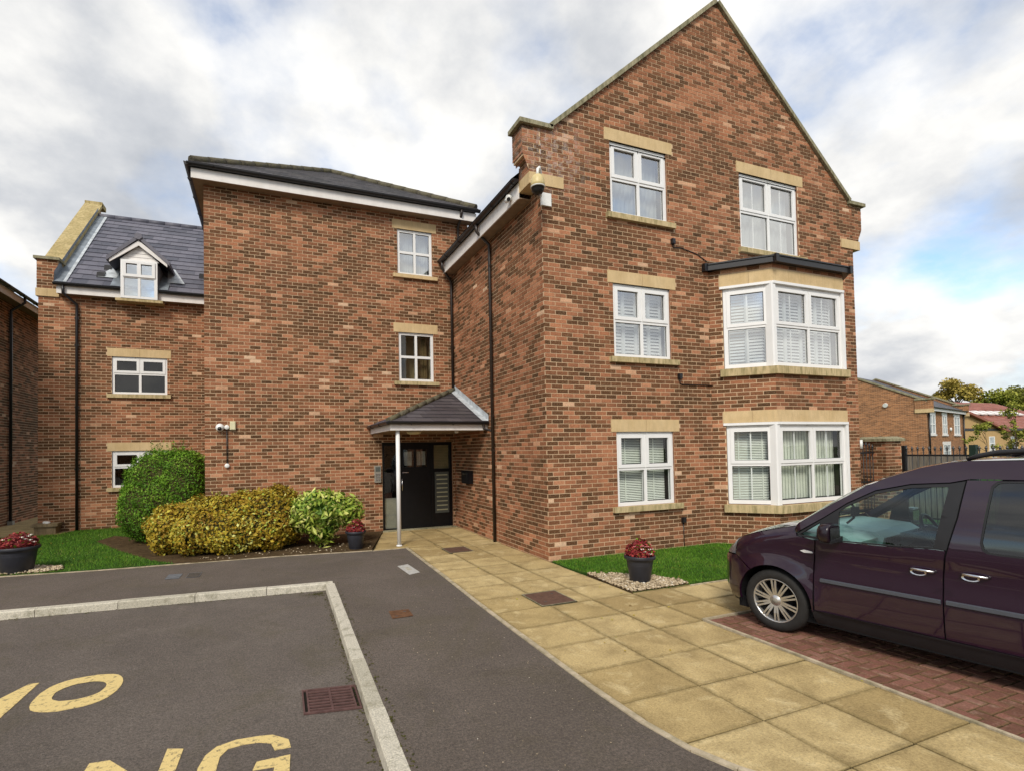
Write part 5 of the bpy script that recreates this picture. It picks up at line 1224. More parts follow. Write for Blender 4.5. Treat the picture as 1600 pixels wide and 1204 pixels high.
m_ = MB(); m_.box(dx0-.12, dx1+.12, dyf-.02, ly+.02, 5.985, 6.055); m_.build('sill', 'sill_stone', d)
for i in range(4):
    za, zb = 7.08+i*.10, 7.08+(i+1)*.10; fx = lambda z: (7.52-z)/.44*.46
    if zb > 7.5: zb = 7.5
    m_ = MB(); m_.hexa([(dcx-fx(za), yb+.03, za), (dcx+fx(za), yb+.03, za), (dcx+fx(za), yb+.06, za), (dcx-fx(za), yb+.06, za), (dcx-fx(zb), yb+.04, zb-.004), (dcx+fx(zb), yb+.04, zb-.004), (dcx+fx(zb), yb+.06, zb-.004), (dcx-fx(zb), yb+.06, zb-.004)]); m_.build('cladding_board', 'white_paint', d)
for s2 in (-1, 1):
    m_ = MB(); P0 = Vector((dcx+s2*.66, 0, 7.02)); P1_ = Vector((dcx, 0, 7.60)); dn = Vector((0, 0, -.13))
    m_.hexa([(P0.x, yb-.07, P0.z-.06), (P1_.x, yb-.07, P1_.z-.13), (P1_.x, yb-.04, P1_.z-.13), (P0.x, yb-.04, P0.z-.06), (P0.x, yb-.07, P0.z+.04), (P1_.x, yb-.07, P1_.z), (P1_.x, yb-.04, P1_.z), (P0.x, yb-.04, P0.z+.04)]); fix_normals(m_.build('barge_board', 'white_paint', d))
    m_ = MB(); Q0 = Vector((dcx+s2*.72, 0, 6.99)); Q1 = Vector((dcx, 0, 7.64)); back0, back1 = 9.0, 9.75
    m_.hexa([(Q0.x, yb-.10, Q0.z), (Q1.x, yb-.10, Q1.z), (Q1.x, back1, Q1.z), (Q0.x, back0, Q0.z), (Q0.x, yb-.10, Q0.z+.11), (Q1.x, yb-.10, Q1.z+.11), (Q1.x, back1, Q1.z+.11), (Q0.x, back0, Q0.z+.11)]); fix_normals(m_.build('dormer_roof', 'slate_one', d))
    m_ = MB(); xx = dcx+s2*.60; n0 = [Vector((xx, 8.55, eZ+(8.55-ey)*(rz-eZ)/(ry-ey))), Vector((xx+s2*.42, 8.55, eZ+(8.55-ey)*(rz-eZ)/(ry-ey))), Vector((xx+s2*.10, 9.2, eZ+(9.2-ey)*(rz-eZ)/(ry-ey))), Vector((xx-s2*.1, 9.3, eZ+(9.3-ey)*(rz-eZ)/(ry-ey)))]
    if s2 > 0: n0 = n0[::-1]
    m_.add([tuple(v+up_*.045) for v in n0], [(0, 1, 2, 3)] if s2 < 0 else [(0, 1, 2, 3)]); m_.build('valley_flashing', 'lead_pale', d)
    m_ = MB(); x0_ = dcx+s2*.42; x1_ = dcx+s2*.66; qq = [Vector((x0_, ey, eZ)), Vector((x1_, ey, eZ)), Vector((x1_, 8.62, eZ+.42*(rz-eZ)/(ry-ey))), Vector((x0_, 8.95, eZ+.75*(rz-eZ)/(ry-ey)))]
    m_.add([tuple(v+up_*.04) for v in (qq if s2 > 0 else qq[::-1])], [(0, 1, 2, 3)]); m_.build('side_flashing', 'lead', d)
m_ = MB(); m_.tube([(dcx, yb-.13, 7.70), (dcx, 9.8, 7.70)], .095, 6); m_.build('ridge_tile', 'slate_one', d)
for (x, y) in ((-8.42, 8.98), (-8.50, 8.62), (-6.12, 9.0)):
    z = eZ+(y-ey)*(rz-eZ)/(ry-ey); m_ = MB(); m_.hexa([(x-.09, y-.09, z-.05), (x+.09, y-.09, z-.05), (x+.09, y+.12, z+.12), (x-.09, y+.12, z+.12), (x-.08, y-.09, z+.09), (x+.08, y-.09, z+.09), (x+.08, y+.12, z+.17), (x-.08, y+.12, z+.17)]); m_.build('roof_vent', 'black_plastic', LW)
# small concrete box by the wing
t = thing('service_box', (-9.52, 8.42, 0), 'low brown stone service box with a flat lid at the foot of the left wing', 'service box')
m_ = MB(); m_.box(-9.78, -9.34, 8.14, 8.49, .0, .20); m_.build('body', 'box_stone', t)
m_ = MB(); m_.box(-9.83, -9.29, 8.09, 8.49, .20, .27); m_.build('lid', 'box_stone', t)
for (x, y, lb_) in ((-9.60, 8.30, 'farther'), (-9.53, 8.22, 'nearer')):
    t = thing('white_stone', (x, y, .27), lb_+' of the two white stones on the lid of the brown service box', 'stone', 'white stones on the service box')
    m_ = MB(); m_.lathe([(.05, .27), (.065, .29), (.05, .315), (.0, .325)], (x, y, 0), 10, cap1=False); m_.build('stone', 'white_plastic', t)
# ================================================================== NEIGHBOUR AT FAR LEFT
NB = thing('neighbour_building', (-11.3, 9.5, 0), 'dark brick building at the left edge, seen along its side wall', 'building')
nw = Wall((-11.3, 5.0), (0, 1), [(0, -.05), (17, -.05), (17, 6.36), (0, 6.36)], [], [(-1, -1, 4.4, 9), (12, -1, 18, 9)])
masonry([nw], NB, 0)
m_ = MB(); m_.add([(-11.3, 5, 0), (-19, 5, 0), (-19, 5, 6.4), (-11.3, 5, 6.4), (-15.1, 5, 9.4)], [(0, 3, 4, 2, 1)]); m_.build('end_wall', 'brick_far', NB)
m_ = MB(); m_.box(-11.3, -11.02, 5, 22, 6.36, 6.375); m_.build('soffit', 'soffit', NB)
m_ = MB(); m_.box(-11.02, -10.995, 4.9, 22, 6.35, 6.55); m_.build('fascia', 'white_paint', NB)
gutter(NB, (-10.93, 22, 6.60), (-10.93, 4.9, 6.60), .06)
roof_tiles(None, (-10.95, 6.5, 6.60), (0, 1, 0), (-3.9, 0, 2.9), 46, 15, .33, .32, clip=[((-1, 0), 0), ((1, 0), 15), ((0, 1), 4.8)], mat='slate_many', parent=NB, each=False)
m_ = MB(); m_.add([(-10.95, 4.9, 6.58), (-10.95, 22, 6.58), (-15.1, 22, 9.62), (-15.1, 4.9, 9.62), (-19.3, 22, 6.58), (-19.3, 4.9, 6.58)], [(0, 1, 2, 3), (3, 2, 4, 5)]); m_.build('roof', 'slate_many', NB)
downpipe(NB, [(-10.93, 10.9, 6.56), (-10.93, 10.9, 6.40), (-11.25, 10.9, 6.15), (-11.25, 10.9, 5.9), (-11.25, 10.9, .12)], .036, [(z, -11.25, 10.9, 0, 1) for z in (5.6, 3.8, 2.0)], 'black_plastic')
m_ = MB(); m_.box(-11.30, -11.18, 10.82, 10.98, .0, .12); m_.build('gully_pot', 'panel_grey', NB)

# ================================================================== PLANTS
def ellip_pts(n, shape):
    """points and outward normals near the surface of a union of superellipsoids [(c, r, e)]"""
    P = []; Nn = []
    w_ = np.array([r[0]*r[1]+r[1]*r[2]+r[0]*r[2] for c, r, e in shape]); w_ = w_/w_.sum()
    k = 0
    while k < n:
        m_ = (n-k)*2+200; j_ = rng.choice(len(shape), m_, p=w_); d = rng.normal(size=(m_, 3)); d /= np.linalg.norm(d, axis=1)[:, None]
        C_ = np.array([shape[i][0] for i in j_]); R_ = np.array([shape[i][1] for i in j_]); E_ = np.array([shape[i][2] for i in j_])
        q = np.abs(d)**E_[:, None]; s_ = q.sum(1)**(-1/E_); p = d*s_[:, None]
        dep = 1-np.abs(rng.normal(0, .07, m_))-.02; p = p*dep[:, None]
        nr = np.sign(d)*np.abs(p)**(E_[:, None]-1)/R_; nr /= np.linalg.norm(nr, axis=1)[:, None]; wp = C_+p*R_
        ok = wp[:, 2] > .03
        for t_, (c, r, e) in enumerate(shape):
            u = np.abs((wp-np.array(c))/np.array(r)); ins = ((u**e).sum(1) < .72) & (j_ != t_); ok &= ~ins
        wp, nr = wp[ok], nr[ok]; P.append(wp); Nn.append(nr); k += len(wp)
    return np.concatenate(P)[:n], np.concatenate(Nn)[:n]
def leaves(name, P, Nn, size, aspect, mat, parent, droop=.2, spread=.8, tone=None, curl=.25):
    n = len(P); s_ = rng.uniform(.5, 1.5, n)*size
    nr = Nn+rng.normal(0, spread, (n, 3)); nr /= np.linalg.norm(nr, axis=1)[:, None]
    t = rng.normal(size=(n, 3)); t[:, 2] -= droop; t += Nn*.5; t -= nr*(t*nr).sum(1)[:, None]; t /= np.linalg.norm(t, axis=1)[:, None]; b = np.cross(nr, t)
    L_ = s_[:, None]; W_ = (s_*aspect)[:, None]
    V = np.stack([P-t*L_*.5, P+b*W_*.5-nr*L_*curl*.3, P+t*L_*.5-nr*L_*curl*.5, P-b*W_*.5-nr*L_*curl*.3, P+t*L_*.0+nr*L_*.02], 1).reshape(-1, 3)
    i = np.arange(n)*5; F_ = np.concatenate([np.stack([i, i+1, i+4], 1), np.stack([i+1, i+2, i+4], 1), np.stack([i+2, i+3, i+4], 1), np.stack([i+3, i, i+4], 1)])
    tn = rng.beta(2, 2, n) if tone is None else np.clip(tone, 0, 1)
    return np_mesh(name, V, F_, np.tile(tn, 4), mat, parent)
def lump(shape, parent, mat='twig', k=.86):
    m_ = MB()
    for c, r, e in shape:
        n1, n2 = 16, 10; b = len(m_.v); vs = []
        for i in range(n2+1):
            ph = math.pi*i/n2-math.pi/2
            for j_ in range(n1):
                th = 2*math.pi*j_/n1; d = (math.cos(ph)*math.cos(th), math.cos(ph)*math.sin(th), math.sin(ph)); s_ = sum(abs(x)**e for x in d)**(-1/e)
                vs.append((c[0]+d[0]*s_*r[0]*k, c[1]+d[1]*s_*r[1]*k, max(.03, c[2]+d[2]*s_*r[2]*k)))
        m_.add(vs, [(i*n1+j_, i*n1+(j_+1) % n1, (i+1)*n1+(j_+1) % n1, (i+1)*n1+j_) for i in range(n2) for j_ in range(n1)], 0, .5, True)
    return m_.build('inner_twigs', mat, parent)
def clump(P, a=2.5, s=.25): return s*np.sin(P[:, 0]*a*3+P[:, 2]*a*2)*np.sin(P[:, 1]*a*2.6+P[:, 2]*a*3.1+1)
# green bush at the corner
t = thing('green_bush', (-6.65, 5.75, 0), 'tall dense green clipped bush between the left wing and the flat brick wall', 'bush')
sh = [((-6.53, 5.85, 1.05), (.86, .80, 1.00), 2.6), ((-6.15, 5.6, 1.05), (.52, .70, .98), 2.5), ((-6.60, 5.65, .75), (.86, .8, .8), 2.5)]
lump(sh, t, 'twig', .90); P_, Nn = ellip_pts(32000, sh); P_ += Nn*(rng.normal(0, .02, (len(P_), 1))+clump(P_, 3.1, .05)[:, None])
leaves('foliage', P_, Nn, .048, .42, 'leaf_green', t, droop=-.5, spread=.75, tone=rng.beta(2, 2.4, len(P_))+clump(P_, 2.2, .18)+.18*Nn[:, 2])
sp = []; 
for i in range(26):
    a = random.uniform(0, 6.3); x, y = -6.45+random.uniform(-.45, .45), 5.6+random.uniform(-.3, .3); z = 2.02+random.uniform(-.05, .05); h = random.uniform(.1, .30)
    for k in range(9): sp.append((x+.02*k*math.cos(a)*.3+random.uniform(-.02, .02), y+random.uniform(-.02, .02), z+h*k/9))
sp = np.array(sp); leaves('shoots', sp, np.tile([0, 0, 1.], (len(sp), 1)), .055, .35, 'leaf_green', t, -1, .6)['kind'] = 'stuff'
def stray(shape, n, parent, mat, size, hmin, hmax, tone):
    pts = []; P0, N0 = ellip_pts(n*4, shape); P0 = P0[N0[:, 2] > .25][:n]
    for p in P0:
        h = random.uniform(hmin, hmax); dx, dy = random.gauss(0, .35), random.gauss(0, .35); k = max(3, int(h/.018))
        for i in range(k): pts.append((p[0]+dx*h*i/k+random.gauss(0, .006), p[1]+dy*h*i/k+random.gauss(0, .006), p[2]+h*i/k))
    pts = np.array(pts); o = leaves('shoots', pts, np.tile([0, -.2, 1.], (len(pts), 1)), size, .45, mat, parent, -.8, .7, tone=rng.normal(tone, .15, len(pts))); o['kind'] = 'stuff'
stray(sh, 120, t, 'leaf_green', .046, .05, .14, .7)
# golden hedge
t = thing('golden_hedge', (-5.05, 3.75, 0), 'low spreading golden yellow and bronze hedge in the bed against the flat wall', 'hedge')
sh = [((-4.55, 3.72, .60), (.88, .62, .56), 2.5), ((-5.25, 3.85, .56), (.95, .66, .52), 2.5), ((-5.95, 4.0, .46), (.68, .62, .48), 2.4), ((-4.2, 3.85, .62), (.50, .55, .58), 2.4), ((-5.0, 3.45, .42), (1.2, .55, .42), 2.5)]
lump(sh, t, 'twig', .84); P_, Nn = ellip_pts(21000, sh); P_ += Nn*(rng.normal(0, .03, (len(P_), 1))+clump(P_, 2.6, .07)[:, None])
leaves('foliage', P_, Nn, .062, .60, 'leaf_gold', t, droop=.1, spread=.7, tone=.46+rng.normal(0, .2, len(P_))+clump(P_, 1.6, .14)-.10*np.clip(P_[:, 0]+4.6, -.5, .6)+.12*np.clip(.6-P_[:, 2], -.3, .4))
P2 = P_[rng.choice(len(P_), 1600)]; leaves('new_leaves', P2+rng.normal(0, .02, P2.shape)+np.array([0, -.02, .02]), np.tile([0, -.3, 1.], (len(P2), 1)), .060, .55, 'leaf_aucuba', t, 0, .6, tone=rng.uniform(.45, 1, len(P2)))
m_ = MB()
for i in range(9): x = -5.7+i*.19; m_.tube([(x, 3.7, .02), (x+random.uniform(-.1, .1), 3.55+random.uniform(-.1, .1), .35)], .012, 5)
o = m_.build('stem', 'bark', t); o['kind'] = 'stuff'
stray(sh, 130, t, 'leaf_gold', .05, .05, .16, .6)
# variegated laurel
t = thing('spotted_laurel', (-3.42, 3.15, 0), 'variegated laurel bush with large pale yellow and green leaves beside the porch', 'bush')
sh = [((-3.38, 3.25, .74), (.62, .52, .40), 2.1), ((-3.62, 3.2, .66), (.40, .42, .36), 2.1), ((-3.0, 3.2, .70), (.42, .42, .30), 2.1), ((-3.40, 3.1, .38), (.26, .26, .30), 2.0)]
lump(sh, t, 'leaf_green', .62); P_, Nn = ellip_pts(2300, sh); P_ += Nn*rng.normal(0, .04, (len(P_), 1))
leaves('foliage', P_, Nn, .135, .36, 'leaf_aucuba', t, droop=.5, spread=.55, tone=rng.beta(1.6, 1.7, len(P_))+.1, curl=.35)
P_, Nn = ellip_pts(900, [(c, tuple(x*.8 for x in r), e) for c, r, e in sh]); leaves('inner_foliage', P_, Nn, .12, .36, 'leaf_green', t, .5, .6, tone=rng.uniform(.3, .9, len(P_)))
for i in range(7):
    a = i*.9; m_ = MB(); m_.tube([(-3.42+.03*math.cos(a), 3.12+.03*math.sin(a), .0), (-3.42+.12*math.cos(a), 3.12+.10*math.sin(a), .28), (-3.40+.3*math.cos(a), 3.15+.25*math.sin(a), .58)], [.016, .012, .008], 6); m_.build('stem', 'bark', t)
# pots of red flowers
def pot(loc, rt_, rb, h, label, whites, oval=1.0, n=700):
    t = thing('flower_pot', loc, label, 'flower pot', 'dark pots of red flowers')
    x, y, z = loc; k = rt_
    prof = [(rb*.94, 0), (rb, .01), (rb+(k*.90-rb)*.62, h*.62), (rb+(k*.90-rb)*.66, h*.64), (rb+(k*.90-rb)*.64, h*.66), (rb+(k*.90-rb)*.74, h*.72), (rb+(k*.90-rb)*.76, h*.745), (rb+(k*.90-rb)*.74, h*.765), (k*.90, h*.87), (k*.985, h*.875), (k, h*.89), (k, h*.985), (k*.98, h), (k*.91, h), (k*.89, h*.93), (0, h*.90)]
    m_ = MB(); m_.lathe(prof, (x, y, z), 40, cap1=False); 
    if oval != 1: m_.v = [((v[0]-x)*oval+x, v[1], v[2]) for v in m_.v]
    m_.build('pot', 'pot_plastic', t)
    sh = [((x, y, z+h+.03), (rt_*.93*oval, rt_*.9, .15), 2.2), ((x+.02, y, z+h+.09), (rt_*.62*oval, rt_*.6, .145), 2.0)]
    P_, Nn = ellip_pts(n, sh); P_ = P_[P_[:, 2] > z+h-.02]; Nn = np.tile([0, -.2, 1.], (len(P_), 1))
    lump([(c, tuple(a*.78 for a in r), e) for c, r, e in sh], t, 'leaf_red', 1)
    leaves('foliage', P_, Nn, .045, .62, 'leaf_red', t, .1, .6)
    P_, Nn = ellip_pts(160, sh); P_ = P_[P_[:, 2] > z+h]; leaves('green_leaves', P_, np.tile([0, 0, 1.], (len(P_), 1)), .04, .6, 'leaf_green', t, .1, .6)
    for (dx, dy, dz) in whites:
        m_ = MB(); c = (x+dx, y+dy, z+h+dz)
        for i in range(5):
            a = 2*math.pi*i/5; b = a+1.0; r_ = .026; m_.add([c, (c[0]+r_*math.cos(a), c[1]+r_*math.sin(a)*.8-.006, c[2]+.012), (c[0]+r_*1.25*math.cos((a+b)/2), c[1]+r_*math.sin((a+b)/2)-.010, c[2]+.02), (c[0]+r_*math.cos(b), c[1]+r_*math.sin(b)*.8-.006, c[2]+.012)], [(0, 1, 2, 3)])
        m_.build('flower', 'petal_white', t)
    for i in range(10):
        a = random.uniform(0, 6.3); r_ = rt_*random.uniform(.1, .8); c = (x+r_*math.cos(a)*oval, y+r_*math.sin(a), z+h+.10+.10*(1-r_/rt_)); m_ = MB()
        for k_ in range(5):
            a = 2*math.pi*k_/5; m_.add([c, (c[0]+.022*math.cos(a), c[1]+.022*math.sin(a), c[2]+.012), (c[0]+.026*math.cos(a+.5), c[1]+.026*math.sin(a+.5), c[2]+.016), (c[0]+.022*math.cos(a+1), c[1]+.022*math.sin(a+1), c[2]+.012)], [(0, 1, 2, 3)])
        m_.build('flower', 'petal_pink', t)
    return t
pot((.457, -1.72, .02), .215, .135, .37, 'black plastic pot of red and white flowers standing in pebbles on the front lawn', [(-.04, -.15, .06), (.03, -.17, .09), (-.09, -.16, .10), (.10, -.13, .08), (.02, -.19, .03), (-.02, -.12, .12)])
pot((-2.82, 2.62, .03), .20, .135, .34, 'black pot of red flowers at the end of the bed, next to the porch post', [(.06, -.13, .05), (-.07, -.14, .08)], n=600)
pot((-8.32, 3.16, .03), .285, .20, .42, 'large dark blue black pot of red flowers with white blooms beside the left lawn', [(.16, -.15, .12), (.20, -.13, .16), (.23, -.16, .10), (.12, -.16, .15), (.27, -.12, .06), (.22, -.1, .18), (-.12, -.2, .13)], 1.1, 1000)
# ================================================================== BEYOND: pier, railings, gate, boundary fence
t = thing('brick_pier', (8.98, .1, 0), 'square brick gate pier with a flat stone cap between the gable end and the railings', 'gate pier')
px0, px1, py0, py1 = 8.90, 9.48, -.12, .46
ws = [Wall((px0, py0), (1, 0), [(0, -.05), (.58, -.05), (.58, 1.94), (0, 1.94)]), Wall((px0, py1), (0, -1), [(0, -.05), (.58, -.05), (.58, 1.94), (0, 1.94)], ph=.06)]
masonry(ws, t, 130, lambda c: c[2] < .6, 6.0)
m_ = MB(); m_.box(px0+.01, px1-.005, py0+.01, py1-.005, -.05, 1.935); m_.build('core', 'brick_far', t)
m_ = MB(); m_.box(px0-.06, px1+.06, py0-.06, py1+.06, 1.94, 2.0); m_.hexa([(px0-.06, py0-.06, 2.0), (px1+.06, py0-.06, 2.0), (px1+.06, py1+.06, 2.0), (px0-.06, py1+.06, 2.0), (px0+.05, py0+.05, 2.05), (px1-.05, py0+.05, 2.05), (px1-.05, py1-.05, 2.05), (px0+.05, py1-.05, 2.05)]); m_.build('cap', 'coping_stone', t)
def railing_bar(parent, x, y, z0_, z1_, name='bar'):
    m_ = MB(); m_.tube([(x, y, z0_), (x, y, z1_-.10)], .009, 6)
    m_.lathe([(.009, z1_-.10), (.022, z1_-.085), (.012, z1_-.07), (.028, z1_-.045), (.012, z1_-.01), (.0, z1_+.02)], (x, y, 0), 6, cap1=False, smooth=False); m_.build(name, 'iron_black', parent)
t = thing('garden_gate', (8.55, .12, 0), 'narrow black iron gate between the gable end and the brick pier', 'gate')
for i in range(6): railing_bar(t, 8.26+i*.115, .12, .08, 1.86+.06*math.sin(i/5*3.14))
for z in (.15, 1.0, 1.68): m_ = MB(); m_.bar((8.22, .12, z), (8.88, .12, z), .02, .04); m_.build('rail', 'iron_black', t)
m_ = MB(); m_.box(8.20, 8.25, .095, .145, .02, 1.9); m_.build('hinge_post', 'iron_black', t)
t = thing('wall_lamp', (8.30, -.02, 1.85), 'small white lamp on the end of the gable wall above the iron gate', 'lamp')
m_ = MB(); m_.box(8.185, 8.225, .02, .06, 1.80, 2.0); m_.build('bracket', 'iron_black', t)
m_ = MB(); m_.tube([(8.26, .03, 1.78), (8.26, .03, 1.98)], .04, 10); m_.build('shade', 'white_plastic', t)
t = thing('railing_fence', (9.70, -1.5, 0), 'black iron railings with spear finials running from the brick pier behind the purple van', 'fence')
fx_ = lambda y: 9.66+.02*(.0-y)
yy = -.02; i = 0
while yy > -6.4:
    if abs(yy+.07) > .05 and abs(yy+1.36) > .06: railing_bar(t, fx_(yy), yy, .06, 1.80)
    yy -= .1105
for z in (.16, 1.60): m_ = MB(); m_.bar((fx_(0), 0, z), (fx_(-6.4), -6.4, z), .014, .04); m_.build('rail', 'iron_black', t)
for y, s_, mt in ((-.07, .05, 'iron_black'), (-1.36, .055, 'post_green'), (-3.9, .05, 'iron_black'), (-6.4, .05, 'iron_black')):
    m_ = MB(); m_.box(fx_(y)-s_, fx_(y)+s_, y-s_, y+s_, 0, 1.83); m_.build('post', mt, t)
t = thing('board_fence', (10.6, -.2, 0), 'weathered grey wooden board fence standing just behind the black railings', 'fence')
yy = .5
while yy > -1.05:
    m_ = MB(); m_.box(10.55, 10.575, yy-.135, yy, .05, 1.60+random.uniform(-.012, .012)); m_.build('board', 'fence_wood', t); yy -= .142
for z in (.3, 1.4): m_ = MB(); m_.box(10.576, 10.62, -1.05, .55, z, z+.06); m_.build('rail', 'fence_wood', t)
# ------------------------------------------------------------------ houses beyond
def far_window(parent, Wf, u0, u1, z0_, z1_, sill=True, cols=2, lint=True, back='net'):
    f_ = MB(); P = Wf.P
    S = lambda a, b, c, d, e0, e1, mb: stone(mb, Wf, a, b, c, d, e0, e1)
    w_ = .09
    S(u0, u1, z0_, z0_+w_, -.03, .05, f_); S(u0, u1, z1_-w_, z1_, -.03, .05, f_); S(u0, u0+w_, z0_+w_, z1_-w_, -.03, .05, f_); S(u1-w_, u1, z0_+w_, z1_-w_, -.03, .05, f_)
    for k in range(1, cols): x = u0+(u1-u0)*k/cols; S(x-.05, x+.05, z0_+w_, z1_-w_, -.03, .05, f_)
    S(u0+w_, u1-w_, (z0_+z1_)/2-.04, (z0_+z1_)/2+.04, -.03, .045, f_)
    o = f_.build('window', 'white_frame', parent); g_ = MB(); g_.add([P(u0+w_, .015, z0_+w_), P(u1-w_, .015, z0_+w_), P(u1-w_, .015, z1_-w_), P(u0+w_, .015, z1_-w_)], [(0, 1, 2, 3)]); g_.build('pane', back, o)
    if sill: s_ = MB(); S(u0-.15, u1+.15, z0_-.14, z0_-.005, -.05, .09, s_); s_.build('sill', 'white_paint', o)
    if lint: s_ = MB(); S(u0-.15, u1+.15, z1_+.005, z1_+.22, -.05, .03, s_); s_.build('lintel', 'white_paint', o)
HX, HY = 45.0, 17.2; HL = 13.0; RL = 6.6
t = thing('gabled_house', (HX, HY, 0), 'brick house with slate roof beyond the railings, its gable end turned this way', 'house')
ez_, rz_ = 4.72, 8.35
gwall = Wall((HX, HY+2*RL), (0, -1), [(0, -.2), (2*RL, -.2), (2*RL, ez_+.1), (RL, rz_+.1), (0, ez_+.1)]); fwall = Wall((HX, HY), (1, 0), [(0, -.2), (HL, -.2), (HL, ez_-.1), (0, ez_-.1)])
m_ = MB(); gwall.sheet(m_); fwall.sheet(m_); m_.add([(HX+HL, HY, -.2), (HX+HL, HY+2*RL, -.2), (HX+HL, HY+2*RL, ez_), (HX+HL, HY+RL, rz_), (HX+HL, HY, ez_)], [(0, 1, 2, 3, 4)]); m_.build('wall', 'brick_far', t)
roof_tiles(None, (HX+.3, HY-.3, ez_-.05), (1, 0, 0), (0, RL+.3, rz_-ez_+.05), 32, 23, .42, .34, clip=[((-1, 0), 0), ((1, 0), HL-.5), ((0, 1), 7.8)], mat='slate_many', parent=t, each=False)
m_ = MB(); m_.add([(HX+.1, HY-.25, ez_-.07), (HX+HL, HY-.25, ez_-.07), (HX+HL, HY+RL, rz_), (HX+.1, HY+RL, rz_), (HX+HL, HY+2*RL+.2, ez_), (HX+.1, HY+2*RL+.2, ez_)], [(0, 1, 2, 3), (3, 2, 4, 5)]); m_.build('roof', 'slate_many', t)
for xx in (HX-.08, HX+HL-.35):
    for s2 in (0, 1):
        ya = HY-.1 if not s2 else HY+2*RL+.1; za, zb = ez_+.38, rz_+.14; m_ = MB(); m_.hexa([(xx+.09, ya, ez_-.5), (xx+.33, ya, ez_-.5), (xx+.33, HY+RL, rz_-.6), (xx+.09, HY+RL, rz_-.6), (xx+.09, ya, za), (xx+.33, ya, za), (xx+.33, HY+RL, zb), (xx+.09, HY+RL, zb)]); fix_normals(m_.build('parapet', 'brick_far', t)); m_ = MB()
        m_.hexa([(xx, ya, za), (xx+.42, ya, za), (xx+.42, HY+RL, zb), (xx, HY+RL, zb), (xx, ya, za+.14), (xx+.42, ya, za+.14), (xx+.42, HY+RL, zb+.14), (xx, HY+RL, zb+.14)]); fix_normals(m_.build('coping', 'coping_stone', t))
    m_ = MB(); m_.box(xx-.02, xx+.44, HY-.42, HY+.7, ez_-.48, ez_-.18); m_.build('kneeler_stone', 'sandstone', t)
    m_ = MB(); m_.box(xx, xx+.42, HY-.40, HY+.7, ez_-.18, ez_+.55); m_.build('pier', 'brick_far', t)
    m_ = MB(); m_.box(xx-.08, xx+.50, HY-.50, HY+.7, ez_+.55, ez_+.66); m_.build('pier_cap', 'coping_stone', t)
m_ = MB(); m_.box(HX+.36, HX+HL-.36, HY-.27, HY-.22, ez_-.32, ez_-.10); m_.build('fascia', 'white_paint', t)
gutter(t, (HX+.36, HY-.34, ez_-.02), (HX+HL-.36, HY-.34, ez_-.02), .08, brackets=False)
for x in (HX+.30, HX+HL-.5): m_ = MB(); m_.tube([(x, HY-.10, 4.5), (x, HY-.10, 0)], .06, 8); m_.build('downpipe', 'black_plastic', t)
for u0, u1 in ((.62, 2.5), (4.9, 6.4), (9.1, 11.2)): far_window(t, fwall, u0, u1, 2.50, 4.15)
far_window(t, fwall, 4.9, 7.4, .45, 1.65)
m_ = MB(); m_.lathe([(.17, 0), (.17, -.1), (.0, -.14)], (HX+7.6, HY, 2.95), 12, axis='y'); m_.build('alarm_box', 'white_plastic', t)
m_ = MB(); m_.tube([(HX-.02, HY+2.6, 5.05), (HX-.2, HY+2.6, 5.0)], .17, 12); m_.build('lamp', 'white_plastic', t)
t.rotation_euler.z = R(15)
# red roofed house
t = thing('red_roofed_house', (70, 25, 0), 'buff brick house with a wide red tiled roof and pale skylights', 'house')
rx0, rx1, ry0, ry1 = 56.0, 86, 22.3, 34.3; ew, rw = 3.2, 6.55
m_ = MB(); fw2 = Wall((rx0, ry0), (1, 0), [(0, -.2), (rx1-rx0, -.2), (rx1-rx0, ew), (0, ew)]); fw2.sheet(m_); m_.add([(rx0, ry1, -.2), (rx0, ry0, -.2), (rx0, ry0, ew), (rx0, ry1, ew)], [(0, 1, 2, 3)]); m_.build('wall', 'brick_buff', t)
roof_tiles(None, (rx0-.5, ry0-.7, ew-.1), (1, 0, 0), (0, (ry1-ry0)/2+.7, rw-ew+.1), 60, 18, .55, .42, clip=[((-1, .75), 0), ((1, .75), rx1-rx0+1), ((0, 1), 7.5)], mat='red_tile', parent=t, each=False, thick=.03)
my = (ry0+ry1)/2
m_ = MB(); m_.add([(rx0-.5, ry0-.7, ew-.12), (rx1+.5, ry0-.7, ew-.12), (rx1-4.5, my, rw), (rx0+4.5, my, rw), (rx1+.5, ry1+.7, ew-.12), (rx0-.5, ry1+.7, ew-.12)], [(0, 1, 2, 3), (3, 2, 4, 5), (0, 3, 5), (1, 4, 2)]); m_.build('roof', 'red_tile', t)
m_ = MB(); m_.box(rx0-.5, rx1+.5, ry0-.75, ry0-.68, ew-.30, ew-.08); m_.build('fascia', 'black_plastic', t)
for i in range(9):
    x = rx0+9.0+i*1.55; m_ = MB(); y = ry0+2.6; z = ew+(y-ry0+.7)*(rw-ew)/((ry1-ry0)/2+.7)
    m_.hexa([(x, y-.5, z-.10), (x+1.05, y-.5, z-.10), (x+1.05, y+.5, z+.36), (x, y+.5, z+.36), (x, y-.55, z+.02), (x+1.05, y-.55, z+.02), (x+1.05, y+.45, z+.46), (x, y+.45, z+.46)]); m_.build('skylight', 'white_paint', t)
for u0 in (5.5, 10.5, 14, 17, 21): far_window(t, fw2, u0, u0+1.3, .9, 2.3, lint=False)
gY, gA, gH = 21.6, 60.2, 6.6
gx = Wall((gA-gH, gY), (1, 0), [(0, -.2), (2*gH, -.2), (2*gH, 2.9), (gH, 4.55), (0, 2.9)]); m_ = MB(); gx.sheet(m_); m_.add([(gA+gH, gY, -.2), (gA+gH, 22.3, -.2), (gA+gH, 22.3, 2.9), (gA+gH, gY, 2.9)], [(0, 1, 2, 3)]); m_.build('porch_wall', 'brick_buff', t)
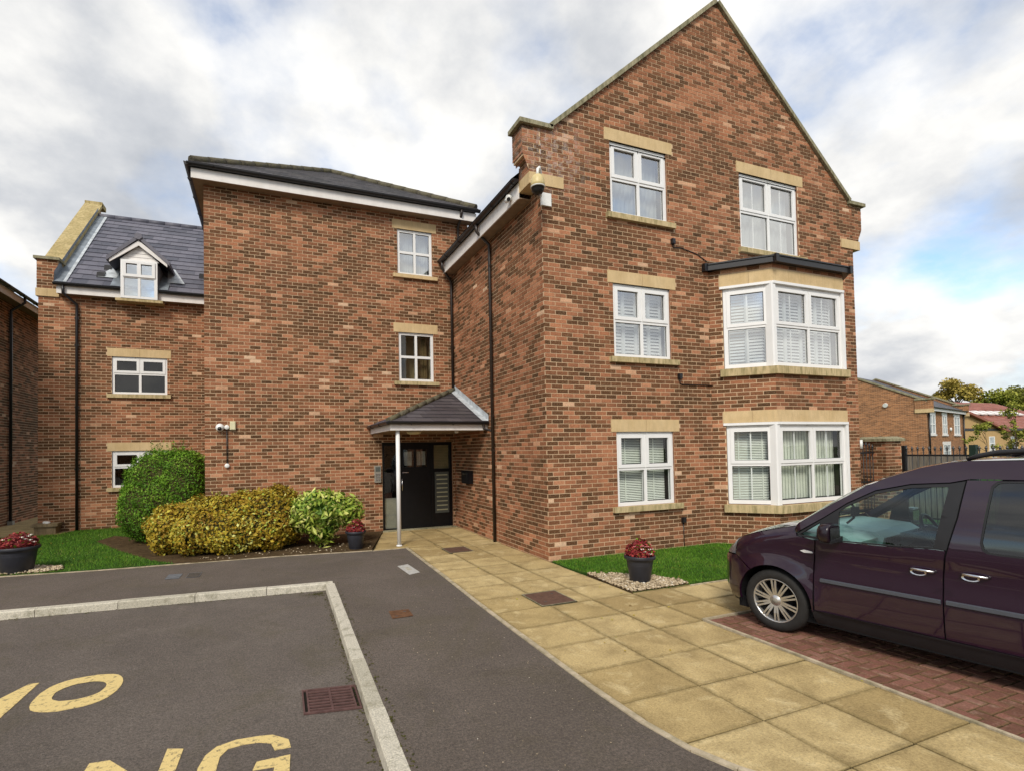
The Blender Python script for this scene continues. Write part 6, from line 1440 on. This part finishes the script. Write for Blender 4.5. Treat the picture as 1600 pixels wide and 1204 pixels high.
for s_ in (-1, 1):
    m_ = MB(); q0, q1 = gA, gA+s_*(gH+.5); m_.hexa([(q0, gY-.4, 4.55), (q1, gY-.4, 2.72), (q1, 28, 2.72), (q0, 28, 4.55), (q0, gY-.4, 4.78), (q1, gY-.4, 2.95), (q1, 28, 2.95), (q0, 28, 4.78)]); fix_normals(m_.build('porch_roof', 'red_tile', t))
far_window(t, gx, gH+4.0, gH+5.0, .9, 2.3, lint=False, cols=1)
# houses on the far side of the car park, behind the photographer (they show only in the window panes)
for i, (x, lab) in enumerate(((-17, 'brick house across the car park, mirrored in the panes, at the end with the hedge'), (-5, 'brick house across the car park, mirrored in the panes, in the middle of its row'), (7, 'brick house across the car park, mirrored in the panes, opposite the purple car'))):
    y = -36; t = thing('opposite_house', (x, y, 0), lab, 'house', 'houses across the car park'); wf = Wall((x+4.2, y), (-1, 0), [(0, -.2), (8.4, -.2), (8.4, 4.9), (0, 4.9)]); m_ = MB(); wf.sheet(m_)
    for s_ in (-1, 1): m_.add([(x+s_*4.2, y, -.2), (x+s_*4.2, y-8, -.2), (x+s_*4.2, y-8, 4.9), (x+s_*4.2, y-4, 8.3), (x+s_*4.2, y, 4.9)], [(0, 1, 2, 3, 4)])
    m_.build('wall', 'brick_far', t); m_ = MB(); m_.add([(x-4.4, y+.35, 4.75), (x+4.4, y+.35, 4.75), (x+4.4, y-4, 8.4), (x-4.4, y-4, 8.4), (x+4.4, y-8.3, 4.75), (x-4.4, y-8.3, 4.75)], [(0, 1, 2, 3), (3, 2, 4, 5)]); m_.build('roof', 'slate_many', t)
    m_ = MB(); m_.box(x-4.4, x+4.4, y+.33, y+.37, 4.6, 4.8); m_.build('fascia', 'white_paint', t)
    for u0 in (1.2, 5.6):
        far_window(t, wf, u0, u0+1.5, 3.0, 4.3); far_window(t, wf, u0, u0+1.5, .8, 2.1)
# ------------------------------------------------------------------ trees
def tree(name, x, y, h, r, mat, label, n, lsize, trunk=.35, gaps=.55, low=.25, seed=0, group=None, lobes=16, tr=.02):
    rs = np.random.default_rng(seed); t = thing(name, (x, y, 0), label, 'tree', group)
    m_ = MB(); top = h*.72; m_.tube([(x, y, -.2), (x+rs.normal(0, .02)*h, y, h*.25), (x+rs.normal(0, .03)*h, y, h*.5), (x, y, top)], [h*tr, h*tr*.75, h*tr*.5, h*tr*.2], 8)
    o = m_.build('trunk', 'bark', t)
    cs = []
    for i in range(lobes):
        a = rs.uniform(0, 6.3); u = rs.uniform(0, 1); zz = h*(low+(.93-low)*u); rr = r*math.sqrt(max(.05, 1-((u-.42)/.62)**2))*rs.uniform(.35, .95)
        c = (x+rr*math.cos(a), y+rr*math.sin(a), zz); cs.append((c, r*rs.uniform(.20, .40)))
        st = (x, y, max(h*.18, zz-h*rs.uniform(.12, .28))); l_ = MB(); l_.tube([st, ((st[0]+c[0])/2, (st[1]+c[1])/2, (st[2]+c[2])/2+h*.02), c], [h*tr*.4, h*tr*.25, h*tr*.08], 5); l_.build('limb', 'bark', t)
    cs.append(((x, y, h*.85), r*.35))
    P_ = []; T_ = []
    per = n//len(cs)
    for c, q in cs:
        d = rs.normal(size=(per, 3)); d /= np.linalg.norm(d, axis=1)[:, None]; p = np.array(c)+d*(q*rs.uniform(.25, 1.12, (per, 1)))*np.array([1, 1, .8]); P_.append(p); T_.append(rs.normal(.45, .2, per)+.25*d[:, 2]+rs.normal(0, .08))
    P_ = np.concatenate(P_); T_ = np.concatenate(T_); Nn = rs.normal(size=P_.shape)+np.array([0, 0, .6])
    leaves('crown', P_, Nn/np.linalg.norm(Nn, axis=1)[:, None], lsize, .7, mat, t, .2, .7, tone=T_); return t
grp = 'trees beyond the houses'
tree('autumn_tree', 114.5, 47.4, 13.4, 4.3, 'leaf_olive', 'broad olive brown autumn tree rising behind the ridge of the gabled house', 8000, .42, seed=1, group=grp, lobes=24)
tree('green_tree', 117, 43.2, 11.4, 4.6, 'leaf_tree', 'yellow green tree behind the red roof, right of the olive brown one', 7000, .42, seed=2, group=grp, lobes=22)
tree('green_tree', 122, 41.2, 11.6, 4.6, 'leaf_tree_dark', 'darker green tree behind the red roof at the right edge', 6500, .42, seed=3, group=grp, lobes=20)
tree('bare_tree', 104, 46.2, 10.6, 2.4, 'leaf_tree_dark', 'thin half bare tree left of the olive brown autumn tree', 420, .26, seed=4, group=grp, lobes=20)
tree('young_tree', 52.3, 14.8, 5.3, 1.0, 'leaf_tree', 'slim young tree with sparse yellow green leaves in front of the red roofed house', 800, .16, seed=5, lobes=15, low=.40, tr=.012)
tree('young_tree', 42.4, 12.5, 3.35, 1.0, 'leaf_tree', 'small shrubby sapling with yellowing leaves just above the railings', 520, .14, seed=6, lobes=9, low=.35, tr=.012)
for i, (x, y, h, r_) in enumerate(((53.5, 14.8, 2.7, 1.2), (56, 15.2, 3.1, 1.4), (58.5, 15.4, 2.6, 1.2))):
    tree('garden_shrub', x, y, h, r_, 'leaf_tree_dark', ('leafy green shrub', 'taller leafy green shrub', 'small low leafy shrub')[i]+' under the red roofed house, behind the railings', 900, .2, seed=10+i, lobes=9, low=.2, group='shrubs in front of the red roofed house')
tree('hedge_tree', -29, -33, 9.5, 4.2, 'leaf_tree_dark', 'leafy tree at the end of the houses across the car park', 1800, .8, seed=21, lobes=14)
tree('hedge_tree', 17.5, -31, 10.5, 4.6, 'leaf_tree_dark', 'taller leafy tree across the car park, opposite the block paving', 1800, .8, seed=22, lobes=14)

# ================================================================== THE VAN
TH = R(-11); CARW = Vector((.391, -3.841, 0))
CAR = thing('purple_car', CARW, 'dark plum purple people carrier with alloy wheels and roof rails parked on the red blocks', 'car', rz=math.atan2(math.cos(TH), math.sin(TH)))
HW = .88
PLAN = [(-4.0, 0), (.12, 0), (.26, -.012), (.40, -.042), (.52, -.105), (.62, -.215), (.685, -.36), (.725, -.56), (.745, -.74), (.75, -.88)]
cum = [PLAN[0][0]]
for p, q in zip(PLAN[:-1], PLAN[1:]): cum.append(cum[-1]+math.hypot(q[0]-p[0], q[1]-p[1]))
SEND = cum[-1]
def plan(s):
    for i in range(len(PLAN)-1):
        if s <= cum[i+1] or i == len(PLAN)-2:
            t = (s-cum[i])/(cum[i+1]-cum[i]); p, q = Vector(PLAN[i]), Vector(PLAN[i+1]); d = (q-p).normalized()
            # smooth the normal between neighbours
            d0 = (Vector(PLAN[i])-Vector(PLAN[max(0, i-1)])).normalized() if i else d; d2 = (Vector(PLAN[min(i+2, len(PLAN)-1)])-q).normalized() if i+2 < len(PLAN) else d
            da = (d0+d).normalized(); db = (d+d2).normalized(); dd = (da*(1-t)+db*t).normalized()
            return p.lerp(q, t), Vector((dd.y, -dd.x))     # inward normal
def ss(a, b, x): t = min(1, max(0, (x-a)/(b-a))); return t*t*(3-2*t)
TOP = [(.62, .835), (.42, .905), (.2, .985), (-.05, 1.06), (-.22, 1.105)]
def ztop(s):
    if s >= .62: return .835
    for (a, za), (b, zb) in zip(TOP[:-1], TOP[1:]):
        if s >= b: return za+(zb-za)*(a-s)/(a-b)
    return 9
def inset(s, z):
    v = 0.0
    if z > 1.0: t = (z-1.0)/.76; v += .015*t+.165*max(0, t)**1.7
    if z < .38: v += .05*((.38-z)/.18)**2
    v += .014*math.sin(math.pi*min(1, max(0, (z-.64)/.34)))-.006
    for ax in (0, -2.6):
        r = math.hypot(s-ax, z-.316)
        if .3 < r < .47 and z > .2: v -= .022*(1-ss(.36, .47, r))
    if s > -.4: zt = ztop(s); v += .07*ss(zt-.13, zt+.02, z)**2 if zt < 5 else 0
    if s > .35: v += .05*ss(.62, .84, z)*ss(.35, .8, s)-.03*ss(.56, .50, abs(z-.42)+.40)*0
    return v
def m3(s, z, off=0.0, mir=False):
    p, n = plan(s); q = p+n*(inset(s, z)+off); y = q.y if not mir else -2*HW-q.y
    return (q.x, y, z)
def panel(name, outer, mat, holes=(), off=0.0, step=.055, parent=CAR, thick=.012, sides=(False, True), flip=False, label=None):
    os_ = []
    for mir in sides:
        V2, F2 = cdt(outer, holes, step); m_ = MB()
        vs = [m3(s, z, off, mir) for s, z in V2]
        # outward faces: on the near side (s forward, z up) the outward normal is +y
        F_ = [f[::-1] if not mir else f for f in F2]
        m_.add(vs, F_, 0, .5, True)
        if thick:
            for rg in [outer]+list(holes):
                n = len(rg); A = [m3(s, z, off, mir) for s, z in rg]; Bq = [m3(s, z, off+thick, mir) for s, z in rg]
                m_.add(A+Bq, [(i, (i+1) % n, n+(i+1) % n, n+i) for i in range(n)])
        o = m_.build(name, mat, parent, True); os_.append(o)
    return os_
def arcp(cx, r, a0, a1, n=14): return [(cx+r*math.cos(R(a0+(a1-a0)*i/n)), .316+r*math.sin(R(a0+(a1-a0)*i/n))) for i in range(n+1)]
AR = .362
# front wing, bumper, lights
panel('front_wing', [(-.372, .30)]+[(-.372, .624), (-.385, .85), (-.398, .985), (-.235, 1.008), (-.205, 1.095), (-.05, 1.055), (.2, .98), (.42, .90), (.43, .72)]+arcp(0, AR, 52, 183), 'car_paint')
panel('bumper', [(SEND, .24), (SEND, .66), (.80, .68), (.44, .71), (.43, .712)]+arcp(0, AR, 50, -8, 8)+[(.42, .245)], 'car_paint', thick=.02)
panel('bumper_lip', [(SEND, .17), (SEND, .236), (.42, .241), (.355, .262), (.37, .215)], 'car_trim', off=.015)
panel('grille', [(SEND, .665), (SEND, .82), (.86, .83), (.86, .685)], 'car_trim', off=.01)
panel('lower_grille', [(SEND, .30), (SEND, .44), (.80, .43), (.80, .31)], 'car_trim', off=-.004)
panel('headlight', [(.445, .722), (.84, .69), (.84, .826), (.62, .838), (.445, .895)], 'lamp_clear', off=.002)
panel('headlight_bezel', [(.47, .845), (.78, .79), (.78, .815), (.62, .828), (.47, .880)], 'lamp_white', off=-.003, thick=0)
panel('side_indicator', [(-.262, .868), (-.30, .881), (-.37, .872), (-.375, .858), (-.30, .852)], 'lamp_white', off=-.008)
# doors
dshut = [(-.386, .318), (-.383, .624), (-.396, .85), (-.409, .985)]
dback = [(-1.354, 1.03), (-1.346, .981), (-1.330, .815), (-1.326, .57), (-1.33, .318)]
door = panel('front_door', dshut+[(-.43, .994), (-.58, .999), (-.96, 1.010), (-1.29, 1.033)]+dback, 'car_paint')
pill = [(-.245, 1.033), (-.48, 1.208), (-.66, 1.353), (-.87, 1.480), (-1.117, 1.547), (-1.372, 1.570), (-1.462, 1.592), (-1.42, 1.3), (-1.360, 1.036), (-1.29, 1.036), (-.96, 1.014), (-.58, 1.003), (-.43, .998), (-.245, 1.010)]
qg = [(-.265, 1.026), (-.445, 1.166), (-.408, 1.020)]
mg = [(-.598, 1.275), (-.665, 1.335), (-.87, 1.456), (-1.117, 1.522), (-1.366, 1.543), (-1.281, 1.048), (-.96, 1.026), (-.60, 1.012)]
panel('window_frame', pill, 'car_trim', [qg, mg], off=.006)
panel('quarter_window', [(-.262, 1.024), (-.447, 1.17), (-.410, 1.017)], 'glass_car', off=.016, thick=0)
panel('door_window', mg, 'glass_car', off=.018, thick=0)
panel('roof_pillar', [(-.205, 1.10), (-.488, 1.309), (-.643, 1.417), (-.789, 1.519), (-.958, 1.608), (-1.172, 1.693), (-1.344, 1.738), (-1.48, 1.756), (-3.18, 1.765), (-3.22, 1.63), (-1.49, 1.612), (-1.372, 1.580), (-1.117, 1.557), (-.87, 1.490), (-.66, 1.363), (-.48, 1.218), (-.235, 1.042)], 'car_paint')
rw_ = [(-1.560, 1.12), (-1.572, 1.065), (-1.60, 1.045), (-1.66, 1.04), (-2.06, 1.04), (-2.11, 1.06), (-2.12, 1.10), (-2.12, 1.54), (-2.10, 1.59), (-2.05, 1.605), (-1.69, 1.605), (-1.645, 1.595), (-1.615, 1.56)]
ins_ = lambda p, k: [(x+(sum(q[0] for q in p)/len(p)-x)*k, z+(sum(q[1] for q in p)/len(p)-z)*k) for x, z in p]
panel('sliding_door', [(-1.340, .318), (-1.336, .57), (-1.340, .815), (-1.358, .981), (-1.432, 1.3), (-1.474, 1.60), (-2.20, 1.618), (-2.20, .318)], 'car_paint', [rw_])
panel('rear_window_seal', rw_, 'car_trim', [ins_(rw_, .05)], off=.004, thick=.004)
panel('rear_side_window', ins_(rw_, .04), 'glass_tint', off=.010, thick=0)
rq = [(-2.38, 1.10), (-2.42, 1.05), (-2.95, 1.06), (-3.02, 1.12), (-3.02, 1.55), (-2.95, 1.60), (-2.42, 1.60), (-2.38, 1.55)]
panel('rear_quarter', [(-2.21, .318), (-2.21, 1.618), (-3.21, 1.625), (-3.26, 1.0), (-3.26, .30), (-2.98, .30)]+arcp(-2.6, AR, 0, 180), 'car_paint', [rq])
panel('rear_quarter_window', ins_(rq, .02), 'glass_tint', off=.010, thick=0)
panel('sill', [(-.36, .312), (-2.24, .312), (-2.24, .175), (-.37, .175)], 'car_trim', off=.004)
# black behind the shut lines
for nm, ln in (('shut_line', [(-.379, .30), (-.378, .624), (-.391, .85), (-.404, .99)]), ('shut_line', [(-.25, 1.038), (-.48, 1.213), (-.66, 1.358), (-.87, 1.485), (-1.117, 1.552), (-1.372, 1.575), (-1.48, 1.602)]), ('shut_line', [(-1.333, .30), (-1.331, .57), (-1.335, .815), (-1.352, .985), (-1.426, 1.3), (-1.468, 1.605)]), ('shut_line', [(-2.205, .30), (-2.205, 1.62)])):
    hz = abs(ln[-1][0]-ln[0][0]) > .5; L1 = [(x-.02, z) if not hz else (x, z-.03) for x, z in ln]; L2 = [(x+.02, z) if not hz else (x, z+.03) for x, z in ln]; panel(nm, L1+L2[::-1], 'car_inner', off=.014, thick=0)
# mouldings and handles
def strip(name, s0, s1, z0_, z1_, mat, o=.016, taper=False):
    for mir in (False, True):
        m_ = MB(); n = 8
        for i in range(n):
            a = s0+(s1-s0)*i/n; b = s0+(s1-s0)*(i+1)/n; m_.add([m3(a, z0_, 0, mir), m3(b, z0_, 0, mir), m3(b, z0_+.006, -o, mir), m3(a, z0_+.006, -o, mir), m3(a, z1_-.006, -o, mir), m3(b, z1_-.006, -o, mir), m3(b, z1_, 0, mir), m3(a, z1_, 0, mir)], [(0, 1, 2, 3), (3, 2, 5, 4), (4, 5, 6, 7)])
        for a in (s0, s1): m_.add([m3(a, z0_, 0, mir), m3(a, z0_+.006, -o, mir), m3(a, z1_-.006, -o, mir), m3(a, z1_, 0, mir)], [(0, 1, 2, 3)])
        fix_normals(m_.build(name, mat, CAR, True))
strip('side_moulding', -.44, -1.318, .595, .632, 'moulding'); strip('side_moulding', -1.352, -2.19, .597, .636, 'moulding')
for k, (s0, s1, z) in enumerate(((-1.125, -1.29, .852), (-1.448, -1.61, .866))):
    for mir in (False, True):
        m_ = MB(); m_.tube([m3(s0, z, .0, mir), m3(s0-.02, z+.002, -.030, mir), m3((s0+s1)/2, z+.002, -.036, mir), m3(s1+.02, z-.002, -.030, mir), m3(s1, z-.004, .0, mir)], [.009, .012, .012, .012, .009], 8); h = m_.build('door_handle', 'chrome', CAR, True)
        m_ = MB(); V2 = [(s0-.03+.055*math.cos(2*math.pi*i/14)-.02, z-.026+.026*math.sin(2*math.pi*i/14)) for i in range(14)]; m_.add([m3(s, q, -.004, mir) for s, q in V2]+[m3(s0-.05, z-.02, .012, mir)], [(i, (i+1) % 14, 14) for i in range(14)]); m_.build('handle_recess', 'chrome', CAR, True)
# bonnet, windscreen, roof as crowned surfaces between the two sides
def crowned(name, rows, mat, cz=.05, cx=0.0, nx=16, czs=None, cxs=None, rev=False):
    m_ = MB(); vs = []
    for i, (s, z) in enumerate(rows):
        E_ = m3(s, z, 0) if len(rows[i]) == 2 else rows[i]
        for k in range(nx+1):
            t = -1+2*k/nx; y = -HW+(E_[1]+HW)*(-t); q = 1-t*t; q4 = 1-t**4
            vs.append((E_[0]+(cxs[i] if cxs else cx)*q, y, E_[2]+(czs[i] if czs else cz)*(.5*q+.5*q4)))
    w = nx+1
    m_.add(vs, [(i*w+k, (i+1)*w+k, (i+1)*w+k+1, i*w+k+1) for i in range(len(rows)-1) for k in range(nx)], 0, .5, True)
    o = m_.build(name, mat, CAR, True); return o
crowned('bonnet', [(.62, .838), (.52, .872), (.42, .907), (.31, .948), (.2, .987), (.07, 1.028), (-.05, 1.06), (-.15, 1.088), (-.215, 1.104)], 'car_paint', czs=[.006, .008, .010, .013, .015, .016, .016, .015, .013], cxs=[.12, .12, .11, .10, .09, .09, .10, .11, .12])
crowned('scuttle', [(-.205, 1.10), (-.26, 1.143)], 'car_trim', czs=[.008, .004], cxs=[.14, .14])
ws = [(-.235, 1.123), (-.36, 1.213), (-.488, 1.309), (-.643, 1.417), (-.789, 1.519), (-.90, 1.578)]
crowned('windscreen', ws, 'glass_car', czs=[.0, .0, .002, .004, .006, .008], cxs=[.16, .17, .18, .17, .15, .13])
crowned('roof', [(-.88, 1.570), (-.958, 1.608), (-1.172, 1.693), (-1.344, 1.738), (-1.48, 1.756), (-1.8, 1.766), (-2.3, 1.768), (-2.8, 1.766), (-3.2, 1.762)], 'car_paint', czs=[.008, .008, .008, .010, .012, .014, .014, .012, .010], cxs=[.13, .12, .09, .06, .03, 0, 0, 0, -.05])
# tail, floor, cabin
m_ = MB(); E1 = [m3(-3.26, z, 0) for z in (.30, .6, 1.0)]+[m3(-3.21, z, 0) for z in (1.3, 1.62, 1.765)]; n_ = len(E1)
m_.add(E1+[(x, -2*HW-y, z) for x, y, z in E1], [(i, n_+i, n_+i+1, i+1) for i in range(n_-1)], 0, .5, True); fix_normals(m_.build('tailgate', 'car_paint', CAR, True))
m_ = MB(); m_.box(-3.2, .40, -2*HW+.06, -.06, .165, .28); m_.box(-3.2, -.3, -2*HW+.05, -.05, .28, .30); m_.build('floor', 'car_inner', CAR, True)
m_ = MB(); m_.box(-.26, -.24, -2*HW+.09, -.09, .3, 1.02); m_.box(-.24, .5, -1.40, -.36, .3, .78); m_.build('bulkhead', 'car_inner', CAR, True)
m_ = MB()
pr = [(-.20, .72), (-.60, .74), (-.72, .90), (-.74, .985), (-.66, 1.035), (-.50, 1.045), (-.22, 1.06), (-.10, 1.055)]; n_ = len(pr)
for (ya, yb, dx) in ((-.10, -.62, .05), (-.62, -1.05, 0), (-1.05, -1.66, .03)):
    m_.add([(x+dx*(1 if z > .8 else 0), ya, z) for x, z in pr]+[(x+dx*(1 if z > .8 else 0), yb, z) for x, z in pr], [(i, (i+1) % n_, n_+(i+1) % n_, n_+i) for i in range(n_)]+[tuple(range(n_)), tuple(range(n_, 2*n_))[::-1]], 0, .5)
fix_normals(m_.build('dashboard', 'dash_grey', CAR, True))
for y in (-.74, -.90, -.17, -1.58):
    m_ = MB(); m_.box(-.765, -.735, y-.06, y+.06, .92, .985); m_.build('air_vent', 'car_inner', CAR, True)
m_ = MB(); m_.box(-.765, -.735, -.95, -.70, .78, .90); m_.build('radio_screen', 'car_inner', CAR, True)
sc = Vector((-.93, -1.27, 1.0)); m_ = MB(); tl = R(24)
wp = lambda a, r: (sc.x-r*math.sin(a)*math.sin(tl)*-1, sc.y+r*math.cos(a), sc.z+r*math.sin(a)*math.cos(tl))
m_.tube([wp(2*math.pi*i/28, .185) for i in range(29)], .016, 8, cap=False)
m_.build('steering_wheel', 'car_trim', CAR, True)
sw = CAR
m_ = MB()
for a in (-.1, math.pi+.1, -math.pi/2): m_.bar(wp(a, .04), wp(a, .18), .035, .02)
m_.lathe([(.0, -.03), (.06, -.025), (.07, 0)], (0, 0, 0), 14) if False else None
m_.tube([(sc.x-.03, sc.y, sc.z-.01), (sc.x+.05, sc.y, sc.z+.015)], .065, 14); m_.tube([sc, (sc.x+.30, sc.y, sc.z-.10)], .03, 8); m_.build('steering_hub', 'car_trim', CAR, True)
m_ = MB(); m_.tube([(sc.x-.036, sc.y, sc.z-.012), (sc.x-.031, sc.y, sc.z-.010)], .028, 14); m_.build('hub_badge', 'chrome', CAR, True)
def seat(x, y, wd=.48):
    s_ = empty('seat', (0, 0, 0), 0, None); s_.parent = CAR; s_.location = (0, 0, 0)
    def cush(name, pts, r):
        m_ = MB(); m_.hexa(pts); o = m_.build(name, 'seat_cloth', s_, True); bv = o.modifiers.new('bevel', 'BEVEL'); bv.width = r; bv.segments = 3; return o
    h = wd/2
    cush('cushion', [(x-.10, y-h, .42), (x+.42, y-h, .46), (x+.42, y+h, .46), (x-.10, y+h, .42), (x-.10, y-h, .58), (x+.42, y-h, .64), (x+.42, y+h, .64), (x-.10, y+h, .58)], .05)
    cush('backrest', [(x-.18, y-h, .55), (x-.02, y-h, .55), (x-.02, y+h, .55), (x-.18, y+h, .55), (x-.36, y-h*.85, 1.20), (x-.24, y-h*.85, 1.20), (x-.24, y+h*.85, 1.20), (x-.36, y+h*.85, 1.20)], .05)
    cush('headrest', [(x-.37, y-.13, 1.24), (x-.27, y-.13, 1.24), (x-.27, y+.13, 1.24), (x-.37, y+.13, 1.24), (x-.40, y-.11, 1.42), (x-.31, y-.11, 1.42), (x-.31, y+.11, 1.42), (x-.40, y+.11, 1.42)], .035)
seat(-1.35, -.46); seat(-1.35, -1.30); seat(-2.25, -.50, .52); seat(-2.25, -1.26, .52)
m_ = MB(); m_.tube([(-.44, -.60, 1.10), (-.50, -.60, 1.16), (-.50, -.60, 1.28), (-.46, -.62, 1.31)], .012, 6); m_.box(-.53, -.49, -.66, -.56, 1.18, 1.27); m_.build('phone_holder', 'car_inner', CAR, True)
m_ = MB(); m_.box(-.86, -.83, -.98, -.78, 1.50, 1.56); m_.build('inner_mirror', 'car_inner', CAR, True)
# door mirrors
for mir in (False, True):
    m_ = MB(); ym = lambda y: -2*HW-y if mir else y
    n1, n2 = 18, 10; c = (-.585, .125, 1.09); vs = []
    for i in range(n2+1):
        ph = math.pi*i/n2-math.pi/2
        for k in range(n1):
            th = 2*math.pi*k/n1; d = (math.cos(ph)*math.cos(th), math.cos(ph)*math.sin(th), math.sin(ph)); e = 3.2; s_ = sum(abs(x)**e for x in d)**(-1/e)
            xx = d[0]*s_*.085; 
            if xx < -.03: xx = -.03
            vs.append((c[0]+xx, ym(c[1]+d[1]*s_*.125), c[2]+d[2]*s_*.09))
    m_.add(vs, [(i*n1+k, i*n1+(k+1) % n1, (i+1)*n1+(k+1) % n1, (i+1)*n1+k) for i in range(n2) for k in range(n1)], 0, .5, True); mo = fix_normals(m_.build('door_mirror', 'mirror_black', CAR, True))
    m_ = MB(); m_.hexa([(-.625, ym(.01), 1.01), (-.53, ym(.01), 1.01), (-.53, ym(.21), 1.005), (-.625, ym(.21), 1.005), (-.625, ym(.01), 1.045), (-.53, ym(.01), 1.045), (-.53, ym(.21), 1.03), (-.625, ym(.21), 1.03)]); m_.hexa([(-.62, ym(-.04), .985), (-.52, ym(-.04), .985), (-.52, ym(.05), 1.0), (-.62, ym(.05), 1.0), (-.62, ym(-.04), 1.05), (-.52, ym(-.04), 1.05), (-.52, ym(.05), 1.05), (-.62, ym(.05), 1.05)])
    fix_normals(m_.build('mirror_foot', 'car_trim', mo, True))
    m_ = MB(); m_.add([(-.6215, ym(.02), 1.03), (-.6215, ym(.21), 1.03), (-.6215, ym(.21), 1.145), (-.6215, ym(.02), 1.145)], [(0, 1, 2, 3)]); m_.build('mirror_glass', 'chrome', mo, True)
    # roof rail
    y = ym(-.205); m_ = MB(); m_.tube([(-1.46, y, 1.765), (-1.53, y, 1.795), (-1.64, y, 1.822), (-1.85, y, 1.836), (-2.8, y, 1.836), (-2.98, y, 1.815), (-3.08, y, 1.765)], [.014, .020, .021, .021, .021, .020, .014], 8); m_.build('roof_rail', 'car_trim', CAR, True)
    m_ = MB(); m_.box(-2.4, -2.3, y-.02, y+.02, 1.765, 1.82); m_.build('rail_foot', 'car_trim', CAR, True)
# wheels
def wheel(x, y, sgn):
    w0 = empty('wheel', (0, 0, 0)); w0.parent = CAR; w0.location = (x, y, .312); w0.rotation_euler = (0, R(random.uniform(0, 60)), 0)
    o = sgn
    m_ = MB(); T_ = [(.215, -.0), (.225, .012), (.26, .016), (.295, .008), (.310, -.018), (.314, -.05), (.316, -.10), (.314, -.15), (.310, -.185), (.29, -.20), (.22, -.20), (.215, -.19)]
    m_.lathe([(r, h*o) for r, h in T_], (0, 0, 0), 44, axis='y', cap0=False, cap1=False); fix_normals(m_.build('tyre', 'rubber', w0, True))
    m_ = MB(); m_.lathe([(r, h*o) for r, h in [(.219, -.002), (.224, .006), (.212, .008), (.206, -.004), (.198, -.02), (.195, -.12), (.205, -.19)]], (0, 0, 0), 44, axis='y', cap0=False, cap1=False)
    for k in range(10):
        for dv in (-1, 1):
            a = 2*math.pi*k/10; a0 = a+dv*.17; a1 = a+dv*.088; r0, r1 = .052, .208; p0 = Vector((r0*math.cos(a0), -.012*o, r0*math.sin(a0))); p1 = Vector((r1*math.cos(a1), -.002*o, r1*math.sin(a1)))
            mid = p0.lerp(p1, .5)+Vector((0, .004*o, 0)); m_.bar(p0, mid, .020, .014, (0, 1, 0)); m_.bar(mid, p1, .017, .013, (0, 1, 0))
    m_.lathe([(r, h*o) for r, h in [(.0, .004), (.030, .004), (.034, -.002), (.062, -.006), (.068, -.02), (.06, -.05)]], (0, 0, 0), 24, axis='y', cap0=False, cap1=False); fix_normals(m_.build('rim', 'alloy', w0, True))
    m_ = MB(); m_.lathe([(r, h*o) for r, h in [(.0, .006), (.027, .006), (.028, .003)]], (0, 0, 0), 20, axis='y', cap0=False, cap1=False); m_.build('hub_cap', 'panel_grey', w0, True)
    m_ = MB(); m_.lathe([(r, h*o) for r, h in [(.0, -.07), (.135, -.07), (.135, -.08), (.196, -.11)]], (0, 0, 0), 28, axis='y', cap0=False, cap1=False); m_.build('brake_disc', 'car_inner', w0, True)
for x in (0, -2.6): wheel(x, -.022, 1); wheel(x, -2*HW+.022, -1)
for x in (0, -2.6):
    for (ya, yb) in ((-.012, -.34), (-2*HW+.012, -2*HW+.34)):
        m_ = MB(); n_ = 20; vs = []
        for yy in (ya, yb):
            for i in range(n_+1): a = R(-14+208*i/n_); vs.append((x+(AR+.004)*math.cos(a), yy, .316+(AR+.004)*math.sin(a)))
        m_.add(vs, [(i, i+1, n_+2+i, n_+1+i) for i in range(n_)]+[tuple(range(n_+1, 2*n_+2))]); m_.build('wheel_arch', 'car_inner', CAR, True)
